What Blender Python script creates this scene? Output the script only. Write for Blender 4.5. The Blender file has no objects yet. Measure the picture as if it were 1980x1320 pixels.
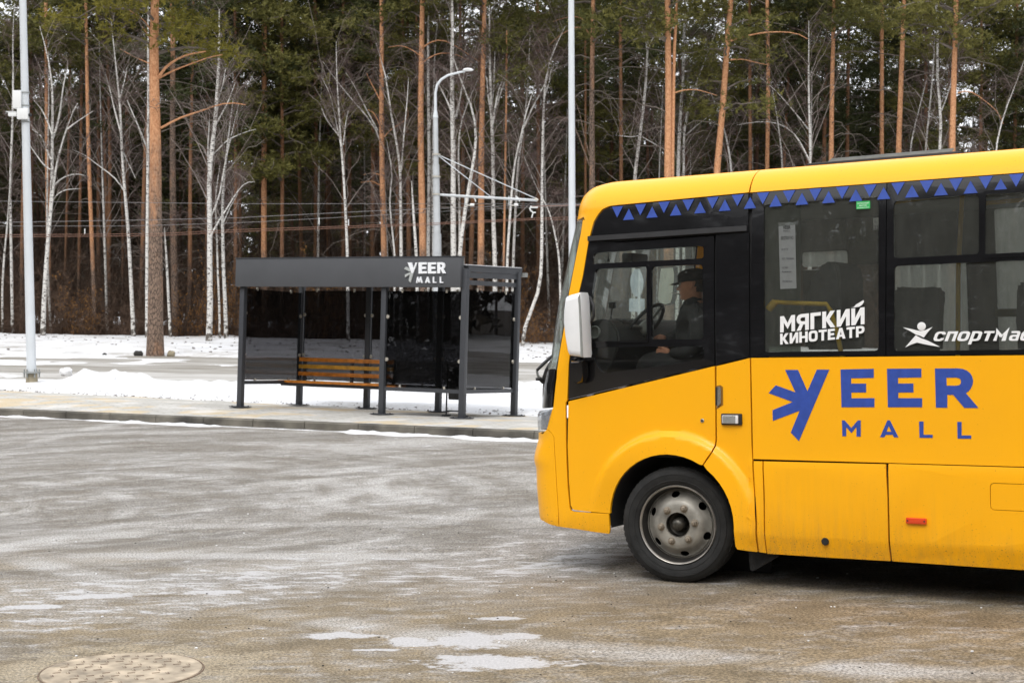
import bpy, bmesh, math, random
import numpy as np
from mathutils import Vector, Matrix, noise
from mathutils.geometry import tessellate_polygon

R = math.radians
sc = bpy.context.scene
COL = sc.collection

# ------------------------------------------------------------------ camera, world, light, exposure
FPX, CXP, HYP, CAMH = 2800.0, 990.0, 640.0, 1.82      # focal length (photo pixels), principal column, horizon row, eye height
cam_d = bpy.data.cameras.new('camera')
cam = bpy.data.objects.new('camera', cam_d)
COL.objects.link(cam)
cam.location = (0, 0, CAMH)
cam.rotation_euler = (R(90), 0, 0)
cam_d.sensor_width = 36.0
cam_d.lens = 36.0 * FPX / 1980.0
cam_d.shift_y = -(660 - HYP) / 1980.0
cam_d.clip_start = 0.1
cam_d.clip_end = 2000
cam_d.dof.use_dof = True
cam_d.dof.focus_distance = 10.6
cam_d.dof.aperture_fstop = 5.6
sc.camera = cam

SUN_EL, SUN_AZ = R(52), R(200)
world = bpy.data.worlds.new('World')
sc.world = world
world.use_nodes = True
wn = world.node_tree.nodes
wl = world.node_tree.links
for n in list(wn):
    wn.remove(n)
w_out = wn.new('ShaderNodeOutputWorld')
w_bg = wn.new('ShaderNodeBackground')
w_sky = wn.new('ShaderNodeTexSky')
w_sky.sky_type = 'NISHITA'
w_sky.sun_disc = False
w_sky.sun_elevation = SUN_EL
w_sky.sun_rotation = SUN_AZ
w_sky.air_density = 1.0
w_sky.dust_density = 5.0
w_hsv = wn.new('ShaderNodeHueSaturation')
w_hsv.inputs['Saturation'].default_value = 0.25
w_mix = wn.new('ShaderNodeMix')
w_mix.data_type = 'RGBA'
w_mix.inputs[0].default_value = 0.8
w_mix.inputs[7].default_value = (9.6, 9.8, 10.2, 1)        # the even cloud layer
wl.new(w_sky.outputs[0], w_hsv.inputs['Color'])
wl.new(w_hsv.outputs[0], w_mix.inputs[6])
wl.new(w_mix.outputs[2], w_bg.inputs['Color'])
w_bg.inputs['Strength'].default_value = 0.13
wl.new(w_bg.outputs[0], w_out.inputs['Surface'])

sun_d = bpy.data.lights.new('sun', 'SUN')
sun_d.energy = 0.8
sun_d.angle = R(25)
sun_d.color = (1.0, 0.96, 0.9)
sun = bpy.data.objects.new('sun', sun_d)
COL.objects.link(sun)
sun.rotation_euler = (R(90) - SUN_EL, 0, math.pi - SUN_AZ + math.pi)
sun.rotation_euler = Vector((math.sin(SUN_AZ) * math.cos(SUN_EL), math.cos(SUN_AZ) * math.cos(SUN_EL), math.sin(SUN_EL))).to_track_quat('Z', 'Y').to_euler()

sc.view_settings.view_transform = 'Standard'
sc.view_settings.look = 'None'
sc.view_settings.gamma = 1.0
sc.view_settings.exposure = 0.55
sc.view_settings.use_curve_mapping = False
sc.render.engine = 'CYCLES'
sc.cycles.use_denoising = True
sc.cycles.max_bounces = 8
sc.cycles.diffuse_bounces = 3
sc.cycles.glossy_bounces = 3
sc.cycles.transmission_bounces = 4
sc.cycles.transparent_max_bounces = 16
sc.cycles.caustics_reflective = False
sc.cycles.caustics_refractive = False

# ------------------------------------------------------------------ helpers: pixels of the photo <-> the place
CAM = np.array([0, 0, CAMH])


def ray(px, py):
    return np.array([(px - CXP) / FPX, 1.0, -(py - HYP) / FPX])


def at(px, py, Y):
    return CAM + ray(px, py) * Y


def smooth(x, a, b):
    t = min(max((x - a) / (b - a), 0.0), 1.0)
    return t * t * (3 - 2 * t)


def lerp_tab(x, tab):
    if x <= tab[0][0]:
        return tab[0][1]
    for (x0, y0), (x1, y1) in zip(tab, tab[1:]):
        if x <= x1:
            return y0 + (y1 - y0) * (x - x0) / (x1 - x0)
    return tab[-1][1]


# ground frame: v = distance across the kerb (away from the camera), u = along the kerb (to the left)
KV = np.array([.467, .8843])
KU = np.array([-.8843, .467])
K_FACE = 18.37
PW = np.array([1.2055, 10.45])                    # bus front wheel on the ground
BUS_DIR = np.array([.8535, -.5206])


def h_road(x, y):
    v = KV[0] * x + KV[1] * y
    u = KU[0] * x + KU[1] * y
    z = .0325 * math.sqrt(max(0, v - 9.6) ** 2 + .3) - .0178
    z = max(0, z - .002) * smooth(v, 8.5, 11.0)
    z += .005 * (u - 9.3) * smooth(v, 10, 18)
    t = (x - PW[0]) * BUS_DIR[0] + (y - PW[1]) * BUS_DIR[1]
    z += .018 * max(0, t - .2) * (1 - smooth(v, 10, 16))
    return z


def h_back(x, y):
    """pavement and everything beyond it"""
    v = KV[0] * x + KV[1] * y
    gx = .006 + .011 * smooth(v, 18.5, 20.5)
    a = lerp_tab(v, [(18.4, .40), (20.3, .397), (22.07, .357), (24, .35)])
    b = lerp_tab(y, [(30, .35), (36, .42), (42, .85), (50, 1.12), (58, 1.32), (100, 1.8)])
    t = smooth(v, 22.5, 26.5)
    xx = max(-60, min(60, x))
    return a * (1 - t) + b * t - gx * xx


# ------------------------------------------------------------------ materials
MATS = {}


def nodes_of(m):
    m.use_nodes = True
    return m.node_tree.nodes, m.node_tree.links, m.node_tree.nodes['Principled BSDF']


def mat(name, col, rough=.6, metal=0.0, var=0.0, vscale=8.0, bump=0.0, bscale=60.0, spec=.5, coat=0.0):
    if name in MATS:
        return MATS[name]
    m = bpy.data.materials.new(name)
    MATS[name] = m
    n, l, b = nodes_of(m)
    b.inputs['Base Color'].default_value = (*col, 1)
    b.inputs['Roughness'].default_value = rough
    b.inputs['Metallic'].default_value = metal
    b.inputs['Specular IOR Level'].default_value = spec
    b.inputs['Coat Weight'].default_value = coat
    tc = n.new('ShaderNodeTexCoord')
    if var > 0:
        nz = n.new('ShaderNodeTexNoise')
        nz.inputs['Scale'].default_value = vscale
        nz.inputs['Detail'].default_value = 5
        l.new(tc.outputs['Object'], nz.inputs['Vector'])
        mp = n.new('ShaderNodeMapRange')
        mp.inputs['From Min'].default_value = .3
        mp.inputs['From Max'].default_value = .7
        mp.inputs['To Min'].default_value = 1 - var
        mp.inputs['To Max'].default_value = 1 + var
        l.new(nz.outputs['Fac'], mp.inputs['Value'])
        mx = n.new('ShaderNodeVectorMath')
        mx.operation = 'SCALE'
        mx.inputs[0].default_value = col
        l.new(mp.outputs[0], mx.inputs['Scale'])
        l.new(mx.outputs[0], b.inputs['Base Color'])
    if bump > 0:
        nb = n.new('ShaderNodeTexNoise')
        nb.inputs['Scale'].default_value = bscale
        nb.inputs['Detail'].default_value = 4
        l.new(tc.outputs['Object'], nb.inputs['Vector'])
        bp = n.new('ShaderNodeBump')
        bp.inputs['Strength'].default_value = bump
        bp.inputs['Distance'].default_value = .01
        l.new(nb.outputs['Fac'], bp.inputs['Height'])
        l.new(bp.outputs[0], b.inputs['Normal'])
    return m


def glass(name, tint, dust_haze=0.0, dust_haze_col=(.5, .5, .48), ior=1.45, rough=.0, wave=0.0):
    m = bpy.data.materials.new(name)
    MATS[name] = m
    m.use_nodes = True
    n, l = m.node_tree.nodes, m.node_tree.links
    for x in list(n):
        n.remove(x)
    out = n.new('ShaderNodeOutputMaterial')
    tr = n.new('ShaderNodeBsdfTransparent')
    tr.inputs[0].default_value = (*tint, 1)
    gl = n.new('ShaderNodeBsdfGlossy')
    gl.inputs['Roughness'].default_value = rough
    fr = n.new('ShaderNodeFresnel')
    geo = n.new('ShaderNodeNewGeometry')
    iom = n.new('ShaderNodeMapRange')
    iom.inputs['To Min'].default_value = ior
    iom.inputs['To Max'].default_value = 1 / ior
    l.new(geo.outputs['Backfacing'], iom.inputs['Value'])
    l.new(iom.outputs[0], fr.inputs['IOR'])
    if wave > 0:
        tc = n.new('ShaderNodeTexCoord')
        nz = n.new('ShaderNodeTexNoise')
        nz.inputs['Scale'].default_value = 3.0
        nz.inputs['Detail'].default_value = 1
        l.new(tc.outputs['Object'], nz.inputs['Vector'])
        bp = n.new('ShaderNodeBump')
        bp.inputs['Strength'].default_value = 1.0
        bp.inputs['Distance'].default_value = wave
        l.new(nz.outputs['Fac'], bp.inputs['Height'])
        l.new(bp.outputs[0], gl.inputs['Normal'])
    mx = n.new('ShaderNodeMixShader')
    l.new(fr.outputs[0], mx.inputs[0])
    l.new(gl.outputs[0], mx.inputs[2])
    if dust_haze > 0:
        df = n.new('ShaderNodeBsdfDiffuse')
        df.inputs[0].default_value = (*dust_haze_col, 1)
        tc = n.new('ShaderNodeTexCoord')
        mpn = n.new('ShaderNodeMapping')
        mpn.inputs['Scale'].default_value = (6, 6, 1.2)
        nz = n.new('ShaderNodeTexNoise')
        nz.inputs['Scale'].default_value = 3
        nz.inputs['Detail'].default_value = 8
        nz.inputs['Roughness'].default_value = .7
        l.new(tc.outputs['Object'], mpn.inputs['Vector'])
        l.new(mpn.outputs[0], nz.inputs['Vector'])
        mp = n.new('ShaderNodeMapRange')
        mp.inputs['From Min'].default_value = .3
        mp.inputs['From Max'].default_value = .75
        mp.inputs['To Min'].default_value = dust_haze * .7
        mp.inputs['To Max'].default_value = dust_haze * 1.3
        l.new(nz.outputs['Fac'], mp.inputs['Value'])
        m2 = n.new('ShaderNodeMixShader')
        tl = n.new('ShaderNodeBsdfTranslucent')
        tl.inputs[0].default_value = (*dust_haze_col, 1)
        m3 = n.new('ShaderNodeMixShader')
        m3.inputs[0].default_value = .5
        l.new(df.outputs[0], m3.inputs[1])
        l.new(tl.outputs[0], m3.inputs[2])
        l.new(mp.outputs[0], m2.inputs[0])
        l.new(tr.outputs[0], m2.inputs[1])
        l.new(m3.outputs[0], m2.inputs[2])
        l.new(m2.outputs[0], mx.inputs[1])
    else:
        l.new(tr.outputs[0], mx.inputs[1])
    l.new(mx.outputs[0], out.inputs['Surface'])
    return m


# ------------------------------------------------------------------ helpers: meshes and objects
def tag(o, label=None, cat=None, group=None, kind=None):
    if label:
        o['label'] = label
    if cat:
        o['category'] = cat
    if group:
        o['group'] = group
    if kind:
        o['kind'] = kind
    return o


def link(name, me, m, parent=None):
    o = bpy.data.objects.new(name, me)
    COL.objects.link(o)
    if m is not None and len(me.materials) == 0:
        me.materials.append(m)
    if parent is not None:
        o.parent = parent
    return o


def empty(name, loc=(0, 0, 0), rz=0.0, mw=None):
    o = bpy.data.objects.new(name, None)
    COL.objects.link(o)
    o.empty_display_size = .2
    if mw is not None:
        o.matrix_world = mw
    else:
        o.location = loc
        o.rotation_euler = (0, 0, rz)
    return o


def mesh_np(name, verts, faces, smooth_=False):
    me = bpy.data.meshes.new(name)
    me.from_pydata([tuple(map(float, v)) for v in verts], [], [tuple(int(i) for i in f) for f in faces])
    if smooth_:
        me.shade_smooth()
    me.update()
    return me


def bm_link(name, bm, m, parent=None, smooth_angle=None, recalc=True):
    if recalc:
        bmesh.ops.recalc_face_normals(bm, faces=bm.faces[:])
    me = bpy.data.meshes.new(name)
    bm.to_mesh(me)
    bm.free()
    if smooth_angle is not None:
        me.shade_smooth()
        me.set_sharp_from_angle(angle=R(smooth_angle))
    return link(name, me, m, parent)


def add_box(bm, c, s, rot=None, bevel=0.0):
    """box with centre c and full size s"""
    g = bmesh.ops.create_cube(bm, size=1.0)
    vs = g['verts']
    for v in vs:
        p = Vector((v.co.x * s[0], v.co.y * s[1], v.co.z * s[2]))
        if rot is not None:
            p = rot @ p
        v.co = p + Vector(c)
    if bevel > 0:
        es = list({e for v in vs for e in v.link_edges})
        bmesh.ops.bevel(bm, geom=es, offset=bevel, segments=2, affect='EDGES', profile=.6)


def box(name, c, s, m, parent=None, bevel=0.0, rot=None):
    bm = bmesh.new()
    add_box(bm, c, s, rot, bevel)
    return bm_link(name, bm, m, parent, 40 if bevel else None)


def ring_frame(t):
    t = np.array(t, float)
    t /= (np.linalg.norm(t) + 1e-9)
    a = np.array([0, 0, 1.0]) if abs(t[2]) < .9 else np.array([1.0, 0, 0])
    x = np.cross(a, t)
    x /= np.linalg.norm(x)
    return x, np.cross(t, x)


def tube_data(pts, radii, sides, V, Fc, caps=False):
    """append one tube to the vertex list V and face list Fc"""
    n = len(pts)
    base = len(V)
    x0 = None
    for i in range(n):
        t = np.array(pts[min(i + 1, n - 1)], float) - np.array(pts[max(i - 1, 0)], float)
        x, y = ring_frame(t)
        if x0 is not None and np.dot(x, x0) < 0:
            x, y = -x, -y
        x0 = x
        for k in range(sides):
            a = 2 * math.pi * k / sides
            V.append(np.array(pts[i], float) + radii[i] * (math.cos(a) * x + math.sin(a) * y))
    for i in range(n - 1):
        for k in range(sides):
            k2 = (k + 1) % sides
            Fc.append((base + i * sides + k, base + i * sides + k2, base + (i + 1) * sides + k2, base + (i + 1) * sides + k))
    if caps:
        Fc.append(tuple(base + k for k in range(sides))[::-1])
        Fc.append(tuple(base + (n - 1) * sides + k for k in range(sides)))


def tube(name, pts, rad, m, parent=None, sides=10, caps=True):
    if not hasattr(rad, '__len__'):
        rad = [rad] * len(pts)
    V, Fc = [], []
    tube_data(pts, rad, sides, V, Fc, caps)
    me = mesh_np(name, V, Fc, True)
    me.set_sharp_from_angle(angle=R(50))
    return link(name, me, m, parent)


def lathe(bm, prof, n=48, axis='y', c=(0, 0, 0)):
    """profile [(radius, height)] spun round an axis"""
    rings = []
    for r, h in prof:
        ring = []
        for k in range(n):
            a = 2 * math.pi * k / n
            if axis == 'y':
                p = (c[0] + r * math.cos(a), c[1] + h, c[2] + r * math.sin(a))
            elif axis == 'z':
                p = (c[0] + r * math.cos(a), c[1] + r * math.sin(a), c[2] + h)
            else:
                p = (c[0] + h, c[1] + r * math.cos(a), c[2] + r * math.sin(a))
            ring.append(bm.verts.new(p))
        rings.append(ring)
    for a, b in zip(rings, rings[1:]):
        for k in range(n):
            k2 = (k + 1) % n
            bm.faces.new((a[k], a[k2], b[k2], b[k]))
    return rings


def inset_poly(poly, d):
    """shrink a polygon by d (mitred)"""
    n = len(poly)
    area = sum(poly[i][0] * poly[(i + 1) % n][1] - poly[(i + 1) % n][0] * poly[i][1] for i in range(n))
    sgn = 1 if area > 0 else -1
    out = []
    for i in range(n):
        p0, p1, p2 = np.array(poly[i - 1], float), np.array(poly[i], float), np.array(poly[(i + 1) % n], float)
        a = (p1 - p0) / (np.linalg.norm(p1 - p0) + 1e-9)
        b = (p2 - p1) / (np.linalg.norm(p2 - p1) + 1e-9)
        na, nb = np.array([-a[1], a[0]]) * sgn, np.array([-b[1], b[0]]) * sgn
        q = na + nb
        q = q / (1 + max(-.5, np.dot(na, nb)))
        out.append(tuple(p1 + q * d))
    return out


def round_poly(poly, r, seg=4):
    """round the corners of a polygon"""
    out = []
    n = len(poly)
    rr = r if hasattr(r, '__len__') else [r] * n
    for i in range(n):
        p0, p1, p2 = np.array(poly[i - 1], float), np.array(poly[i], float), np.array(poly[(i + 1) % n], float)
        d0, d2 = np.linalg.norm(p0 - p1), np.linalg.norm(p2 - p1)
        k = min(rr[i], d0 * .45, d2 * .45)
        if k < 1e-5:
            out.append(tuple(p1))
            continue
        a, b = p1 + (p0 - p1) / d0 * k, p1 + (p2 - p1) / d2 * k
        for j in range(seg + 1):
            t = j / seg
            out.append(tuple((1 - t) ** 2 * a + 2 * t * (1 - t) * p1 + t * t * b))
    return out


def sheet(name, poly, holes, mapf, m, parent=None, thick=.01, cuts=None, smooth_angle=35, off=0.0):
    """A plate with thickness: a flat outline (with holes) is cut into a grid and laid on the surface mapf(a, b) -> point.
    The plate's outer face lies `off` outside that surface, its inner face `thick` further in."""
    bm = bmesh.new()
    loops = [poly] + list(holes or [])
    vec = [[Vector((p[0], p[1], 0)) for p in lp] for lp in loops]
    flat = [p for lp in vec for p in lp]
    vs = [bm.verts.new(p) for p in flat]
    for t in tessellate_polygon(vec):
        try:
            bm.faces.new([vs[i] for i in t])
        except ValueError:
            pass
    if cuts:
        for ax, vals in enumerate(cuts):
            for c in vals:
                no = Vector((1, 0, 0)) if ax == 0 else Vector((0, 1, 0))
                co = Vector((c, 0, 0)) if ax == 0 else Vector((0, c, 0))
                bmesh.ops.bisect_plane(bm, geom=bm.verts[:] + bm.edges[:] + bm.faces[:], dist=1e-5, plane_co=co, plane_no=no)
    bmesh.ops.remove_doubles(bm, verts=bm.verts[:], dist=2e-5)
    bm.verts.ensure_lookup_table()
    top, bot = [], []
    e = 1e-3
    for v in bm.verts:
        a, b = v.co.x, v.co.y
        p = np.array(mapf(a, b))
        da, db = np.array(mapf(a + e, b)) - p, np.array(mapf(a, b + e)) - p
        nrm = np.cross(da, db)
        nrm = nrm / (np.linalg.norm(nrm) + 1e-12)
        top.append(p + nrm * off)
        bot.append(p + nrm * (off - thick))
    n = len(top)
    faces = []
    for f in bm.faces:
        ii = [v.index for v in f.verts]
        if f.normal.z < 0:
            ii = ii[::-1]
        faces.append(ii)
    edges = {}
    for f in faces:
        for i in range(len(f)):
            a, b = f[i], f[(i + 1) % len(f)]
            if (b, a) in edges:
                edges[(b, a)] += 1
            else:
                edges[(a, b)] = edges.get((a, b), 0) + 1
    bm.free()
    out = list(faces)
    if thick > 0:
        out += [[i + n for i in f[::-1]] for f in faces]
        for (a, b), c in edges.items():
            if c == 1:
                out.append([b, a, a + n, b + n])
        V = top + bot
    else:
        V = top
    me = mesh_np(name, V, out)
    if smooth_angle:
        me.shade_smooth()
        me.set_sharp_from_angle(angle=R(smooth_angle))
    return link(name, me, m, parent)


def steps(a, b, d):
    n = max(1, int(round((b - a) / d)))
    return [a + (b - a) * i / n for i in range(1, n)]


def text_mesh(s, mapf, m, name, parent, bold=0.0, shear=0.0, spacing=1.0, thick=.0015, off=.002):
    """words laid on a surface; mapf takes (0..1, 0..1) across the words' own box"""
    cu = bpy.data.curves.new('lettering', 'FONT')
    cu.body = s
    cu.offset = bold
    cu.shear = shear
    cu.space_character = spacing
    cu.resolution_u = 3
    cu.fill_mode = 'FRONT'
    o = bpy.data.objects.new('lettering', cu)
    COL.objects.link(o)
    dg = bpy.context.evaluated_depsgraph_get()
    me = bpy.data.meshes.new_from_object(o.evaluated_get(dg))
    bpy.data.objects.remove(o)
    bpy.data.curves.remove(cu)
    bm = bmesh.new()
    bm.from_mesh(me)
    bpy.data.meshes.remove(me)
    bmesh.ops.remove_doubles(bm, verts=bm.verts[:], dist=1e-5)
    xs = [v.co.x for v in bm.verts]
    ys = [v.co.y for v in bm.verts]
    x0, x1, y0, y1 = min(xs), max(xs), min(ys), max(ys)
    e = 1e-3
    for v in bm.verts:
        a, b = (v.co.x - x0) / (x1 - x0), (v.co.y - y0) / (y1 - y0)
        p = np.array(mapf(a, b))
        nrm = np.cross(np.array(mapf(a + e, b)) - p, np.array(mapf(a, b + e)) - p)
        nrm /= np.linalg.norm(nrm) + 1e-12
        v.co = Vector(p + nrm * off)
    ex = bmesh.ops.extrude_face_region(bm, geom=bm.faces[:])
    a0 = np.array(mapf(.5, .5))
    nn = np.cross(np.array(mapf(.5 + e, .5)) - a0, np.array(mapf(.5, .5 + e)) - a0)
    nn = Vector(nn / np.linalg.norm(nn)) * thick
    for g in ex['geom']:
        if isinstance(g, bmesh.types.BMVert):
            g.co += nn
    for f in bm.faces:
        f.smooth = False
    return bm_link(name, bm, m, parent)


def _o(w, rx=.5, seg=5, t=.25):
    out = round_poly([(0, 0), (w, 0), (w, 1), (0, 1)], .34, seg)
    inn = round_poly([(t, .22), (w - t, .22), (w - t, .78), (t, .78)], .16, seg)
    return w, [(out, [inn])]


GLY = {
    'М': (1.0, [([(0, 0), (0, 1), (.25, 1), (.5, .55), (.75, 1), (1, 1), (1, 0), (.76, 0), (.76, .6), (.5, .18), (.24, .6), (.24, 0)], [])]),
    'Я': (.82, [([(.82, 0), (.82, 1), (.3, 1), (.12, .95), (.03, .84), (.0, .68), (.04, .52), (.12, .43), (.22, .39), (0, 0), (.28, 0), (.44, .35), (.57, .35), (.57, 0)], [[(.57, .79), (.36, .79), (.27, .74), (.25, .67), (.27, .60), (.36, .55), (.57, .55)]])]),
    'Г': (.68, [([(0, 0), (0, 1), (.68, 1), (.68, .79), (.25, .79), (.25, 0)], [])]),
    'К': (.84, [([(0, 0), (0, 1), (.25, 1), (.25, .62), (.52, 1), (.82, 1), (.47, .52), (.84, 0), (.54, 0), (.25, .42), (.25, 0)], [])]),
    'И': (.84, [([(0, 0), (0, 1), (.24, 1), (.24, .42), (.58, 1), (.84, 1), (.84, 0), (.60, 0), (.60, .58), (.26, 0)], [])]),
    'Н': (.82, [([(0, 0), (0, 1), (.25, 1), (.25, .6), (.57, .6), (.57, 1), (.82, 1), (.82, 0), (.57, 0), (.57, .39), (.25, .39), (.25, 0)], [])]),
    'П': (.80, [([(0, 0), (0, 1), (.80, 1), (.80, 0), (.55, 0), (.55, .77), (.25, .77), (.25, 0)], [])]),
    'Т': (.78, [([(.265, 0), (.265, .79), (0, .79), (0, 1), (.78, 1), (.78, .79), (.515, .79), (.515, 0)], [])]),
    'Е': (.68, [([(0, 0), (0, 1), (.66, 1), (.66, .79), (.25, .79), (.25, .61), (.6, .61), (.6, .40), (.25, .40), (.25, .21), (.68, .21), (.68, 0)], [])]),
    'А': (.90, [([(0, 0), (.31, 1), (.59, 1), (.90, 0), (.63, 0), (.58, .19), (.32, .19), (.27, 0)], [[(.37, .38), (.53, .38), (.45, .70)]])]),
    'Р': (.80, [([(0, 0), (0, 1), (.5, 1), (.68, .95), (.78, .83), (.80, .66), (.77, .50), (.66, .37), (.5, .32), (.25, .32), (.25, 0)], [[(.25, .79), (.46, .79), (.54, .74), (.56, .66), (.54, .58), (.46, .53), (.25, .53)]])]),
    'О': _o(.86),
    'С': (.82, [([(.82, .68), (.80, .86), (.66, .98), (.5, 1), (.3, 1), (.12, .95), (.0, .76), (0, .24), (.12, .05), (.3, 0), (.5, 0), (.66, .02), (.80, .14), (.82, .32), (.57, .32), (.52, .22), (.36, .21), (.27, .27), (.25, .4), (.25, .6), (.27, .73), (.36, .79), (.52, .78), (.57, .68)], [])]),
    'р': (.80, [([(0, -.35), (0, 1), (.5, 1), (.70, .95), (.80, .80), (.80, .20), (.70, .05), (.5, 0), (.25, 0), (.25, -.35)], [[(.25, .79), (.46, .79), (.55, .70), (.55, .30), (.46, .21), (.25, .21)]])]),
    'е': (.82, [([(.82, .40), (.82, .76), (.70, .95), (.52, 1), (.3, 1), (.12, .95), (0, .76), (0, .24), (.12, .05), (.3, 0), (.6, 0), (.76, .05), (.78, .22), (.36, .22), (.26, .28), (.25, .40)], [[(.25, .58), (.57, .58), (.55, .74), (.44, .80), (.34, .79), (.26, .71)]])]),
    'а': (.80, [([(.02, .98), (.55, 1), (.72, .95), (.80, .80), (.80, 0), (.25, 0), (.08, .05), (0, .2), (0, .42), (.08, .56), (.25, .61), (.55, .61), (.55, .74), (.48, .79), (.06, .79)], [[(.55, .42), (.55, .19), (.32, .19), (.25, .25), (.25, .37), (.32, .42)]])]),
}


def word(s, mapf, m, name, parent, gap=.10, shear=0.0, off=.003, thick=.002):
    """heavy block letters, each one a cut piece of film"""
    tot = sum(GLY[c][0] for c in s) + gap * (len(s) - 1)
    x = 0
    for c in s:
        w, parts = GLY[c]
        for out, hs in parts:
            f = lambda p: ((x + p[0] + shear * (p[1] - .5)) / tot, p[1])
            sheet(name, [f(p) for p in out], [[f(p) for p in h_] for h_ in hs], mapf, m, parent, thick, None, None, off=off)
        x += w + gap

# ================================================================== THE BUS
# local frame: x = towards the rear, measured from the front axle; y = into the bus from its near side; z = up
BX = np.array([4590, -2800, 102.0]); BX /= np.linalg.norm(BX)
BY = np.cross([0, 0, 1.0], BX); BY /= np.linalg.norm(BY)
BZ = np.cross(BX, BY)
BO = np.array([PW[0], PW[1], 0.0])
BM = np.stack([BX, BY, BZ], 1)
WID = 2.34


def to_bus(P):
    return BM.T @ (np.array(P) - BO)


def B(px, py, d=0.0):
    """photo pixel -> (x, z) in the bus's own plane y = d"""
    o, r = to_bus(CAM), BM.T @ ray(px, py)
    t = (d - o[1]) / r[1]
    p = o + r * t
    return (p[0], p[2])


def B3(px, py, d):
    s, z = B(px, py, d)
    return (s, d, z)


def ins(z):
    """how far the side leans in at height z"""
    if z < .40:
        return (.40 - z) * .22
    if z < 1.62:
        return 0.0
    if z < 2.74:
        return .085 * ((z - 1.62) / 1.12) ** 1.3
    t = min((z - 2.74) / .238, .9999)
    return .085 + .02 * t + .27 * (1 - math.sqrt(1 - t * t))


CA, CB, CR = .30, .42, .36
F_TAB = [(0, -1.1), (3, -1.1)]


def Ff(z):
    return lerp_tab(z, F_TAB)


def plan(sig, z):
    i = ins(z)
    f = Ff(z)
    s0 = f + CA
    if sig >= s0:
        return sig, i
    th = (s0 - sig) / CR
    if th <= math.pi / 2:
        return f + CA - CA * math.sin(th), i + CB * (1 - math.cos(th))
    ex = (th - math.pi / 2) * CR
    return f - .05 * (1 - math.cos(min(ex, .9) / .9 * math.pi / 2)), i + CB + ex


# silhouette of the nose, fitted to the place where the photo shows it
def _sil_px(z):
    best = 1e9
    f = Ff(z)
    for k in range(25):
        th = math.pi / 2 * k / 24
        s, y = f + CA - CA * math.sin(th), ins(z) + CB * (1 - math.cos(th))
        P = BO + BM @ np.array([s, y, z])
        px = CXP + FPX * P[0] / P[1]
        py = HYP - FPX * (P[2] - CAMH) / P[1]
        if px < best:
            best, by = px, py
    return best, by


SIL = [(1049, 1014), (1043, 995), (1038, 940), (1037, 905), (1032.5, 890), (1034, 877), (1042, 846), (1040, 820), (1041, 799),
       (1048, 790), (1049.5, 744), (1055, 717), (1066, 691), (1072, 640), (1080, 590), (1090, 544), (1102, 486), (1118, 418),
       (1120.5, 401), (1129, 380), (1146, 365), (1170, 356.5), (1190, 353)]
tab = []
for px, py in SIL:
    f, z = -1.1, 1.5
    for it in range(12):
        F_TAB = [(0, f), (3, f)]
        lo, hi = 0.0, 2.974
        for _ in range(26):
            mid = (lo + hi) / 2
            if _sil_px(mid)[1] > py:
                lo = mid
            else:
                hi = mid
        z = lo
        x, _y = _sil_px(z)
        f += (px - x) / 268 * .9
    tab.append((z, f))
tab.sort()
t2 = []
for z, f in tab:
    if not t2 or z > t2[-1][0] + .004:
        t2.append((z, f))
F_TAB = t2
Z_TOP = 2.976

# wheel arch (centre, radii) in the bus frame
_al, _ar, _at = B(1180, 1005), B(1424, 1005), B(1306, 878)
ARC = ((_al[0] + _ar[0]) / 2, .44)
ARX = (_ar[0] - _al[0]) / 2
ARZ = _at[1] - .44
AROUT = .165


def arch_bulge(s, z):
    dx, dz = s - ARC[0], max(z - ARC[1], 0)
    rho = math.sqrt((dx / ARX) ** 2 + (dz / ARZ) ** 2)
    d = (rho - 1) * (ARX + ARZ) / 2
    if d > AROUT + .03 or z < .2:
        return 0.0
    fade = 1.0
    if dx < 0:
        fade = smooth(z, .42, 1.0)
    e = 1 - smooth(d, AROUT - .040, AROUT + .012)
    return fade * (.038 * e + .018 * max(0, min(1, 1 - d / AROUT)) * e)


def crease(s, z):
    if s < ARC[0] + ARX + .1:
        return 0.0
    return .012 * smooth(z, .93, .80) if False else .010 * (1 - smooth(z, .86, .93)) * smooth(z, .30, .36)


def surf(sig, z):
    s, y = plan(sig, z)
    if s > -1.0:
        y -= arch_bulge(s, z) + crease(s, z)
    return (s, y, z)


def fsurf(sig, z):
    s, y, zz = surf(sig, z)
    return (s, 2 * WID / 2 - y, zz)


def inv(px, py):
    """photo pixel -> (sig, z) on the near side skin"""
    s, z = B(px, py, 0)
    sig = s
    for _ in range(40):
        p = BO + BM @ np.array(surf(sig, z))
        ex = px - (CXP + FPX * p[0] / p[1])
        ey = py - (HYP - FPX * (p[2] - CAMH) / p[1])
        if abs(ex) + abs(ey) < .05:
            break
        sig += max(-.1, min(.1, ex / 240 * .6))
        z += max(-.1, min(.1, -ey / 268 * .9))
        z = min(max(z, .1), Z_TOP - .001)
    return (sig, z)


def IP(lst):
    return [inv(*p) for p in lst]


def SC(z):
    """sig of the centre line at height z"""
    return Ff(z) + CA - CR * math.pi / 2 - (WID / 2 - ins(z) - CB)


bus = empty('minibus', mw=Matrix(((BX[0], BY[0], BZ[0], BO[0]), (BX[1], BY[1], BZ[1], BO[1]), (BX[2], BY[2], BZ[2], BO[2]), (0, 0, 0, 1))))
tag(bus, 'yellow and black minibus with blue mall lettering, driver at the wheel', 'bus')

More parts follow.
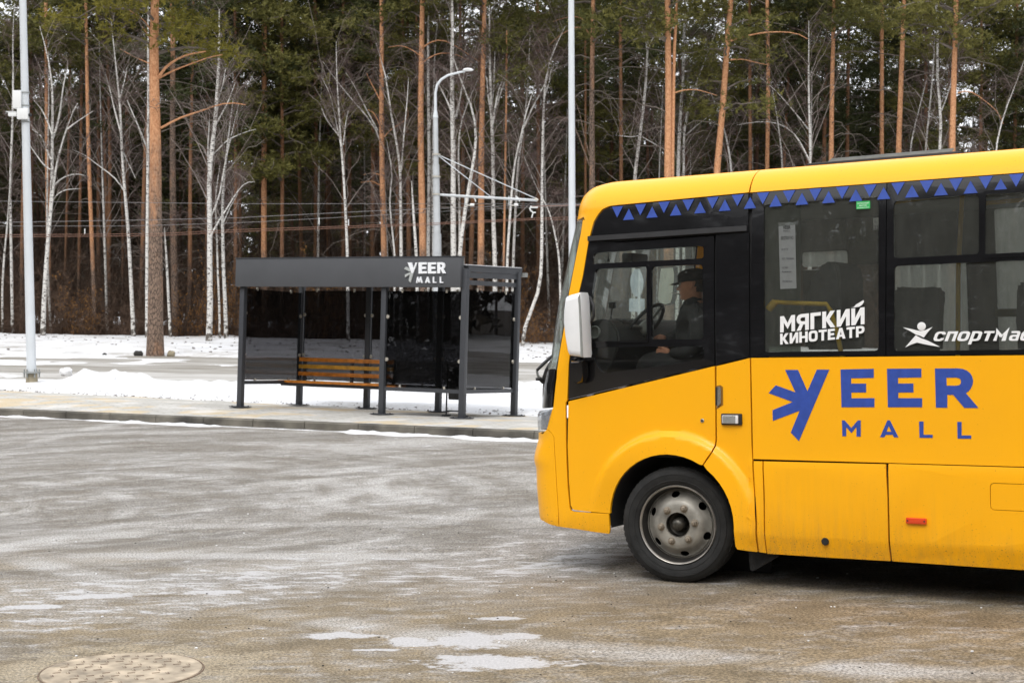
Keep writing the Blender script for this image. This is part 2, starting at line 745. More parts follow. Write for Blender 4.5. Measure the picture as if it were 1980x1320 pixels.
# --- paints and glass
paint = bpy.data.materials.new('yellow_paint')
n, l, b = nodes_of(paint)
tc = n.new('ShaderNodeTexCoord')
sep = n.new('ShaderNodeSeparateXYZ')
l.new(tc.outputs['Object'], sep.inputs[0])
spk = n.new('ShaderNodeTexNoise'); spk.inputs['Scale'].default_value = 110; spk.inputs['Detail'].default_value = 2
l.new(tc.outputs['Object'], spk.inputs['Vector'])
low = n.new('ShaderNodeMapRange'); low.inputs['From Min'].default_value = .75; low.inputs['From Max'].default_value = .15
low.inputs['To Min'].default_value = 0.0; low.inputs['To Max'].default_value = .085
l.new(sep.outputs['Z'], low.inputs['Value'])
big = n.new('ShaderNodeTexNoise'); big.inputs['Scale'].default_value = 2.2; big.inputs['Detail'].default_value = 6
l.new(tc.outputs['Object'], big.inputs['Vector'])
thr = n.new('ShaderNodeMath'); thr.operation = 'ADD'
l.new(spk.outputs['Fac'], thr.inputs[0]); l.new(low.outputs[0], thr.inputs[1])
th2 = n.new('ShaderNodeMath'); th2.operation = 'MULTIPLY_ADD'; th2.inputs[1].default_value = .16
l.new(big.outputs['Fac'], th2.inputs[0]); l.new(thr.outputs[0], th2.inputs[2])
rm = n.new('ShaderNodeMapRange'); rm.inputs['From Min'].default_value = .80; rm.inputs['From Max'].default_value = .86
l.new(th2.outputs[0], rm.inputs['Value'])
dm = n.new('ShaderNodeMix'); dm.data_type = 'RGBA'
film = n.new('ShaderNodeMapRange'); film.inputs['From Min'].default_value = .35; film.inputs['From Max'].default_value = .7
film.inputs['To Min'].default_value = 0.0; film.inputs['To Max'].default_value = .10
l.new(big.outputs['Fac'], film.inputs['Value'])
m0 = n.new('ShaderNodeMix'); m0.data_type = 'RGBA'
m0.inputs[6].default_value = (.98, .450, .002, 1); m0.inputs[7].default_value = (.70, .34, .03, 1)
l.new(film.outputs[0], m0.inputs[0])
l.new(m0.outputs[2], dm.inputs[6]); dm.inputs[7].default_value = (.13, .075, .035, 1)
l.new(rm.outputs[0], dm.inputs[0])
def _m(op, a, b_=None, c=None):
    q = n.new('ShaderNodeMath'); q.operation = op
    for i_, v_ in enumerate((a, b_, c)):
        if v_ is None: continue
        if isinstance(v_, (int, float)): q.inputs[i_].default_value = v_
        else: l.new(v_, q.inputs[i_])
    return q.outputs[0]
def _r(v_, a, b_, c=0.0, d=1.0):
    q = n.new('ShaderNodeMapRange')
    for k_, x_ in (('From Min', a), ('From Max', b_), ('To Min', c), ('To Max', d)): q.inputs[k_].default_value = x_
    l.new(v_, q.inputs['Value']); return q.outputs[0]
gx = _m('MULTIPLY', _r(sep.outputs['X'], .45, .60), _r(sep.outputs['X'], 2.6, .6))
gz_ = _r(sep.outputs['Z'], .95, .25)
streak = n.new('ShaderNodeTexNoise'); streak.inputs['Scale'].default_value = 1.0; streak.inputs['Detail'].default_value = 7; streak.inputs['Roughness'].default_value = .7
smp = n.new('ShaderNodeMapping'); smp.inputs['Scale'].default_value = (26, 26, 2.5); smp.inputs['Rotation'].default_value = (0, R(12), 0)
l.new(tc.outputs['Object'], smp.inputs['Vector']); l.new(smp.outputs[0], streak.inputs['Vector'])
skirt = _r(sep.outputs['Z'], .52, .30)
gr = _m('MULTIPLY', _r(streak.outputs['Fac'], .38, .72), _m('ADD', _m('MULTIPLY', _m('MULTIPLY', gx, gz_), .30), _m('MULTIPLY', skirt, .24)))
runs = _m('MULTIPLY', _r(streak.outputs['Fac'], .60, .76), .05)
gr = _m('ADD', gr, runs)
dm2 = n.new('ShaderNodeMix'); dm2.data_type = 'RGBA'; l.new(gr, dm2.inputs[0]); l.new(dm.outputs[2], dm2.inputs[6]); dm2.inputs[7].default_value = (.34, .19, .06, 1)
l.new(dm2.outputs[2], b.inputs['Base Color'])
b.inputs['Roughness'].default_value = .42
b.inputs['Specular IOR Level'].default_value = .3
b.inputs['Coat Weight'].default_value = .22
b.inputs['Coat Roughness'].default_value = .12
nb_ = n.new('ShaderNodeBump'); nb_.inputs['Strength'].default_value = .12; nb_.inputs['Distance'].default_value = .02
l.new(big.outputs['Fac'], nb_.inputs['Height']); l.new(nb_.outputs[0], b.inputs['Normal'])
MATS['paint'] = paint

black = mat('black_gloss_paint', (.008, .008, .009), .12, var=.3, vscale=3, coat=.3)
blackm = mat('black_plastic', (.016, .016, .017), .5, var=.25, vscale=14, bump=.1, bscale=200)
dark = mat('dark_lining', (.02, .02, .021), .85, var=.3, vscale=10)
blue = mat('blue_vinyl', (.028, .072, .36), .45, var=.12, vscale=20)
white_v = mat('white_vinyl', (.82, .82, .82), .5, var=.05, vscale=20)
rubber = mat('black_rubber', (.011, .011, .0105), .8, var=.5, vscale=14, bump=.35, bscale=120)
g_cab = glass('cab_glass', (.86, .88, .86), .018, (.6, .6, .58), ior=1.35)
g_side = glass('side_window_glass', (.68, .70, .68), .095, (.50, .51, .47), ior=1.45, wave=.012)
g_wind = glass('windscreen_glass', (.82, .86, .84), .15, (.80, .80, .77), ior=1.3)  # dust plus a pale haze added to brighten the view through
chrome = mat('worn_chrome', (.6, .6, .58), .25, 1.0)
grey_pl = mat('grey_plastic', (.25, .26, .25), .6, var=.15, vscale=10)

# cutting grids
CUT_SIDE = (steps(-.15, 6.5, .55), [.36, .40, .86, .93, 1.62, 1.8, 2.0, 2.2, 2.4, 2.6])
ZROOF = [2.74 + .238 * (1 - (1 - i / 16) ** 1.8) for i in range(0, 17)]
NOSE_S = steps(-2.4, -.3, .045)
CUT_NOSE = (NOSE_S, steps(.25, 2.73, .11) + ZROOF)
CUT_ARCH = (steps(-1.2, .95, .021), steps(.2, 1.35, .021))

G = .0030          # half of a shut line

# --- outlines (photo pixels, laid on the skin)
px_pillar_in = [(1189.6, 397.5), (1178, 399), (1165, 405), (1156, 416), (1148, 430), (1143, 448), (1139, 464), (1135, 486), (1127, 534), (1119, 568), (1108, 640), (1100, 705), (1097, 774)]
EXR = 1980 + 620       # the body runs on past the right edge of the photo


def band_top(px):
    return 397.5 + (px - 1189.6) * (372.7 - 397.5) / (1448 - 1189.6) if px < 1448 else 372.7 + (px - 1448) * (334.5 - 372.7) / 532


def belt(px):
    return 691 + (px - 1451) * (-5.2 / 529)


REAR = 5.35           # rear end of the side in the bus frame
z_bt = inv(1713, band_top(1713))[1]
z_belt = inv(1713, belt(1713))[1]
z_bt_f = inv(1300, band_top(1300))[1]

# roof: front and rear sections (near side), from the band top to the roof's crown
p_a = IP([(1448, band_top(1448)), (1362, band_top(1362)), (1262, band_top(1262)), *px_pillar_in[:6]])
seam_s = inv(1450, 372)[0]
sA = p_a[-1]
roof_front = p_a + IP([(1128, 420)])
# carry the outline over the brow to the centre line
zb = roof_front[-1][1]
roof_front += [(roof_front[-1][0] - .06, zb - .01), (SC(zb - .01), zb - .01), (SC(Z_TOP - .002), Z_TOP - .002), (seam_s, Z_TOP - .002)]
ro = sheet('roof_front', inset_poly(roof_front, G), [], surf, paint, bus, .02, CUT_NOSE)
sheet('roof_rear', inset_poly([(seam_s, z_bt), (REAR, z_bt), (REAR, Z_TOP - .002), (seam_s, Z_TOP - .002)], G), [], surf, paint, bus, .02, (steps(seam_s, REAR, .6), ZROOF))
sheet('roof_front', inset_poly(roof_front, G), [], fsurf, paint, bus, .02, CUT_NOSE)
sheet('roof_rear', inset_poly([(seam_s, z_bt), (REAR, z_bt), (REAR, Z_TOP - .002), (seam_s, Z_TOP - .002)], G), [], fsurf, paint, bus, .02, (steps(seam_s, REAR, .6), ZROOF))
# the flat crown of the roof
zt = Z_TOP - .002
crown_o = [plan(x, zt) for x in steps(SC(zt), Ff(zt) + CA, .06)] + [plan(REAR, zt)]
crown_f = [(x, WID - y) for x, y in crown_o[::-1]]
sheet('roof_top', crown_o + crown_f, [], lambda a, b: (a, b, zt + .004 * math.sin(math.pi * b / WID)), paint, bus, .02, (steps(-.6, REAR, .8), steps(0, WID, .2)))

# front pillar and bumper side (one yellow moulding from the brow down to the sill)
pillar = IP([(1148, 430), (1143, 448), (1139, 464), (1135, 486), (1127, 534), (1119, 568), (1108, 640), (1100, 705), (1097, 774), (1094, 778), (1094.5, 850), (1096, 900),
             (1098, 940), (1101.5, 980), (1104, 986), (1108, 988), (1140, 990), (1177.6, 992), (1179.5, 1024), (1178, 1032), (1150, 1028.5), (1110, 1022), (1081, 1018),
             (1079.5, 985), (1077, 949), (1074, 895), (1071, 845), (1066, 836), (1057.5, 829), (1070, 785), (1076, 730), (1080.6, 688.5), (1093, 620), (1100, 566), (1112, 505), (1123, 450), (1127, 424)])
sheet('front_pillar', inset_poly(pillar, G * .7), [], surf, paint, bus, .02, CUT_NOSE)
sheet('front_pillar', inset_poly(pillar, G * .7), [], fsurf, paint, bus, .02, CUT_NOSE)
# bumper: from its side seam round the nose to the centre line
bz0, bz1 = inv(1071, 845)[1], inv(1081, 1018)[1]
bump_side = IP([(1057.5, 829), (1066, 836), (1071, 845), (1074, 895), (1077, 949), (1079.5, 985), (1081, 1018)])
bz1 = bump_side[-1][1]
bumper = bump_side + [(bump_side[-1][0] - .10, bz1 + .012), (bump_side[-1][0] - .2, bz1 + .03), (SC(bz1 + .035), bz1 + .035), (SC(bz0 + .02), bz0 + .02), (bump_side[0][0] - .07, bz0 + .02)]
sheet('bumper', inset_poly(bumper, G * .6), [], surf, paint, bus, .02, (NOSE_S, steps(.25, 1.3, .03)))
sheet('bumper', inset_poly(bumper, G * .6), [], fsurf, paint, bus, .02, (NOSE_S, steps(.25, 1.3, .03)))

# wind screen and black nose panel
ws_l = IP([(1128, 424), (1123, 450), (1112, 505), (1100, 566), (1093, 620), (1080.6, 688.5), (1076, 713)])
ws = [(p[0] - .012, p[1]) for p in ws_l]
wsp = ws + [(SC(ws[-1][1]), ws[-1][1]), (SC(ws[0][1]), ws[0][1])]
sheet('windscreen', inset_poly(wsp, .004), [], surf, g_wind, bus, .006, CUT_NOSE)
sheet('windscreen', inset_poly(wsp, .004), [], fsurf, g_wind, bus, .006, CUT_NOSE)
zg0 = ws[-1][1]
gr_l = IP([(1076, 713), (1074.5, 735), (1069.7, 786), (1067, 789)])
zg1 = gr_l[-1][1]
grl = [(p[0] - .012, p[1]) for p in gr_l]
grp = grl + [(grl[-1][0] - .18, zg1 - .01), (SC(zg1 - .01), zg1 - .01), (SC(zg0), zg0)]
sheet('nose_panel', inset_poly(grp, .004), [], surf, black, bus, .02, CUT_NOSE)
sheet('nose_panel', inset_poly(grp, .004), [], fsurf, black, bus, .02, CUT_NOSE)
# black seal line between pillar and wind screen
for fn in (surf, fsurf):
    sl = [(p[0] - .0125, p[1]) for p in ws_l]
    sr = [(p[0] - .0, p[1]) for p in ws_l]
    sheet('windscreen_seal', sl + sr[::-1], [], fn, blackm, bus, .014, CUT_NOSE, off=-.003)

# headlights
lamp_glass = glass('headlight_lens', (.82, .84, .86), .10, (.8, .8, .8), ior=1.5)
lampm = mat('headlight_reflector', (.75, .75, .76), .22, .8)
amber = mat('orange_reflector', (.62, .045, .008), .3, var=.1, vscale=60)
for fn in (surf, fsurf):
    hl = IP([(1068, 790), (1066, 803), (1060, 822), (1057, 829)])
    hlp = hl + [(hl[-1][0] - .18, hl[-1][1] - .02), (hl[0][0] - .30, hl[0][1] - .03)]
    o = sheet('headlight', inset_poly(hlp, .003), [], fn, lampm, bus, .05, (NOSE_S, steps(.8, 1.4, .05)), off=-.02)
    sheet('lens', inset_poly(hlp, .002), [], fn, lamp_glass, o, .006, (NOSE_S, steps(.8, 1.4, .05)), off=.004)

# --- driver's door: lower skin (yellow), upper part (black) with openings for the panes
door_low = IP([(1098.5, 775), (1382.5, 706.5), (1383.5, 780), (1384, 850), (1382, 862), (1376, 873), (1368, 884), (1358, 899.5)])
arc_pts = []
for k in range(0, 25):
    a = R(180) - R(180) * k / 24
    arc_pts.append((ARC[0] + ARX * math.cos(a), ARC[1] + ARZ * math.sin(a)))
i_end = door_low[-1][0]
z_sill = inv(1140, 990.5)[1]
arch_left = [p for p in arc_pts if p[0] < i_end - .01 and p[1] > z_sill]
door_low = door_low + [(ARC[0] - ARX * math.sqrt(max(0, 1 - ((q - ARC[1]) / ARZ) ** 2)), q) for q in []] + arch_left[::-1]
door_low += [(ARC[0] - ARX * .992, z_sill)] + IP([(1140, 989.5), (1110, 986), (1106, 983), (1103, 976), (1099.5, 930), (1097, 860)])
sheet('driver_door_skin', inset_poly(door_low, G), [], surf, paint, bus, .025, CUT_ARCH)


def rp(pts, r):
    return round_poly(IP(pts), r)


strip = rp([(1145.5, 510), (1147, 489), (1351, 475.5), (1360, 477), (1360, 499.3)], [.01, .05, .045, .03, .02])
slide_hole = rp([(1133, 660), (1152, 520), (1251, 515.8), (1251, 658.5)], [.01, .03, .02, .01])
fix_hole = rp([(1259, 656), (1259, 515.5), (1358, 511), (1360, 655.5)], .03)
low_hole = rp([(1163, 722), (1150, 700), (1145, 671.5), (1360.5, 669), (1360.5, 694), (1262, 709)], [.05, .05, .02, .02, .02, .02])
door_up = IP([(1139, 463), (1135, 486), (1127, 534), (1119, 568), (1108, 640), (1100, 705), (1098.5, 772.5), (1382, 705), (1381, 455), (1300, 461), (1200, 468)])
door_up[0] = (door_up[0][0] + .0, door_up[0][1])
sheet('driver_door_frame', inset_poly(door_up, G), [strip, slide_hole, fix_hole, low_hole], surf, black, bus, .025, (steps(-1.2, .4, .05), steps(.8, 2.6, .1)), off=-.002)
for nm, hole in (('door_pane', strip), ('door_pane', slide_hole), ('door_pane', fix_hole), ('door_pane', low_hole)):
    sheet(nm, inset_poly(hole, -.006), [], surf, g_cab if hole is not low_hole else MATS.get('lowpane') or glass('lowpane', (.80, .81, .80), .012), bus, .004,
          (steps(-1.2, .4, .06), steps(.8, 2.6, .1)), off=-.014)
# raised frame of the sliding pane
fr_o = rp([(1129, 664), (1134, 620), (1147, 514), (1254.5, 509.5), (1254.5, 662)], [.005, 0, .03, .03, .02])
fr_i = rp([(1133, 660), (1152, 520), (1251, 515.8), (1251, 658.5)], [.01, .03, .02, .01])
sheet('sliding_frame', fr_o, [fr_i], surf, black, bus, .02, (steps(-1.2, .4, .06), steps(.8, 2.6, .1)), off=.006)
# rain gutter over the door
gut = IP([(1139, 466.6), (1139, 457.5), (1250, 450), (1360, 442.5), (1446, 437), (1446, 447), (1360, 452.5), (1250, 460)])
sheet('rain_gutter', gut, [], surf, blackm, bus, .03, (steps(-1.2, .8, .07), []), off=.024)
# black cheek above the door, below the roof
cheek = IP([(1447, band_top(1447) + 1), (1362, band_top(1362) + 1), (1262, band_top(1262) + 1), (1191, 399), (1179, 400.5), (1166.5, 406.5), (1157.5, 417), (1149.5, 431), (1144.5, 449), (1140, 463.5),
            (1200, 466.5), (1300, 459.5), (1381, 453.5), (1447, 449)])
sheet('black_cheek', inset_poly(cheek, .001), [], surf, black, bus, .02, (steps(-1.2, .8, .05), steps(2, 2.7, .06)), off=-.003)
# black pillar behind the door (leans down to the yellow)
bp_ = IP([(1383.5, 453), (1449, 448.5), (1450, 690), (1385, 705.5)])
sheet('black_pillar', inset_poly(bp_, G), [], surf, black, bus, .02, ([], CUT_SIDE[1]))
# yellow panel between the door and the side seam, above the wheel
yp = IP([(1384.5, 707), (1450.5, 691), (1452, 780), (1453.6, 860), (1457, 930), (1462, 1010), (1466, 1067), (1430, 1062.5)])
arch_right = [p for p in arc_pts if p[0] > i_end + .004 and p[1] > inv(1428, 1050)[1] - .5]
z_end = inv(1430, 1062.5)[1]
ar = [(ARC[0] + ARX * 1.0, max(z_end + .02, .3)), *[p for p in arch_right[::-1]]]
yp = yp[:-1] + [(ARC[0] + ARX + .012, z_end)] + ar + IP([(1359.5, 899), (1370, 884), (1377.5, 873), (1383.5, 862), (1385.5, 850), (1385, 780)])
sheet('wheel_panel', inset_poly(yp, G), [], surf, paint, bus, .025, CUT_ARCH)

# --- body side behind the seam
z_l0 = inv(1713, 895)[1]         # line under the lettering
z_bot = inv(1722, 1085)[1]
s_seam = inv(1455.5, 880)[0]
s_seam_t = inv(1451.5, 692)[0]
s_v1 = inv(1478, 940)[0]
s_v2 = inv(1716.5, 960)[0]
up = [(s_seam_t, z_belt), (REAR, z_belt), (REAR, z_l0), (s_seam, z_l0)]
sheet('side_panel', inset_poly(up, G), [], surf, paint, bus, .025, CUT_SIDE)
strp = IP([(1456.5, 890), (1475, 890.5), (1477, 960), (1482.5, 1069.5), (1467, 1067.5), (1463, 1010), (1458, 930)])
sheet('sill_strip', inset_poly(strp, G), [], surf, paint, bus, .025, CUT_SIDE)
z_bl, z_br = inv(1484, 1071)[1], z_bot
flap_hole = round_poly([(inv(1914.5, 958)[0], inv(1916, 985.5)[1]), (inv(1914.5, 958)[0], inv(1916, 933)[1]), (inv(1914.5, 958)[0] + .62, inv(1916, 933)[1]), (inv(1914.5, 958)[0] + .62, inv(1916, 985.5)[1])], .03)
RW = 3.78                        # rear wheel
sk1 = IP([(1476, 890.5), (1713.5, 896), (1716.5, 960), (1722.8, 1085), (1600, 1078), (1483, 1070.5), (1478, 960)])
sheet('service_hatch', inset_poly(sk1, G), [], surf, paint, bus, .025, (steps(.5, 2, .4), CUT_SIDE[1]))
arr = []
for k in range(0, 21):
    a = R(180) - R(180) * k / 20
    arr.append((RW + .50 * math.cos(a), .46 + .50 * math.sin(a)))
s2b = inv(1724.5, 1085.5)[0]
sk2 = [(s_v2 + .004, z_l0), (s2b, z_bot), (RW - .5, z_bot - .005)] + arr + [(RW + .5, z_bot), (REAR, z_bot + .05), (REAR, z_l0)]
sheet('skirt_panel', inset_poly(sk2, G), [flap_hole], surf, paint, bus, .025, (steps(1.4, REAR, .45), CUT_SIDE[1]))
sheet('fuel_flap', inset_poly(flap_hole, G * 1.2), [], surf, paint, bus, .02, None, off=-.001)

# --- window band
wb_s0 = inv(1451.5, 560)[0]


def zz(px, py):
    return inv(px, py)[1]


w1 = rp([(1478, 680.5), (1477, 396), (1699, 380), (1699, 677.7)], .03)
w2u = rp([(1728, 499.5), (1727.7, 389), (1892.7, 375.5), (1892.7, 491)], .03)
xr = inv(1901, 430)[0]
xl2 = inv(1729, 600)[0]
zt_s, zb_s = zz(1940, 370), zz(1940, 494)
zlo_t, zlo_b = zz(1860, 508), zz(1860, 677)
X_END = xr + .95
slideo = [(xr, zb_s), (xr, zt_s), (X_END, zt_s), (X_END, zb_s)]
w2l = round_poly([(xl2, zlo_b), (xl2, zlo_t), (X_END, zlo_t), (X_END, zlo_b)], .03)
holes = [w1, w2u, round_poly(slideo, .03), w2l]
xx0 = X_END + .10
rear_w = []
while xx0 + .9 < REAR:
    hw = round_poly([(xx0, zlo_b), (xx0, zz(1940, 378)), (xx0 + .85, zz(1940, 378)), (xx0 + .85, zlo_b)], .03)
    rear_w.append(hw)
    xx0 += .97
band = [(wb_s0, z_belt + .004), (REAR, z_belt + .004), (REAR, z_bt - .004), (wb_s0, z_bt - .004)]
s_div = inv(1713, 520)[0]
b1 = [(wb_s0, z_belt + .004), (s_div - .003, z_belt + .004), (s_div - .003, z_bt - .003), (wb_s0, z_bt - .003)]
b2 = [(s_div + .003, z_belt + .004), (REAR, z_belt + .004), (REAR, z_bt - .003), (s_div + .003, z_bt - .003)]
sheet('window_band', b1, [w1], surf, black, bus, .02, (steps(.3, REAR, .5), CUT_SIDE[1]), off=-.001)
sheet('window_band', b2, holes[1:] + rear_w, surf, black, bus, .02, (steps(.3, REAR, .5), CUT_SIDE[1]), off=-.001)
for hw in holes + rear_w:
    sheet('side_window', inset_poly(hw, -.006), [], surf, g_side, bus, .004, None, off=-.012)
sl_i = inset_poly(slideo, .014)
sheet('sliding_vent_frame', round_poly(inset_poly(slideo, -.012), .04), [round_poly(sl_i, .02)], surf, black, bus, .02, None, off=.005)

# --- dark inner shell closing the joints behind the outer panels (near side)
shell_low = [(-.9, .45), (-.9, 1.2), (REAR, 1.2), (REAR, .45)]
hole_fw = [(ARC[0] + (ARX + .03) * math.cos(R(a)), ARC[1] + (ARZ + .03) * math.sin(R(a))) for a in range(0, 181, 12)]
hole_rw = [(RW + .52 * math.cos(R(a)), .46 + .52 * math.sin(R(a))) for a in range(0, 181, 12)]


def isurf(a, b_):
    s, y = plan(a, b_)
    return (s, y + .03, b_)


def ifsurf(a, b_):
    s, y = plan(a, b_)
    return (s, WID - y - .03, b_)


sh = [(-1.12, .52), (-1.12, 1.18), (-.84, 1.18), (-.2, 1.28), (.40, 1.45), (.50, z_belt - .02), (REAR, z_belt - .02), (REAR, .40), (RW + .53, .40)] + [p for p in hole_rw] + [(RW - .53, .40), (ARC[0] + ARX + .035, .40)] + [p for p in hole_fw] + [(ARC[0] - ARX - .035, .47)]
for fn in (isurf, ifsurf):
    sheet('inner_wall', sh, [], fn, dark, bus, .03, (steps(-1.2, REAR, .3), steps(.4, 1.7, .2)))
# strip behind the roof joint and the band joints
sheet('inner_wall', [(-.7, z_bt + .015), (REAR, z_bt + .015), (REAR, z_bt - .03), (-.7, z_bt - .03)], [], isurf, dark, bus, .01, (steps(-1, REAR, .5), []))
sheet('inner_wall', [(seam_s - .03, z_bt), (seam_s + .03, z_bt), (seam_s + .03, 2.97), (seam_s - .03, 2.97)], [], isurf, dark, bus, .01, ([], ZROOF))
sheet('inner_wall', [(s_div - .03, z_belt), (s_div + .03, z_belt), (s_div + .03, z_bt), (s_div - .03, z_bt)], [], isurf, dark, bus, .01, ([], CUT_SIDE[1]))
s_bp = inv(1450.5, 560)[0]
sheet('inner_wall', [(s_bp - .06, z_belt), (s_bp + .05, z_belt), (s_bp + .05, z_bt), (s_bp - .06, z_bt)], [], isurf, dark, bus, .01, ([], CUT_SIDE[1]))
s_dp = inv(1382, 560)[0]
sheet('inner_wall', [(s_dp - .05, z_belt - .1), (s_dp + .05, z_belt - .1), (s_dp + .05, z_bt), (s_dp - .05, z_bt)], [], isurf, dark, bus, .01, ([], CUT_SIDE[1]))
sheet('inner_wall', IP([(1137, 478), (1143, 446), (1450, 425), (1450, 462)]), [], isurf, dark, bus, .01, (steps(-1.2, .8, .05), []))
# --- far side: band with windows, lower skin
fl = [(-.8, .45), (-.8, z_belt), (REAR, z_belt), (REAR, .28), (RW + .5, .28)] + arr[::-1] + [(RW - .5, .28), (ARC[0] + ARX + .02, .3)] + arc_pts[::-1] + [(ARC[0] - ARX, .45)]  # skirt edge lowered to shut out light from the far side
sheet('far_side_skin', fl, [], fsurf, paint, bus, .025, (steps(-1.2, REAR, .3), steps(.3, 1.6, .15)))


def FB(px, py):
    s, z = B(px, py, WID - .08)
    return s, z


fw = []
a_ = FB(1549, 515); b_ = FB(1637, 485); c_ = FB(1590, 618)
x_f0 = -.72
fw.append([(x_f0, 1.42), (x_f0 + .22, 2.42), (FB(1300, 600)[0] + .45, 2.42), (FB(1300, 600)[0] + .45, 1.42)])
fx = [(a_[0], b_[0])]
fw.append([(a_[0], c_[1]), (a_[0], FB(1590, 521)[1]), (b_[0] + .02, FB(1590, 521)[1]), (b_[0] + .02, c_[1])])
fw.append([(a_[0], FB(1590, 514)[1]), (a_[0], FB(1590, 486)[1]), (b_[0], FB(1590, 486)[1]), (b_[0], FB(1590, 514)[1])])
xa, xb = FB(1700, 600)[0], FB(1868, 600)[0]
fw.append([(xa, 1.50), (xa, FB(1800, 503)[1]), (xb, FB(1800, 503)[1]), (xb, 1.50)])
xa2, xb2 = FB(1926, 600)[0], FB(2080, 600)[0]
fw.append([(xa2, 1.45), (xa2, FB(1940, 403)[1]), (xb2, FB(1940, 403)[1]), (xb2, 1.45)])
fw.append([(xb2 + .12, 1.5), (xb2 + .12, 2.3), (REAR - .15, 2.3), (REAR - .15, 1.5)])
fw = [round_poly(w, .03) for w in fw if w[2][0] > w[0][0] + .05]
fband = [(-.80, z_belt - .22), (-.47, z_bt + .01), (REAR, z_bt + .01), (REAR, z_belt - .22)]
sheet('far_window_band', fband, fw, lambda a, b: fsurf(a, b), black, bus, .03, (steps(-1.2, REAR, .3), CUT_SIDE[1]), off=.004)
g_far = glass('far_window_glass', (.80, .82, .80), .55, (.85, .85, .82), ior=1.3)  # strong pale haze put into the panes so the outside looks bright
for w in fw:
    sheet('far_window', inset_poly(w, -.004), [], fsurf, g_far, bus, .004, None, off=-.01)
# rear end and ceiling, floor
box('rear_wall', (REAR + .01, WID / 2, 1.6), (.05, WID - .1, 2.3), paint, bus)
ceil_m = mat('ceiling_lining', (.33, .33, .31), .8, var=.1, vscale=5)
box('ceiling', (REAR / 2 + .12, WID / 2, z_bt - .02), (REAR + .2, WID - .26, .03), ceil_m, bus)
box('cab_floor', (REAR / 2 - .1, WID / 2, .93), (REAR + 1.2, WID - .16, .06), dark, bus)
box('chassis', (REAR / 2 - .1, WID / 2, .60), (REAR + .9, .9, .18), dark, bus)
box('underbody', (2.1, WID / 2, .52), (2.2, WID - .35, .42), dark, bus)  # hangs low to keep light off the road below
box('pan_light_block', (-.35, WID / 2, .50), (1.3, 1.2, .36), dark, bus, .03)  # added block that darkens the road under the nose
box('front_axle', (0, WID / 2, .38), (.16, WID - .5, .16), dark, bus, .03)
box('tank_light_block', (2.5, .42, .42), (1.1, .45, .34), dark, bus, .05)  # added block against light under the near side
box('silencer_light_block', (1.6, WID - .45, .42), (.9, .4, .30), dark, bus, .05)  # added block against light coming in under the far side
box('front_valance', (-.80, WID / 2, .46), (.04, WID - .4, .26), dark, bus)

# ================================================================== bus: wheels
rim_m = mat('dusty_steel', (.30, .285, .25), .5, .35, var=.45, vscale=6, bump=.12, bscale=90)
lip_m = mat('bare_rim_edge', (.45, .42, .38), .35, .7, var=.2, vscale=20)
nut_m = mat('rusty_nut', (.26, .22, .17), .55, .5, var=.3, vscale=60)
hub_m = mat('greasy_hub', (.07, .065, .055), .35, .6, var=.4, vscale=30)


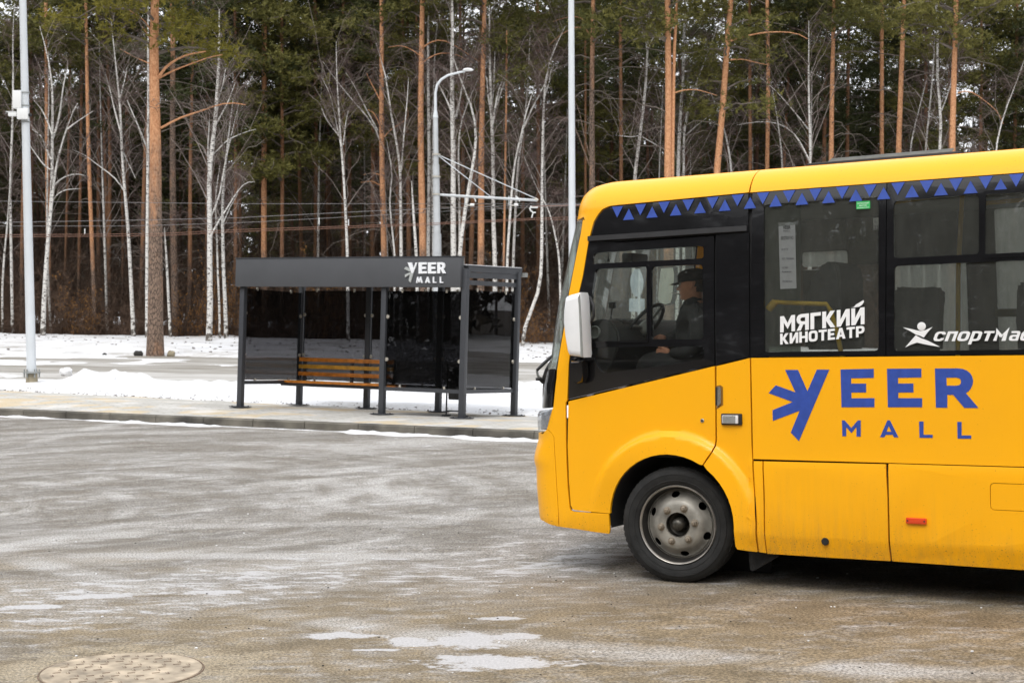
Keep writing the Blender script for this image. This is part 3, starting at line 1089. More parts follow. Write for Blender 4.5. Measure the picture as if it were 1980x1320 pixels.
def make_wheel(parent, x, y, z, steer, detail=True):
    """outer face looks towards -y"""
    w = empty('wheel')
    w.parent = parent
    w.location = (x, y, z)
    w.rotation_euler = (0, 0, steer)
    bm = bmesh.new()
    RT = .42
    prof = [(.290, .02), (.292, -.012), (.30, -.022), (.318, -.029), (.320, -.033), (.326, -.033), (.328, -.031), (.335, -.034), (.365, -.034), (.366, -.037), (.371, -.036), (.373, -.032), (.392, -.024), (.410, -.006), (.4185, .012), (RT, .03), (RT + .001, .07),
            (RT - .008, .072), (RT - .008, .082), (RT + .001, .084), (RT + .002, .13), (RT - .008, .132), (RT - .008, .142), (RT + .002, .144), (RT, .20), (.41, .225), (.38, .24), (.30, .235), (.29, .2)]
    lathe(bm, prof, 72)
    # shoulder blocks
    for k in range(60):
        a = 2 * math.pi * k / 60
        add_box(bm, ((RT - .004) * math.cos(a), .016, (RT - .004) * math.sin(a)), (.008, .022, .026), Matrix.Rotation(-a, 3, 'Y'))
    bm_link('tyre', bm, rubber, w, 30)
    bm = bmesh.new()
    lathe(bm, [(.290, .02), (.289, -.010), (.282, -.018), (.276, -.014), (.272, 0)], 72)
    bm_link('rim_edge', bm, lip_m, w, 50)
    bm = bmesh.new()
    lathe(bm, [(.276, -.006), (.262, .02), (.255, .055), (.252, .075), (.248, .20)], 72)
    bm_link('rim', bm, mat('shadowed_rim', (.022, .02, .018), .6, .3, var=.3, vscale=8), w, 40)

    # dished disc with five hand holes and a centre bore
    def disc_map(a, b):
        r = math.hypot(a, b)
        y = lerp_tab(r, [(0, .0), (.10, .0), (.125, .0), (.15, .002), (.172, .010), (.19, .028), (.205, .048), (.23, .070), (.26, .078)])
        return (a, y, b)
    outl = [(.252 * math.cos(2 * math.pi * k / 64), .252 * math.sin(2 * math.pi * k / 64)) for k in range(64)]
    bore = [(.088 * math.cos(2 * math.pi * k / 32), .088 * math.sin(2 * math.pi * k / 32)) for k in range(32)]
    hs = [bore]
    for k in range(6):
        a0 = R(98 - 60 * k)
        cx, cz = .217 * math.cos(a0), .217 * math.sin(a0)
        hh = []
        for j in range(14):
            t = 2 * math.pi * j / 14
            er, et = .022 * math.cos(t), .033 * math.sin(t)
            hh.append((cx + er * math.cos(a0) - et * math.sin(a0), cz + er * math.sin(a0) + et * math.cos(a0)))
        hs.append(hh)
    sheet('disc', outl, hs, disc_map, rim_m, w, .008, (steps(-.26, .26, .018), steps(-.26, .26, .018)), 50)
    bm = bmesh.new()
    lathe(bm, [(.0895, -.004), (.088, .03), (.084, .07), (.05, .085), (.048, .02), (.044, -.012), (.03, -.026), (.012, -.030), (.0, -.030)], 32)
    bm_link('hub', bm, hub_m, w, 40)
    bm = bmesh.new()
    lathe(bm, [(.25, .22), (.0, .22)], 32)
    bm_link('brake_drum', bm, dark, w)
    for k in range(6):
        a = R(68 + 60 * k)
        bm = bmesh.new()
        c = (.1275 * math.cos(a), 0, .1275 * math.sin(a))
        lathe(bm, [(.028, .004), (.028, -.005), (.024, -.007), (.020, -.007), (.020, -.026), (.013, -.029), (.011, -.042), (.0, -.043)], 12, c=c)
        bm_link('wheel_nut', bm, nut_m, w, 30)
    bm = bmesh.new()
    lathe(bm, [(.24, .06), (.24, .21)], 32)
    bm_link('rim_barrel', bm, dark, w)
    return w


# front wheel: its contact patch under the photographed one
_c = B(1312, 1016, .03)
make_wheel(bus, _c[0] - .010, .040, _c[1] + .006, R(8))
make_wheel(bus, _c[0], WID - .045, _c[1], R(180 + 5))
gz = h_road(*(BO[:2] + BX[:2] * RW))
zc_r = (gz + .42 - BX[2] * RW)
make_wheel(bus, RW, .07, zc_r, 0)
make_wheel(bus, RW, WID - .07, zc_r, R(180))

# wheel housings
for (cx, cz, rx, rz_, y0) in ((ARC[0], ARC[1], ARX + .012, ARZ + .012, .028), (RW, .46, .51, .51, .028)):
    for side in (0, 1):
        V, Fc = [], []
        for k in range(0, 25):
            a = R(-8 + 196 * k / 24)
            for yy in (y0, .62):
                V.append((cx + rx * math.cos(a), yy if side == 0 else WID - yy, cz + rz_ * math.sin(a)))
        for k in range(24):
            Fc.append((2 * k, 2 * k + 1, 2 * k + 3, 2 * k + 2))
        o_ = link('wheel_housing', mesh_np('wheel_housing', V, Fc, True), dark, bus)
        bx_ = box('housing_end', (cx, .63 if side == 0 else WID - .63, cz + .03), (rx * 2, .01, rz_ * 2 - .1), dark, bus)

# mud flap behind the front wheel and under-sill bar
fl_ = sheet('mud_flap', [B(1447, 1066, .12), B(1506, 1070, .12), B(1503, 1077, .12), B(1455, 1104, .12), B(1450, 1100, .12)], [], lambda a, b: (a, .12, b), rubber, bus, .02)

# ------------------------------------------------------------------ bus: fittings on the near side
def surf_poly(name, pts, m, off=.003, thick=.003, holes=(), parent=None, cuts=None, is_px=True):
    P_ = IP(pts) if is_px else pts
    H_ = [IP(h) if is_px else h for h in holes]
    return sheet(name, P_, H_, surf, m, parent or bus, thick, cuts, None, off=off)


# door handle: recess with a grip
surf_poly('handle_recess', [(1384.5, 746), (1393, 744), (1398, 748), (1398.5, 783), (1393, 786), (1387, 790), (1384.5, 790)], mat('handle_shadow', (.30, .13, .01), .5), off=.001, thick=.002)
surf_poly('handle_slot', [(1384, 748), (1388.2, 748), (1388.2, 783), (1384, 783)], blackm, off=.004, thick=.003)
surf_poly('handle_grip', [(1388.6, 747), (1394, 748), (1395.5, 752), (1395, 780), (1391, 783), (1388, 787), (1388.6, 770)], chrome, off=.012, thick=.010)


def disc_at(name, px, py, r, m, depth=.008, parent=None, off=0.0, n=20):
    s, z = inv(px, py)
    y = surf(s, z)[1]
    bm = bmesh.new()
    lathe(bm, [(r, off + .004), (r, off - depth * .6), (r * .85, off - depth), (0, off - depth)], n, c=(s, y, z))
    return bm_link(name, bm, m, parent or bus, 40)


disc_at('door_lock', 1358, 813, .015, chrome, .006)
disc_at('lock_keyhole', 1358, 813, .007, blackm, .009)
o = disc_at('plug', 1596, 1046, .026, rubber, .012)
# side repeater lamp
s0, z0 = inv(1396, 821.5)
s1, z1 = inv(1435.5, 798.8)
y_ = surf((s0 + s1) / 2, (z0 + z1) / 2)[1]
box('lamp_surround', ((s0 + s1) / 2, y_ - .008, (z0 + z1) / 2), (s1 - s0, .02, z1 - z0 - .004), blackm, bus, .008)
lm = mat('ribbed_lens', (.75, .75, .76), .2, var=.1, vscale=30)
lampo = box('side_lamp', ((s0 + s1) / 2 - .006, y_ - .02, (z0 + z1) / 2), (s1 - s0 - .035, .02, z1 - z0 - .026), lm, bus, .006)
for k in range(9):
    zz_ = z0 + .018 + (z1 - z0 - .036) * k / 8
    box('lens_rib', ((s0 + s1) / 2 - .012, y_ - .031, zz_), (s1 - s0 - .06, .003, .003), grey_pl, lampo)
# orange side marker
s0, z0 = inv(1753, 1012.5)
s1, z1 = inv(1792.5, 999.8)
y_ = surf(s0, z0)[1]
mk = box('side_marker', ((s0 + s1) / 2, y_ - .010, (z0 + z1) / 2), (s1 - s0, .024, .040), mat('orange_marker', (.72, .06, .012), .25, coat=.5), bus, .008)
for dx in (-.055, .055):
    bm = bmesh.new()
    lathe(bm, [(.006, -.012), (.005, -.014), (0, -.014)], 8, c=((s0 + s1) / 2 + dx, y_ - .010, (z0 + z1) / 2))
    bm_link('screw', bm, blackm, mk)

# zig-zag of blue triangles under the roof
tops = [(1193.8, 418.2), (1238, 413.8), (1282.5, 409.3), (1327.8, 405), (1374.5, 401), (1422.8, 398.3), (1472, 394), (1521, 390), (1572.8, 387), (1625, 384), (1676, 380.5),
        (1731, 377), (1786, 372.7), (1843.6, 369.2), (1901.7, 366), (1965, 361.5)]
sig0, sig15 = inv(*tops[0])[0], inv(*tops[15])[0]
per = (sig15 - sig0) / 15
hh_ = z_bt - inv(1676, 380.5)[1]
for k in range(0, int((REAR - sig0) / per)):
    cx = sig0 + per * k
    zt_ = z_bt - .006
    if cx < seam_s:
        zt_ = lerp_tab(cx, [(sig0, inv(1193.8, 399.6)[1]), (seam_s, z_bt - .006)])
    hgt = hh_ - .003
    hw = per * .238
    sheet('blue_triangle', [(cx - hw, zt_), (cx + hw, zt_), (cx, zt_ - hgt)], [], surf, blue, bus, .002, None, None, off=.0045)
    c2 = cx + per / 2
    zb2 = zt_ - hgt * 1.27
    sheet('blue_triangle', [(c2 - hw, zb2), (c2 + hw, zb2), (c2, zb2 + hgt)], [], surf, blue, bus, .002, None, None, off=.0045)

# mall lettering on the side: outlines as on the panel
Z5 = lambda L: [(1440 + x / 3.6667, 600 + y / 3.6667) for x, y in L]
surf_poly('logo_mark', Z5([(287, 421), (378, 421), (445, 572), (512, 419), (600, 419), (385, 925), (327, 865), (390, 710), (200, 782), (198, 706), (340, 648), (170, 585), (220, 530), (360, 580)]), blue, .0025, .002)
surf_poly('letter_e', Z5([(680, 418), (915, 413), (916, 477), (755, 480), (755, 518), (861, 518), (861, 580), (757, 581), (757, 622), (920, 621), (920, 685), (687, 685)]), blue, .0025, .002)
surf_poly('letter_e', Z5([(1009, 413), (1252, 411), (1253, 474), (1087, 477), (1088, 518), (1196, 517), (1197, 580), (1089, 581), (1089, 621), (1258, 621), (1258, 685), (1016, 685)]), blue, .0025, .002)
surf_poly('letter_r', Z5([(1349, 411), (1510, 410), (1545, 414), (1575, 426), (1598, 444), (1612, 466), (1620, 495), (1616, 525), (1604, 552), (1588, 572), (1568, 585), (1657, 690), (1557, 690), (1478, 597), (1436, 598), (1437, 688), (1356, 688)]), blue, .0025, .002,
          [Z5([(1430, 476), (1500, 475), (1520, 480), (1532, 492), (1534, 507), (1530, 520), (1520, 529), (1500, 533), (1432, 533)])])
surf_poly('letter_m', Z5([(690, 778), (708, 778), (756, 832), (803, 778), (823, 778), (823, 893), (793, 893), (793, 825), (757, 868), (720, 825), (720, 890), (693, 890)]), blue, .0025, .002)
surf_poly('letter_a', Z5([(1012, 778), (1030, 778), (1090, 898), (1058, 898), (1050, 880), (1000, 880), (991, 897), (960, 897)]), blue, .0025, .002, [Z5([(1021, 818), (1040, 858), (1006, 858)])])
surf_poly('letter_l', Z5([(1237, 786), (1268, 786), (1268, 880), (1333, 880), (1333, 902), (1240, 901)]), blue, .0025, .002)
surf_poly('letter_l', Z5([(1507, 789), (1538, 789), (1538, 885), (1606, 885), (1606, 908), (1510, 907)]), blue, .0025, .002)


def quad_map(bl, br, tr, tl, fn=None):
    q = [np.array(inv(*p)) for p in (bl, br, tr, tl)]

    def f(a, b):
        p = (1 - a) * (1 - b) * q[0] + a * (1 - b) * q[1] + a * b * q[2] + (1 - a) * b * q[3]
        return surf(p[0], p[1])
    return f


z5 = lambda x, y: (1440 + x / 3.6667, 600 + y / 3.6667)
word('МЯГКИИ', quad_map(z5(252, 157), z5(850, 97), z5(850, -23), z5(252, 43)), white_v, 'window_letter', bus)
surf_poly('feather_accent', Z5([(750, -20), (775, -24), (790, -42), (815, -56), (843, -73), (846, -60), (832, -40), (812, -26), (788, -22)]), white_v, .003, .002)
word('КИНОТЕАТР', quad_map(z5(252, 242), z5(850, 186), z5(850, 108), z5(252, 166)), white_v, 'window_letter', bus)
surf_poly('runner_mark', Z5([(1122, 120), (1175, 130), (1218, 141), (1250, 146), (1280, 140), (1332, 117), (1300, 152), (1270, 192), (1240, 178), (1215, 172), (1180, 150)]), white_v, .003, .002)
surf_poly('runner_mark', Z5([(1213, 176), (1250, 196), (1300, 215), (1385, 258), (1300, 245), (1222, 228), (1180, 242), (1138, 262), (1170, 225)]), white_v, .003, .002)
disc_at('runner_mark', 1440 + 1254 / 3.6667, 600 + 113 / 3.6667, .028, white_v, .003, off=-.002)
word('СПОрТ', quad_map(z5(1345, 218), z5(1762, 216), z5(1762, 146), z5(1345, 150)), white_v, 'window_letter', bus, gap=.12, shear=.28)
surf_poly('window_lettering', Z5([(1760, 215), (1782, 168), (1785, 125), (1825, 172), (1878, 120), (1862, 168), (1850, 215), (1820, 216), (1838, 165), (1822, 190), (1808, 188), (1796, 168), (1785, 216)]), white_v, .003, .002)
word('аСТер', quad_map(z5(1880, 215), z5(2270, 213), z5(2270, 141), z5(1880, 146)), white_v, 'window_letter', bus, gap=.12, shear=.28)

# green exit sticker, small sticker
surf_poly('green_sticker', [(1656, 389.6), (1682.7, 388.6), (1682.7, 403.3), (1656, 404.9)], mat('green_vinyl', (.03, .42, .10), .5), .003, .002)
text_mesh('ЗАПАСНЫЙ', quad_map((1658, 395), (1680, 394), (1680, 390.5), (1658, 391.5)), white_v, 'sticker_words', bus, off=.004, thick=.0005)
text_mesh('ВЫХОД', quad_map((1662, 399.5), (1676, 398.5), (1676, 395.5), (1662, 396.5)), white_v, 'sticker_words', bus, off=.004, thick=.0005)
text_mesh('для выдергивания', quad_map((1658, 403.5), (1680, 402.2), (1680, 400.2), (1658, 401.2)), white_v, 'sticker_words', bus, off=.004, thick=.0005)
surf_poly('small_sticker', [(1687, 421), (1698.5, 420), (1698.5, 443), (1688, 444)], mat('pale_vinyl', (.17, .17, .16), .5), -.016, .001)
text_mesh('L.', quad_map((1690, 430), (1696, 429.6), (1696, 423), (1690, 423.5)), blackm, 'sticker_words', bus, off=-.0145, thick=.0005)
text_mesh('25', quad_map((1689, 443), (1697.5, 442.5), (1697.5, 435), (1689, 435.7)), blackm, 'sticker_words', bus, off=-.0145, thick=.0005)

# roof hatch
hx0, hx1 = B(1552, 330, .5)[0], B(1850, 315, .5)[0]
box('roof_hatch', ((hx0 + hx1) / 2, .95, Z_TOP + .025), (hx1 - hx0, .75, .05), blackm, bus, .01)
for k in range(3):
    box('hatch_rail', ((hx0 + hx1) / 2 + .05, .60 + .03 * k, Z_TOP + .052 + .012 * k), (hx1 - hx0 - .22, .015, .010), grey_pl, bus)

# ------------------------------------------------------------------ mirrors and wipers
white_p = mat('white_mirror_shell', (.82, .83, .84), .3, var=.04, vscale=6, coat=.3)
MD = -.16
mo = [B(x, y, MD) for x, y in ((1097, 573.5), (1104, 570.5), (1124, 565), (1126, 580), (1128.5, 640), (1130.5, 691), (1117, 689), (1103.6, 687), (1101, 680), (1096, 650), (1093, 622), (1093.5, 600))]
cx_ = sum(p[0] for p in mo) / len(mo); cz_ = sum(p[1] for p in mo) / len(mo)


def loft(name, rings, m, parent, smooth_angle=50, cap=True):
    V, Fc = [], []
    n_ = len(rings[0])
    for r_ in rings:
        V += r_
    for i in range(len(rings) - 1):
        for k in range(n_):
            k2 = (k + 1) % n_
            Fc.append((i * n_ + k, i * n_ + k2, (i + 1) * n_ + k2, (i + 1) * n_ + k))
    if cap:
        Fc.append(tuple(range(n_))[::-1])
        Fc.append(tuple((len(rings) - 1) * n_ + k for k in range(n_)))
    bm = bmesh.new()
    me = mesh_np(name, V, Fc)
    bm.from_mesh(me)
    bpy.data.meshes.remove(me)
    return bm_link(name, bm, m, parent, smooth_angle)


def scaled(P_, k, y, dx=0, dz=0):
    return [(cx_ + (x - cx_) * k + dx, y, cz_ + (z - cz_) * k + dz) for x, z in P_]


mir = loft('mirror', [scaled(mo, .80, MD - .035), scaled(mo, .94, MD - .028), scaled(mo, 1.0, MD - .005), scaled(mo, 1.0, MD + .10), scaled(mo, .9, MD + .13)], white_p, bus)
sheet('mirror_back', [B(1124.5, 568, MD), B(1128.5, 640, MD), B(1130.3, 690, MD), B(1126, 689, MD), B(1123, 640, MD), B(1121, 575, MD)], [], lambda a, b: (a + .004, MD - .034, b), grey_pl, bus, .004)
cx_, cz_ = 0, 0
m2 = [B(x, y, -.05) for x, y in ((1108.5, 697), (1133, 696), (1134, 728), (1130, 738), (1122, 742), (1114, 739), (1110, 728))]
cx_ = sum(p[0] for p in m2) / len(m2); cz_ = sum(p[1] for p in m2) / len(m2)
loft('lower_mirror', [scaled(m2, .85, -.10), scaled(m2, 1.0, -.08), scaled(m2, 1.0, -.03), scaled(m2, .9, -.01)], black, bus)
tube('mirror_arm', [B3(1112, 692, -.05), B3(1113, 700, -.03), B3(1116, 705, .0)], .012, blackm, bus)
tube('mirror_arm', [B3(1133, 632, .03), B3(1141, 628, -.02), B3(1148, 610, -.05), B3(1147, 590, -.05), B3(1141, 575, -.02), B3(1137, 574, .03)], .011, blackm, bus)
# far mirror, seen through the cab
gmir = mat('mirror_silver', (.8, .8, .8), .03, 1.0)
fm = [B(x, y, WID + .22) for x, y in ((1279, 517), (1304, 515), (1307, 530), (1303, 575), (1299, 587), (1290, 590), (1276, 587), (1273, 580), (1275, 550))]
cx_ = sum(p[0] for p in fm) / len(fm); cz_ = sum(p[1] for p in fm) / len(fm)
loft('far_mirror', [scaled(fm, 1, WID + .20), scaled(fm, 1, WID + .28)], blackm, bus)
sheet('mirror_glass', scaled2 := [(cx_ + (x - cx_) * .92, cz_ + (z - cz_) * .94) for x, z in fm], [], lambda a, b: (a, WID + .198, b), mat('pale_mirror_glass', (.55, .56, .50), .25), bus, .004)
# wipers at the foot of the screen
tube('wiper_arm', [B3(1068, 688, .5), B3(1052, 702, .42), B3(1038, 716, .40)], [.012, .014, .012], blackm, bus)
tube('wiper_arm', [B3(1066, 697, .45), B3(1056, 715, .42), B3(1050, 733, .42)], [.010, .012, .012], blackm, bus)
tube('wiper_pivot', [B3(1036, 733, .40), B3(1044, 732, .42), B3(1051, 738, .45)], [.012, .018, .02], blackm, bus)
tube('wiper_link', [B3(1038, 716, .40), B3(1040, 726, .40), B3(1044, 732, .42)], .010, grey_pl, bus)

# ------------------------------------------------------------------ inside the bus
ypole = mat('yellow_handrail', (.95, .58, .01), .4)
seat_m = mat('dark_seat_fabric', (.035, .036, .04), .9, var=.3, vscale=20)
dashm = mat('dashboard_plastic', (.028, .029, .03), .55, var=.2, vscale=12)
wallm = mat('grey_inner_panel', (.20, .22, .21), .7, var=.1, vscale=5)


def prism(name, pts, y0, y1, m, parent=None, bevel=0.0, holes=None):
    bm = bmesh.new()
    a = [bm.verts.new((x, y0, z)) for x, z in pts]
    b = [bm.verts.new((x, y1, z)) for x, z in pts]
    bm.faces.new(a)
    bm.faces.new(b[::-1])
    for i in range(len(pts)):
        j = (i + 1) % len(pts)
        bm.faces.new((a[j], a[i], b[i], b[j]))
    if bevel:
        bmesh.ops.bevel(bm, geom=bm.edges[:], offset=bevel, segments=2, affect='EDGES')
    return bm_link(name, bm, m, parent or bus, 40)


dd = .30
dp = [B(x, y, dd) for x, y in ((1128, 640), (1150, 628), (1178, 617), (1194, 617), (1206, 624), (1216, 640), (1218, 665), (1205, 700), (1190, 730), (1150, 740), (1110, 730))]
prism('dashboard', dp, .12, WID - .12, dashm, bus, .015)
prism('instrument_hood', [B(x, y, dd) for x, y in ((1165, 628), (1190, 615), (1206, 620), (1210, 640), (1180, 645))], .28, .85, blackm, bus, .01)
box('parcel_shelf', (B(1300, 640, 1.8)[0] - .15, WID - .35, B(1300, 640, 1.8)[1] - .22), (1.15, .35, .5), dashm, bus, .03)
# air vent
bm = bmesh.new()
vs_, vz_ = B(1160, 642, .2)
lathe(bm, [(.05, .0), (.05, -.02), (.042, -.02), (.038, .0), (0, 0)], 20, c=(vs_, .118, vz_))
bm_link('air_vent', bm, grey_pl, bus, 40)
# steering wheel
sw = empty('steering_wheel')
sw.parent = bus
sc_, sz_ = B(1243, 631, .55)
sw.location = (sc_, .56, sz_)
sw.rotation_euler = (0, R(-50), 0)
V, Fc = [], []
N1, N2, R1, R2 = 40, 8, .215, .0145
for i in range(N1):
    a = 2 * math.pi * i / N1
    for j in range(N2):
        b_ = 2 * math.pi * j / N2
        V.append(((R1 + R2 * math.cos(b_)) * math.cos(a), (R1 + R2 * math.cos(b_)) * math.sin(a), R2 * math.sin(b_)))
for i in range(N1):
    for j in range(N2):
        Fc.append((i * N2 + j, ((i + 1) % N1) * N2 + j, ((i + 1) % N1) * N2 + (j + 1) % N2, i * N2 + (j + 1) % N2))
link('wheel_rim', mesh_np('wheel_rim', V, Fc, True), blackm, sw)
bm = bmesh.new()
lathe(bm, [(0, .02), (.05, .018), (.065, 0), (.06, -.05), (.04, -.07)], 20, axis='z')
bm_link('horn_pad', bm, grey_pl, sw, 40)
for a in (20, 160, 270):
    c, s = math.cos(R(a)), math.sin(R(a))
    tube('spoke', [(.05 * c, .05 * s, -.01), (.21 * c, .21 * s, 0)], .012, grey_pl, sw)
tube('steering_column', [(sc_, .56, sz_ - .03), (sc_ - .25, .56, sz_ - .22)], [.05, .06], dashm, bus)
# inner mirror, hanging ornament and suction holder
box('inner_mirror', (*B(1228, 502, 1.17)[:1], 1.17, B(1228, 502, 1.17)[1]), (.10, .30, .10), blackm, bus, .02)
tube('hanging_cord', [B3(1176, 484, .8), B3(1176, 500, .8)], .003, blackm, bus)
tube('air_freshener', [B3(1176, 499, .8), B3(1176, 506.5, .8)], [.006, .016], blackm, bus)
box('phone_holder', (B(1184, 590, .45)[0], .45, B(1184, 590, .45)[1]), (.045, .05, .05), blackm, bus, .01)
tube('sun_visor_rod', [B3(1184, 592, .45), B3(1178, 640, .45)], .006, blackm, bus)
# bulkhead behind the driver, seats, handrails
s_b = B(1392, 560, .4)[0] - .12
box('bulkhead', (s_b + .20, .62, 1.55), (.04, .95, 1.3), dark, bus)
drv = [B(x, y, .6) for x, y in ((1352, 680), (1356, 610), (1362, 590), (1378, 588), (1384, 600), (1386, 690))]
prism('driver_seat_back', drv, .35, .83, seat_m, bus, .03)
prism('driver_seat_cushion', [B(x, y, .6) for x, y in ((1290, 708), (1296, 700), (1380, 698), (1384, 722), (1292, 728))], .33, .85, seat_m, bus, .02)
box('seat_pedestal', (B(1335, 730, .6)[0], .6, 1.02), (.4, .35, .20), dark, bus)


def pass_seat(s, y0, y1, zt_=None):
    """two seats side by side, seen from behind or the side"""
    zt_ = zt_ or 2.02
    for (ya, yb) in ((y0, (y0 + y1) / 2 - .005), ((y0 + y1) / 2 + .005, y1)):
        w_ = yb - ya
        prof = [(-.13, 1.28), (-.10, 1.45), (0.04, zt_ - .10), (.07, zt_), (.12, zt_), (.14, zt_ - .08), (.02, 1.30), (.0, 1.25)]
        bm = bmesh.new()
        a = [bm.verts.new((s + x, ya, z)) for x, z in prof]
        b = [bm.verts.new((s + x, yb, z)) for x, z in prof]
        bm.faces.new(a); bm.faces.new(b[::-1])
        for i in range(len(prof)):
            j = (i + 1) % len(prof)
            bm.faces.new((a[j], a[i], b[i], b[j]))
        bmesh.ops.bevel(bm, geom=bm.edges[:], offset=.035, segments=3, affect='EDGES')
        bm_link('seat_back', bm, seat_m, bus, 60)
        box('seat_cushion', (s - .30, (ya + yb) / 2, 1.27), (.44, w_, .12), seat_m, bus, .03)


# near-side single seat behind the first window and rows further back
s_p1 = B(1640, 560, .45)[0]
pr = [B(x, y, .5) for x, y in ((1575, 640), (1578, 605), (1585, 560), (1597, 540), (1604, 522), (1615, 510), (1628, 507), (1640, 510), (1646, 530), (1648, 600), (1650, 675), (1580, 675))]
prism('seat_back', pr, .25, .78, seat_m, bus, .02)
def seat_facing(px0, px1, pyt, d):
    p = [B(x, y, d) for x, y in ((px0 + 3, 680), (px0, 620), (px0 + 1, pyt + 12), (px0 + 4, pyt + 3), (px0 + 12, pyt), ((px0 + px1) / 2, pyt + 3), (px1 - 14, pyt), (px1 - 4, pyt + 4), (px1, pyt + 18), (px1 - 5, 600), (px1 - 6, 680))]
    prism('seat_back', p, d - .06, d + .06, seat_m, bus, .02)
seat_facing(1730, 1826, 554, .75)
seat_facing(1968, 2060, 545, .95)
pass_seat(4.2, .3, 1.1)
pass_seat(3.5, 1.35, 2.15)
# handrails
dpl = .95
tube('handrail', [B3(1861, 370, dpl), B3(1853, 520, dpl), B3(1852, 690, dpl)], .0165, ypole, bus, 10)
tube('handrail', [B3(1730, 391, dpl), B3(1860, 372, dpl), B3(2100, 338, dpl)], .0165, ypole, bus, 10)
tube('handrail', [B3(1485, 595, .14), B3(1499, 584, .14), B3(1540, 586, .16), B3(1598, 588, .20), B3(1606, 600, .22), B3(1618, 640, .22), B3(1628, 690, .22)], .0165, ypole, bus, 10)
tube('handrail', [B3(1486, 598, .14), B3(1499, 583, .14)], .027, ypole, bus, 10)
tube('handrail', [B3(1925, 605, 1.6), B3(1990, 604, 1.6), B3(2060, 600, 1.6)], .03, mat('olive_cover', (.20, .17, .03), .7), bus, 8)
tube('handrail', [B3(1905, 393, 1.3), B3(2100, 375, 1.3)], .0165, ypole, bus, 10)
# screen behind the driver (grey partition) with the paper notice
gp = sheet('partition_glass', [B(1470, 680, .52), B(1470, 398, .52), B(1548, 392, .52), B(1548, 680, .52)], [], lambda a, b: (a, .52, b), glass('milky_glass', (.5, .55, .5), .42, (.55, .60, .55)), bus, .004)
paper = mat('paper_notice', (.34, .34, .36), .7, var=.06, vscale=30)
pq = [(1503.3, 429.5), (1535.5, 428.6), (1538.2, 556.8), (1506.8, 558.2)]
o = surf_poly('paper_notice', [pq[0], pq[1], pq[2], pq[3]], paper, -.018, .001)


def pmap(bl, br, h):
    return quad_map(bl, br, (br[0], br[1] - h), (bl[0], bl[1] - h))


ink = mat('notice_ink', (.05, .05, .055), .7)
for s_, bl, br, h, bo in (('VEER', (1512, 443), (1527, 442), 7.5, .03), ('MALL', (1513, 447.5), (1526, 446.8), 2.6, .0), ('БЕСПЛАТНО', (1508.5, 463), (1532, 462), 6.5, .01),
                          ('ост. УГТИ', (1509.5, 483.5), (1521.5, 483), 4, .0), ('ост. Чапаева', (1510.5, 501), (1533, 500.5), 4, .0), ('ост. Улица', (1510.5, 519), (1521.5, 518.5), 4, .0),
                          ('Фрунзенская', (1510.5, 527), (1528, 526.5), 4, .0), ('ТРЦ VEER Молл', (1511, 546), (1530, 545.5), 4.2, .0)):
    text_mesh(s_, pmap(bl, br, h), ink, 'notice_words', o, bold=bo, off=-.0165, thick=.0005)

# ================================================================== THE DRIVER (a thing of his own, seated in the cab)
skin = mat('skin', (.62, .29, .18), .5, var=.12, vscale=12)
cloth_d = mat('black_jacket', (.028, .028, .030), .85, var=.4, vscale=10, bump=.5, bscale=25)
trouser = mat('dark_trousers', (.022, .022, .026), .9, var=.2, vscale=10)
hair = mat('grey_brown_hair', (.05, .04, .035), .8, var=.3, vscale=40)
cap_m = mat('black_cap', (.012, .012, .013), .8, var=.2, vscale=20)

driver = empty('person', mw=bus.matrix_world.copy() @ Matrix.Translation((B(1345, 700, .60)[0], .60, B(1345, 700, .60)[1])))
tag(driver, 'driver in black cap and dark jacket, cigarette in mouth, grey cloth in hand', 'person')
DO = np.array([B(1345, 700, .60)[0], .60, B(1345, 700, .60)[1]])


def D(px, py, d=.60):
    p = np.array(B3(px, py, d)) - DO
    return tuple(p)


def skin_body(name, pts, edges, radii, m, parent, root=0, sub=2):
    me = bpy.data.meshes.new(name)
    me.from_pydata(pts, edges, [])
    o = link(name, me, m, parent)
    md = o.modifiers.new('skin', 'SKIN')
    md.use_smooth_shade = True
    for i, r in enumerate(radii):
        rr = r if hasattr(r, '__len__') else (r, r)
        me.skin_vertices[0].data[i].radius = rr
        me.skin_vertices[0].data[i].use_root = (i == root)
    s = o.modifiers.new('smooth', 'SUBSURF')
    s.levels = sub
    s.render_levels = sub
    return o


# skeleton: pelvis .. neck, near arm (left), far arm, legs
P = [D(1352, 702), D(1350, 672), D(1347, 640), D(1345, 607), D(1342, 592), D(1337, 580),          # 0-5 spine to neck
     D(1350, 603, .42), D(1352, 640, .36), D(1346, 676, .36), D(1320, 684, .40), D(1296, 682, .42),  # 6-10 near arm
     D(1344, 602, .78), D(1330, 640, .82), D(1300, 655, .80), D(1285, 660, .76),                   # 11-14 far arm
     D(1345, 704, .50), D(1290, 698, .46), D(1248, 700, .45), D(1238, 745, .45), D(1225, 785, .45),  # 15-19 near leg
     D(1345, 704, .70), D(1290, 698, .74), D(1248, 700, .76), D(1238, 745, .76), D(1225, 785, .76)]
E = [(0, 1), (1, 2), (2, 3), (3, 4), (4, 5), (3, 6), (6, 7), (7, 8), (8, 9), (9, 10), (3, 11), (11, 12), (12, 13), (13, 14),
     (0, 15), (15, 16), (16, 17), (17, 18), (18, 19), (0, 20), (20, 21), (21, 22), (22, 23), (23, 24)]
RD = [(.15, .17), (.15, .17), (.15, .18), (.13, .18), (.07, .09), (.06, .06), .085, .07, .062, .052, .044, .085, .07, .055, .044,
      .11, .10, .078, .06, .05, .11, .10, .078, .06, .05]
skin_body('body', P, E, RD, cloth_d, driver)
# collar
tube('collar', [D(1341, 588), D(1337, 578)], [.085, .068], cloth_d, driver, 14)


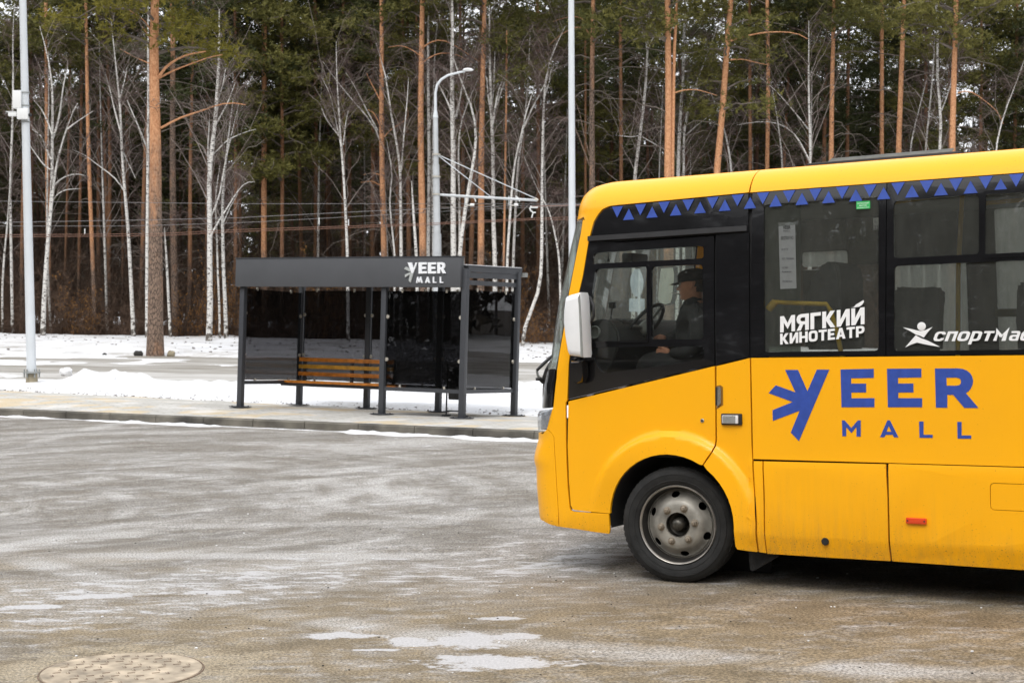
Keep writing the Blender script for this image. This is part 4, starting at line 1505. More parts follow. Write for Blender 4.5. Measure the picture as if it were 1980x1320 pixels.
# head: cross-sections stacked up a side profile (front x, back x, half width) ; faces -x
def head():
    k = .0040      # metres per pixel of the profile drawing at the driver's distance
    prof = [  # z, front, back, half width, squareness
        (-.150, .015, .095, .052), (-.130, .000, .100, .058), (-.118, -.030, .095, .060), (-.108, -.072, .092, .060), (-.100, -.088, .090, .060), (-.090, -.094, .088, .062),
        (-.080, -.092, .088, .065), (-.072, -.086, .088, .066), (-.064, -.093, .090, .067), (-.058, -.090, .091, .068), (-.052, -.095, .093, .069), (-.044, -.092, .095, .070), (-.036, -.098, .098, .071),
        (-.030, -.116, .100, .072), (-.022, -.121, .102, .073), (-.012, -.112, .105, .074), (.000, -.103, .108, .075), (.010, -.094, .110, .075), (.020, -.090, .112, .075), (.030, -.095, .113, .076),
        (.042, -.096, .113, .077), (.060, -.092, .112, .077), (.080, -.083, .108, .074), (.100, -.066, .098, .066), (.115, -.040, .080, .050), (.124, -.01, .05, .028)]
    N = 36
    V, Fc = [], []
    for z, f, bk, w in prof:
        cx, rx = (f + bk) / 2, (bk - f) / 2
        nose = -.045 < z < .02
        for j in range(N):
            a = 2 * math.pi * j / N
            c, s = math.cos(a), math.sin(a)
            e = .85
            x = cx - rx * math.copysign(abs(c) ** e, c)
            y = w * math.copysign(abs(s) ** .85, s)
            if c > 0:
                # the face narrows: nose, lips and chin stay near the middle
                base_f = -.088 if z > -.06 else -.082
                if f < base_f:
                    tip = max(0, 1 - abs(y) / .022)
                    xin = cx - (cx - base_f) * abs(c) ** e
                    x = xin + (x - xin) * tip
                # eye socket
                dz, dy = z - .018, abs(y) - .032
                x += .010 * math.exp(-(dz * dz) / .00016 - (dy * dy) / .00030)
                dz, dy = z + .022, abs(y) - .040
                x -= .006 * math.exp(-(dz * dz) / .0004 - (dy * dy) / .0004)
            V.append((x, y, z))
    for i in range(len(prof) - 1):
        for j in range(N):
            j2 = (j + 1) % N
            Fc.append((i * N + j, i * N + j2, (i + 1) * N + j2, (i + 1) * N + j))
    Fc.append(tuple(range(N))[::-1])
    Fc.append(tuple((len(prof) - 1) * N + j for j in range(N)))
    return V, Fc


hd = Vector(D(1336.5, 552.5))
V, Fc = head()
HM = Matrix.Translation(hd) @ Matrix.Rotation(R(10), 4, 'Z') @ Matrix.Scale(.98, 4)
V = [HM @ Vector(v) for v in V]
link('head', mesh_np('head', V, Fc, True), skin, driver)


def h(x, y, z):
    return tuple(HM @ Vector((x, y, z)))


for sy in (-1, 1):
    bm = bmesh.new()
    bmesh.ops.create_uvsphere(bm, u_segments=12, v_segments=8, radius=1)
    for v in bm.verts:
        c = v.co
        rr_ = math.hypot(c.x, c.z)
        v.co = HM @ Vector((.018 + c.x * .017 + c.z * .006, sy * (.074 + c.y * .009 + .012 * rr_ * max(0, c.x)), -.002 + c.z * .032))
    bm_link('ear', bm, skin, driver, 80)
    bm = bmesh.new()
    bmesh.ops.create_uvsphere(bm, u_segments=10, v_segments=8, radius=.0105)
    for v in bm.verts:
        v.co = HM @ (v.co + Vector((-.080, sy * .031, .017)))
    bm_link('eye', bm, mat('eye_white', (.5, .45, .42), .3), driver, 80)
    tube('eyebrow', [h(-.098, sy * .016, .034), h(-.097, sy * .032, .039), h(-.084, sy * .050, .034)], [.003, .005, .003], hair, driver, 6)
# hair at the temples and nape
V, Fc = head()
bm = bmesh.new()
me = mesh_np('hair', V, Fc)
bm.from_mesh(me); bpy.data.meshes.remove(me)
kill = [f for f in bm.faces if not (f.calc_center_median().x > .050 and f.calc_center_median().z > -.05) and not (f.calc_center_median().x > -.02 and f.calc_center_median().z > .030)]
bmesh.ops.delete(bm, geom=kill, context='FACES')
for v in bm.verts:
    v.co = HM @ Vector((v.co.x * 1.04, v.co.y * 1.05, v.co.z * 1.02 + .002))
bm_link('hair', bm, hair, driver, 80)
# cap: crown and brim
V, Fc = [], []
NC = 30
rings = [(.034, 1.07, .0), (.060, 1.11, .0), (.085, 1.09, 0), (.108, .98, .002), (.124, .75, .004), (.133, .4, .006), (.135, .02, .006)]
for z, k_, dx in rings:
    for j in range(NC):
        a = 2 * math.pi * j / NC
        V.append(h(.010 + dx - .106 * k_ * math.cos(a), .080 * k_ * math.sin(a), z + .012 * (-math.cos(a)) * (1 if z < .05 else .2)))
for i in range(len(rings) - 1):
    for j in range(NC):
        j2 = (j + 1) % NC
        Fc.append((i * NC + j, i * NC + j2, (i + 1) * NC + j2, (i + 1) * NC + j))
cp = link('cap', mesh_np('cap', V, Fc, True), cap_m, driver)
br_o = [(-.098 + .004, -.070), (-.125, -.064), (-.152, -.045), (-.166, -.018), (-.168, 0), (-.166, .018), (-.152, .045), (-.125, .064), (-.094, .070), (-.085, .05), (-.098, 0), (-.085, -.05)]
sheet('brim', br_o, [], lambda a, b: h(a, b, .036 - .25 * (-.09 - a) - 3.2 * b * b * .9), cap_m, cp, .005, (steps(-.17, -.085, .02), steps(-.07, .07, .02)))
tube('brim_trim', [h(-.150, -.046, .030 - .25 * .060 - .006), h(-.167, -.015, .018), h(-.167, .015, .018)], .0016, mat('yellow_piping', (.35, .22, .02), .6), cp, 5)
tube('cigarette', [h(-.092, -.006, -.058), h(-.155, -.012, -.060)], .004, mat('cigarette_paper', (.7, .68, .62), .7), driver, 8)
tube('zip_collar', [D(1326, 584, .57), D(1318, 597, .56), D(1314, 610, .56)], [.012, .014, .012], cloth_d, driver, 8)

# near hand closed on a cloth: palm and five fingers
hx, hy_, hz_ = D(1284, 682, .42)
palm = [(hx + .055, hy_, hz_ + .004), (hx + .025, hy_, hz_ + .003), (hx - .012, hy_, hz_ + .000)]
pts, eds, rds = list(palm), [(0, 1), (1, 2)], [(.026, .026), (.026, .034), (.022, .036)]
for k, (oz, ln) in enumerate(((.026, .030), (.010, .034), (-.008, .033), (-.024, .027))):
    b0 = len(pts)
    pts += [(hx - .022, hy_ - .006, hz_ + oz * .9), (hx - .022 - ln, hy_ - .016, hz_ + oz - .003), (hx - .020 - ln, hy_ + .006, hz_ + oz - .012), (hx - .004 - ln * .6, hy_ + .018, hz_ + oz - .014)]
    eds += [(2, b0), (b0, b0 + 1), (b0 + 1, b0 + 2), (b0 + 2, b0 + 3)]
    rds += [.0105, .0095, .0085, .0075]
b0 = len(pts)
pts += [(hx + .005, hy_ - .012, hz_ + .034), (hx - .022, hy_ - .016, hz_ + .046), (hx - .044, hy_ - .006, hz_ + .040)]
eds += [(1, b0), (b0, b0 + 1), (b0 + 1, b0 + 2)]
rds += [.0125, .0105, .009]
skin_body('hand', pts, eds, rds, skin, driver, 0, 2)
# far hand on the wheel
fx_, fy_, fz_ = D(1278, 655, .74)
pts, eds, rds = [(fx_ + .05, fy_, fz_), (fx_ + .01, fy_, fz_ + .005), (fx_ - .02, fy_, fz_ + .006)], [(0, 1), (1, 2)], [.024, (.022, .034), (.018, .036)]
for k, oy in enumerate((-.028, -.010, .008, .024)):
    b0 = len(pts)
    pts += [(fx_ - .035, fy_ + oy, fz_ + .012), (fx_ - .060, fy_ + oy, fz_ - .002), (fx_ - .055, fy_ + oy, fz_ - .022)]
    eds += [(2, b0), (b0, b0 + 1), (b0 + 1, b0 + 2)]
    rds += [.010, .009, .008]
b0 = len(pts)
pts += [(fx_ - .005, fy_ - .036, fz_ - .004), (fx_ - .030, fy_ - .042, fz_ - .014)]
eds += [(1, b0), (b0, b0 + 1)]
rds += [.011, .009]
skin_body('hand', pts, eds, rds, skin, driver, 0, 2)
# cloth: crumpled sheet hanging from the fist
cm = mat('grey_cloth', (.22, .22, .21), .9, var=.2, vscale=20)
V, Fc = [], []
for i in range(15):
    for j in range(11):
        a, b_ = i / 14, j / 10
        x = hx - .07 + .15 * a + .03 * math.sin(5 * b_ + 2)
        z = hz_ + .02 - .14 * b_ - .035 * math.sin(a * 3.1) + .02 * math.sin(7 * a + 3 * b_)
        y = hy_ + .02 + .022 * math.sin(9 * a + 4 * b_) + .02 * math.cos(8 * b_ + 3 * a)
        V.append((x, y, z))
for i in range(14):
    for j in range(10):
        Fc.append((i * 11 + j, (i + 1) * 11 + j, (i + 1) * 11 + j + 1, i * 11 + j + 1))
ct = link('cloth', mesh_np('cloth', V, Fc, True), cm)
ct.matrix_world = driver.matrix_world.copy()
tag(ct, "crumpled grey cloth held in the bus driver's hand", 'cloth')

# ================================================================== THE SETTING: ground, kerb, snow
def grid_sheet(name, us, vs, f, m, kind='structure', smooth_=True, keep=None):
    V = [f(u, v) for v in vs for u in us]
    nu = len(us)
    Fc = []
    for j in range(len(vs) - 1):
        for i in range(nu - 1):
            Fc.append((j * nu + i, j * nu + i + 1, (j + 1) * nu + i + 1, (j + 1) * nu + i))
    me = mesh_np(name, V, Fc, smooth_)
    o = link(name, me, m)
    if kind:
        o['kind'] = kind
    return o


def uv2xy(u, v):
    return KU[0] * u + KV[0] * v, KU[1] * u + KV[1] * v


def fbm(x, y, sc_=1.0, oct_=4, seed=0.0):
    a, s_, t = 1.0, sc_, 0.0
    for k in range(oct_):
        t += a * noise.noise(Vector((x * s_ + seed, y * s_ - seed * 1.7, seed * .37 + k * 7.1)))
        a *= .5
        s_ *= 2.1
    return t


# --- asphalt of the turning circle
asph = bpy.data.materials.new('salted_asphalt')
n, l, b = nodes_of(asph)
tc = n.new('ShaderNodeTexCoord')


def nz(scale, detail=5, rough=.55, src=None, dist=0.0):
    q = n.new('ShaderNodeTexNoise')
    q.inputs['Scale'].default_value = scale
    q.inputs['Detail'].default_value = detail
    q.inputs['Roughness'].default_value = rough
    q.inputs['Distortion'].default_value = dist
    l.new(src or tc.outputs['Object'], q.inputs['Vector'])
    return q.outputs['Fac']


def mr(src, a, b_, c=0.0, d=1.0):
    q = n.new('ShaderNodeMapRange')
    q.inputs['From Min'].default_value = a
    q.inputs['From Max'].default_value = b_
    q.inputs['To Min'].default_value = c
    q.inputs['To Max'].default_value = d
    l.new(src, q.inputs['Value'])
    return q.outputs[0]


def mth(op, a, b_=None, c=None):
    q = n.new('ShaderNodeMath')
    q.operation = op
    for i, v in enumerate((a, b_, c)):
        if v is None:
            continue
        if isinstance(v, (int, float)):
            q.inputs[i].default_value = v
        else:
            l.new(v, q.inputs[i])
    return q.outputs[0]


def mixc(f, a, b_):
    q = n.new('ShaderNodeMix')
    q.data_type = 'RGBA'
    if isinstance(f, float):
        q.inputs[0].default_value = f
    else:
        l.new(f, q.inputs[0])
    for i, v in ((6, a), (7, b_)):
        if isinstance(v, tuple):
            q.inputs[i].default_value = (*v, 1)
        else:
            l.new(v, q.inputs[i])
    return q.outputs[2]


def mapping(scale, rz=0.0, loc=(0, 0, 0)):
    q = n.new('ShaderNodeMapping')
    q.inputs['Scale'].default_value = scale
    q.inputs['Rotation'].default_value = (0, 0, rz)
    q.inputs['Location'].default_value = loc
    l.new(tc.outputs['Object'], q.inputs['Vector'])
    return q.outputs[0]


sep = n.new('ShaderNodeSeparateXYZ')
l.new(tc.outputs['Object'], sep.inputs[0])
X, Y = sep.outputs['X'], sep.outputs['Y']
# tyre-swept arcs: distance from a few turning centres, warped
warp = mth('MULTIPLY', mth('SUBTRACT', nz(.35, 3), .5), 1.1)


def arcs(cx, cy, sc_):
    dx, dy = mth('SUBTRACT', X, cx), mth('SUBTRACT', Y, cy)
    r = mth('SQRT', mth('ADD', mth('MULTIPLY', dx, dx), mth('MULTIPLY', dy, dy)))
    r = mth('ADD', r, warp)
    a = mth('ARCTAN2', dy, dx)
    cb = n.new('ShaderNodeCombineXYZ')
    l.new(mth('MULTIPLY', r, sc_), cb.inputs[0])
    l.new(mth('MULTIPLY', a, 2.0), cb.inputs[1])
    return cb.outputs[0]


arc1 = arcs(4.0, 2.0, 1.0)
arc2 = arcs(-5.0, 15.0, 1.4)
s1 = nz(1.5, 6, .62, arc1)
s2 = nz(1.2, 6, .6, arc2)
fine = nz(230, 2, .6)
grain = nz(60, 3, .75)
medium = nz(2.2, 6, .6)
broad = nz(.22, 4, .55)
near = mr(Y, 8.2, 13.5, 1.0, 0.0)                     # dry sandy tarmac close by, salted grey film further off
nearw = mth('ADD', near, mth('MULTIPLY', mth('SUBTRACT', broad, .5), 1.3))
sandy = mixc(mr(medium, .35, .65), (.150, .118, .074), (.235, .185, .118))
greyb = mixc(mr(s1, .36, .60), (.165, .150, .130), (.335, .318, .292))
greyb = mixc(mr(s2, .46, .60, 0, .75), greyb, (.150, .132, .108))
pat = nz(1.0, 8, .66, mapping((1.0, 1.3, 1), R(20), (11, 4, 0)))
greyb = mixc(mr(pat, .50, .60, 0, .6), greyb, (.150, .128, .10))
base = mixc(mr(nearw, .25, .75), greyb, sandy)
# single tyre tracks swept in the film
for (cx_t, cy_t, rad_t, wid_t, tone) in ((-5.2, 15.2, 2.3, .12, 1), (-5.2, 15.2, 3.4, .14, 1), (-5.2, 15.2, 4.6, .16, 0), (-6.8, 14.0, 3.0, .10, 1), (.4, 16.2, 1.9, .12, 1), (.4, 16.2, 2.7, .13, 1), (.4, 16.2, 3.6, .15, 0),
                                         (-1.5, 24.0, 10.6, .16, 1), (-1.5, 24.0, 12.3, .16, 1), (-1.5, 24.0, 13.4, .2, 0), (6.0, 20.0, 13.0, .16, 1), (6.0, 20.0, 14.7, .16, 0)):
    dx_, dy_ = mth('SUBTRACT', X, cx_t), mth('SUBTRACT', Y, cy_t)
    r_ = mth('ADD', mth('SQRT', mth('ADD', mth('MULTIPLY', dx_, dx_), mth('MULTIPLY', dy_, dy_))), mth('MULTIPLY', warp, .35))
    dd_ = mth('ABSOLUTE', mth('SUBTRACT', r_, rad_t))
    k_ = mth('MULTIPLY', mr(dd_, wid_t * 1.5, wid_t * .5), mr(s1, .40, .60, 0, .75))
    base = mixc(k_, base, (.40, .385, .365) if tone else (.135, .118, .095))
# frost and ice streaks
st1 = mapping((.75, 1.5, 1), R(-14))
ice_n = nz(4.6, 10, .74, st1, .3)
band = mth('SUBTRACT', 1.0, mth('ABSOLUTE', mth('DIVIDE', mth('SUBTRACT', mth('ADD', Y, mth('MULTIPLY', X, -.50)), 11.3), 1.8)))
band = mr(band, 0, 1, 0, 1)
band2 = mth('MULTIPLY', mr(Y, 9.0, 15, 0, 1), .15)
icef = mth('ADD', ice_n, mth('ADD', mth('MULTIPLY', band, .145), mth('MULTIPLY', band2, .10)))
icef = mth('ADD', icef, mth('ADD', mth('MULTIPLY', mth('SUBTRACT', s1, .5), .18), mth('MULTIPLY', mth('SUBTRACT', .5, s2), .30)))
ice = mr(icef, .645, .70)
# film of grey salt
film = mr(icef, .50, .66, 0.0, .5)
base = mixc(film, base, (.40, .39, .38))


def blob(cx, cy, rx, ry, rot, k=.55):
    """one puddle of ice that has its own place on the tarmac"""
    dx, dy = mth('SUBTRACT', X, cx), mth('SUBTRACT', Y, cy)
    c, s_ = math.cos(rot), math.sin(rot)
    a = mth('ADD', mth('MULTIPLY', dx, c / rx), mth('MULTIPLY', dy, s_ / rx))
    b__ = mth('ADD', mth('MULTIPLY', dx, -s_ / ry), mth('MULTIPLY', dy, c / ry))
    d = mth('SQRT', mth('ADD', mth('MULTIPLY', a, a), mth('MULTIPLY', b__, b__)))
    w_ = mth('MULTIPLY', mth('SUBTRACT', edge_n, .5), 4.2)
    return mr(mth('ADD', d, w_), 1.08, .84)


edge_n = nz(3.6, 10, .74, mapping((1.0, 1.5, 1), R(8), (3, 7, 0)))
tot_ = None
for (px_, py_, wpx, rot, ryy) in ((655, 1227, 60, 0, .11), (800, 1240, 58, R(-30), .13), (905, 1238, 68, R(12), .22), (1000, 1228, 36, 0, .08), (965, 1195, 45, R(12), .055), (960, 1280, 135, 0, .16),
                                  (720, 1255, 60, 0, .035), (190, 1152, 70, R(14), .10), (410, 1145, 50, R(12), .08), (60, 1172, 60, 0, .07)):
    t_ = CAMH / ((py_ - HYP) / FPX)
    gx_, gy_ = (px_ - CXP) / FPX * t_, t_
    bl = blob(gx_, gy_, wpx / FPX * t_, ryy, rot)
    tot_ = bl if tot_ is None else mth('MAXIMUM', tot_, bl)
ice = mth('MAXIMUM', ice, tot_)
sand_ = blob((236 - CXP) / FPX * 7.76, 7.85, .75, .52, R(8))
base = mixc(mth('MULTIPLY', sand_, .55), base, (.34, .285, .20))
icec = mixc(mr(grain, .3, .7), (.40, .39, .39), (.54, .53, .53))
col = mixc(ice, base, icec)
# aggregate sparkle: pale and dark stones
sp = mr(grain, .38, .62, .42, 1.62)
col2 = n.new('ShaderNodeVectorMath'); col2.operation = 'SCALE'
l.new(col, col2.inputs[0])
l.new(mth('ADD', mth('MULTIPLY', mth('SUBTRACT', sp, 1.0), mth('SUBTRACT', 1.0, mth('MULTIPLY', ice, .85))), 1.0), col2.inputs['Scale'])
l.new(col2.outputs[0], b.inputs['Base Color'])
l.new(mr(ice, 0, 1, .75, .45), b.inputs['Roughness'])
b.inputs['Specular IOR Level'].default_value = .35
bp = n.new('ShaderNodeBump'); bp.inputs['Strength'].default_value = .3; bp.inputs['Distance'].default_value = .005
l.new(mth('ADD', grain, mth('MULTIPLY', ice, .5)), bp.inputs['Height'])
l.new(bp.outputs[0], b.inputs['Normal'])

us = [-45 + 1.0 * i for i in range(34)] + [-11 + .4 * i for i in range(100)] + [29 + 2 * i for i in range(16)]
vs = [-40 + 4 * i for i in range(10)] + [.5 * i for i in range(37)] + [K_FACE - .002]
vs = sorted(set(v for v in vs if v <= K_FACE))


def f_road(u, v):
    x, y = uv2xy(u, v)
    return (x, y, h_road(x, y))


grid_sheet('road', us, vs, f_road, asph)

# --- kerb of concrete stones
kerb = empty('kerb')
kerb['kind'] = 'structure'
conc = mat('wet_kerb_concrete', (.12, .11, .09), .8, var=.75, vscale=1.7, bump=.3, bscale=60)


def h_kerb(x, y):
    return h_back(x, y)


def kerb_stone(u0, u1):
    V = []
    g = .006
    for u in (u0 + g, u1 - g):
        for (v, top) in ((K_FACE, 0), (K_FACE + .006, 1), (K_FACE + .03, 2), (K_FACE + .155, 2), (K_FACE + .155, 0)):
            x, y = uv2xy(u, v)
            zt_ = h_back(*uv2xy(u, K_FACE + .1))
            zr = h_road(*uv2xy(u, K_FACE)) - .1
            V.append((x, y, zr if top == 0 else (zt_ - .02 if top == 1 else zt_)))
    Fc = []
    for k in range(4):
        Fc.append((k, k + 1, 5 + k + 1, 5 + k))
    Fc += [(4, 3, 2, 1, 0), (5, 6, 7, 8, 9)]
    return link('kerb_stone', mesh_np('kerb_stone', V, Fc), conc, kerb)


for k in range(-14, 34):
    jj = random.Random(k).uniform(-.003, .003)
    kerb_stone(k * 1.0 + .35, (k + 1) * 1.0 + .35)

# --- pavement of small grey and yellow pavers
pav = bpy.data.materials.new('pavers')
n, l, b = nodes_of(pav)
tc = n.new('ShaderNodeTexCoord')
mp_ = mapping((1, 1, 1), math.atan2(KU[1], KU[0]))
br = n.new('ShaderNodeTexBrick')
br.inputs['Scale'].default_value = 1.0
br.inputs['Brick Width'].default_value = .4
br.inputs['Row Height'].default_value = .2
br.inputs['Mortar Size'].default_value = .012
br.inputs['Color1'].default_value = (.40, .385, .35, 1)
br.inputs['Color2'].default_value = (.43, .415, .38, 1)
br.inputs['Mortar'].default_value = (.24, .225, .19, 1)
l.new(mp_, br.inputs['Vector'])
yel = n.new('ShaderNodeTexNoise'); yel.inputs['Scale'].default_value = 1.3; yel.inputs['Detail'].default_value = 2
l.new(mp_, yel.inputs['Vector'])
c1 = mixc(mr(yel.outputs['Fac'], .54, .60, 0, .8), br.outputs['Color'], (.52, .39, .20))
frost = nz(1.1, 7, .65, mapping((1, 1, 1), 0, (5, 5, 5)))
c1 = mixc(mr(frost, .48, .66, .15, .85), c1, (.66, .645, .62))
l.new(c1, b.inputs['Base Color'])
b.inputs['Roughness'].default_value = .8
us2 = [-14 + .5 * i for i in range(97)]
vs2 = [K_FACE + .156, 18.9, 19.4, 19.9, 20.4, 20.9, 21.4, 21.9, 22.4, 22.9, 23.6]
grid_sheet('pavement', us2, vs2, lambda u, v: (*uv2xy(u, v), h_back(*uv2xy(u, v)) + (-.008 if v < 18.8 else 0)), pav)

# --- snow material
snow = bpy.data.materials.new('snow')
n, l, b = nodes_of(snow)
tc = n.new('ShaderNodeTexCoord')
d1, d2 = nz(.5, 6, .6), nz(9, 5, .65)
dirt = mr(mth('ADD', mth('MULTIPLY', d1, .6), mth('MULTIPLY', d2, .4)), .50, .64, 0, .6)
c1 = mixc(dirt, (.76, .765, .78), (.46, .43, .38))
geo_ = n.new('ShaderNodeAttribute'); geo_.attribute_name = 'dirt'
c1 = mixc(geo_.outputs['Fac'], c1, (.20, .165, .115))
l.new(c1, b.inputs['Base Color'])
b.inputs['Roughness'].default_value = .7
b.inputs['Specular IOR Level'].default_value = .3
bp = n.new('ShaderNodeBump'); bp.inputs['Strength'].default_value = .5; bp.inputs['Distance'].default_value = .04
l.new(nz(6, 6, .65), bp.inputs['Height'])
l.new(bp.outputs[0], b.inputs['Normal'])

# --- far ground sheet (frozen soil under the snow, carries to the horizon)
soil = mat('forest_floor', (.055, .042, .03), .95, var=.4, vscale=.8, bump=.4, bscale=6)
xs = [-700, -300, -140, -90] + [-60 + 4 * i for i in range(31)] + [90, 140, 300, 700]
ys = [23 + 3 * i for i in range(13)] + [62 + 4 * i for i in range(15)] + [140, 200, 400, 900]


def f_far(x, y):
    v = KV[0] * x + KV[1] * y
    z = h_back(x, y) - .12
    if v < 23.2:
        z -= .4
    return (x, y, z + (.25 * fbm(x, y, .12, 3, 3.3) if y > 60 else 0))


grid_sheet('ground', xs, ys, f_far, soil)
grid_sheet('ground', [-700, -200, -46], [-400, -100, -20, 10, 23], lambda x, y: (x, y, -.15), soil)
grid_sheet('ground', [40, 200, 700], [-400, -100, -20, 10, 23], lambda x, y: (x, y, -.9), soil)
grid_sheet('ground', [-46, -20, 10, 40], [-400, -100, -34], lambda x, y: (x, y, -.15), soil)

# --- far road
fr_m = bpy.data.materials.new('wet_brown_road')
n, l, b = nodes_of(fr_m)
tc = n.new('ShaderNodeTexCoord')
sx = nz(1.2, 7, .65, mapping((.25, 1.6, 1), R(2)))
c1 = mixc(mr(sx, .38, .62), (.22, .20, .165), (.40, .38, .35))
c1 = mixc(mr(nz(.8, 6, .6, mapping((.2, 1.2, 1), 0, (9, 2, 1))), .50, .62, 0, .8), c1, (.58, .57, .55))
l.new(c1, b.inputs['Base Color'])
b.inputs['Roughness'].default_value = .6
grid_sheet('far_road', [-45 + 1.0 * i for i in range(100)], [31 + .75 * i for i in range(19)], lambda x, y: (x, y, h_back(x, y)), fr_m)

# --- snow cover lying on all that, thinned out over the far road
def snow_t(x, y):
    v = KV[0] * x + KV[1] * y
    # edge towards the pavement
    e = v - 22.35 - .28 * fbm(x, y, .55, 3, 1.0)
    t = .05 * smooth(e, 0, .5) - .03 * (1 - smooth(e, -.25, .02))
    # far road between y = 35.6 and y = 43
    yn = 35.3 - .035 * x * 0 + .7 * fbm(x, y, .22, 3, 5.0)
    yf = 43.2 + .9 * fbm(x, y, .25, 3, 8.0)
    inr = smooth(y, yn - .15, yn + .35) * (1 - smooth(y, yf - .5, yf + .5))
    t = t * (1 - inr) - .06 * inr
    if inr > .5 and x < -7.5:                       # trodden snow left on the road at the left
        t += .065 * smooth(fbm(x, y * 2.2, .3, 4, 11.0) + smooth(-x, 7.5, 16) * .5 + smooth(y, 38, 41) * .6 - .42, 0, .5)
    t += .035 * fbm(x, y, .9, 4, 2.0) * smooth(t, 0, .04)
    t += .10 * smooth(fbm(x, y, .35, 2, 9.0), .2, .8) * (1 - inr) * smooth(y, 43, 46)
    # ploughed ridges
    for (cx, cy, rx, ry, hgt) in ((-9.4, 34.9, .75, .5, .36), (-10.3, 34.7, .5, .4, .24), (-6.5, 35.6, 1.6, .45, .16), (-3.4, 35.5, 1.8, .5, .20), (-1.2, 35.7, 1.4, .5, .26), (-14.0, 36.5, 1.3, .5, .38), (.8, 36.3, 1.5, .6, .25), (-4.6, 35.4, .6, .4, .22)):
        q = ((x - cx) / rx) ** 2 + ((y - cy) / ry) ** 2
        if q < 4:
            t += .66 * hgt * math.exp(-q * 1.3) * (1 + 1.1 * fbm(x, y, 2.8, 4, 4.0))
    return t


def nonuni(a, b_, lo, hi, d0, d1):
    out, x = [], a
    while x < b_:
        out.append(x)
        x += d0 if lo < x < hi else d1
    return out + [b_]


sxs = nonuni(-60, 60, -17, 4, .16, .8)
sys_ = nonuni(23.0, 59.0, 33.5, 37, .14, .35)
V, Fc, DA = [], [], []
for y in sys_:
    for x in sxs:
        v = KV[0] * x + KV[1] * y
        t = snow_t(x, y) if v > 20.5 else -.1
        if v < 21.5:
            t = -.5
        V.append((x, y, h_back(x, y) + t))
        d = 0.0
        q = ((x + 14.0) / 1.4) ** 2 + ((y - 36.5) / .6) ** 2
        d = max(d, .75 * math.exp(-q) * smooth(fbm(x, y, 2.0, 4, 6), -.3, .5))
        if y > 43:
            d = max(d, .55 * smooth(fbm(x * .6, y, 1.4, 4, 12.0), .35, .8))
        d = max(d, .5 * smooth(fbm(x * .5, y, .8, 3, 13.0), .45, .9) * smooth(y, 40, 43) * (1 - smooth(y, 46, 50)))
        DA.append(d)
nx_ = len(sxs)
for j in range(len(sys_) - 1):
    for i in range(nx_ - 1):
        q4 = (j * nx_ + i, j * nx_ + i + 1, (j + 1) * nx_ + i + 1, (j + 1) * nx_ + i)
        x, y = sxs[i], sys_[j]
        if KV[0] * x + KV[1] * y > 21.6:
            Fc.append(q4)
me = mesh_np('snow', V, Fc, True)
at_ = me.attributes.new('dirt', 'FLOAT', 'POINT')
at_.data.foreach_set('value', DA)
o = link('snow', me, snow)
o['kind'] = 'structure'

# band of ploughed snow crumbs along the kerb foot
V, Fc = [], []
rng = random.Random(4)
vv = [17.55, 17.8, 17.95, 18.05, 18.12, 18.18, 18.24, 18.30, 18.369]
uu = [-6 + .08 * i for i in range(400)]
for u in uu:
    for v in vv:
        x, y = uv2xy(u, v)
        d = (K_FACE - v)
        wd = .07 + .24 * max(0, fbm(u, 0, .7, 3, 2.2) + .2) + (.25 if u < 12.5 else 0) * max(0, fbm(u, 1, 1.4, 2, 5.0) + .4)
        hgt = .026 * smooth(wd - d, 0, .22) * (1 + .9 * fbm(u, v, 5, 3, 1.1)) - .012 * (1 - smooth(wd - d, -.05, .05))
        V.append((x, y, h_road(x, y) + hgt))
nv = len(vv)
for i in range(len(uu) - 1):
    for j in range(nv - 1):
        Fc.append((i * nv + j, (i + 1) * nv + j, (i + 1) * nv + j + 1, i * nv + j + 1))
o = link('gutter_snow', mesh_np('gutter_snow', V, Fc, True), snow)
tag(o, 'thin ridge of crumbly snow lying along the foot of the kerb', kind='stuff')

# snow clods: a few lumps
def clod(x, y, r, hgt, m, label, cat='lump', name='snow_lump', seed=1, zf=h_back, sink=.35):
    bm = bmesh.new()
    bmesh.ops.create_icosphere(bm, subdivisions=3, radius=1)
    for v in bm.verts:
        c = v.co.copy()
        k = 1 + .35 * noise.noise(c * 1.6 + Vector((seed, seed, 0))) + .15 * noise.noise(c * 4 + Vector((seed, 0, 3)))
        v.co = Vector((c.x * r * k, c.y * r * .7 * k, (c.z * k + 1 - sink) * hgt * .5))
    o_ = bm_link(name, bm, m, None, 60)
    o_.location = (x, y, zf(x, y))
    tag(o_, label, cat)
    return o_


stone_d = mat('dark_stone', (.035, .033, .03), .8, var=.4, vscale=4)
stone_l = mat('sandy_stone', (.30, .26, .18), .85, var=.3, vscale=4)
p = at(268, 687, 43.2); clod(p[0], p[1], .13, .20, stone_d, 'small black stone in the snow left of the big pine foot', 'stone', 'stone', 2)
p = at(331, 686, 43.2); clod(p[0], p[1], .12, .22, stone_l, 'sandy pale stone in the snow right of the big pine foot', 'stone', 'stone', 5)
p = at(202, 690, 43.0); clod(p[0], p[1], .07, .10, stone_d, 'tiny dark stone on the snow edge, farthest left', 'stone', 'stone', 8)
for k, (px_, yy, lab) in enumerate(((196, 34.6, 'low white snow lump left of the snow heap peak'), (212, 34.45, 'jagged snow lump in front of the snow heap'), (248, 34.8, 'rounded snow lump on the heap top beside the far road'), (128, 37, 'small snow clod alone on the far road'))):
    p = at(px_, 740, yy)
    clod(p[0], yy, .16 + .03 * (k % 3), .26, snow, lab, 'snow lump', 'snow_lump', 20 + k)

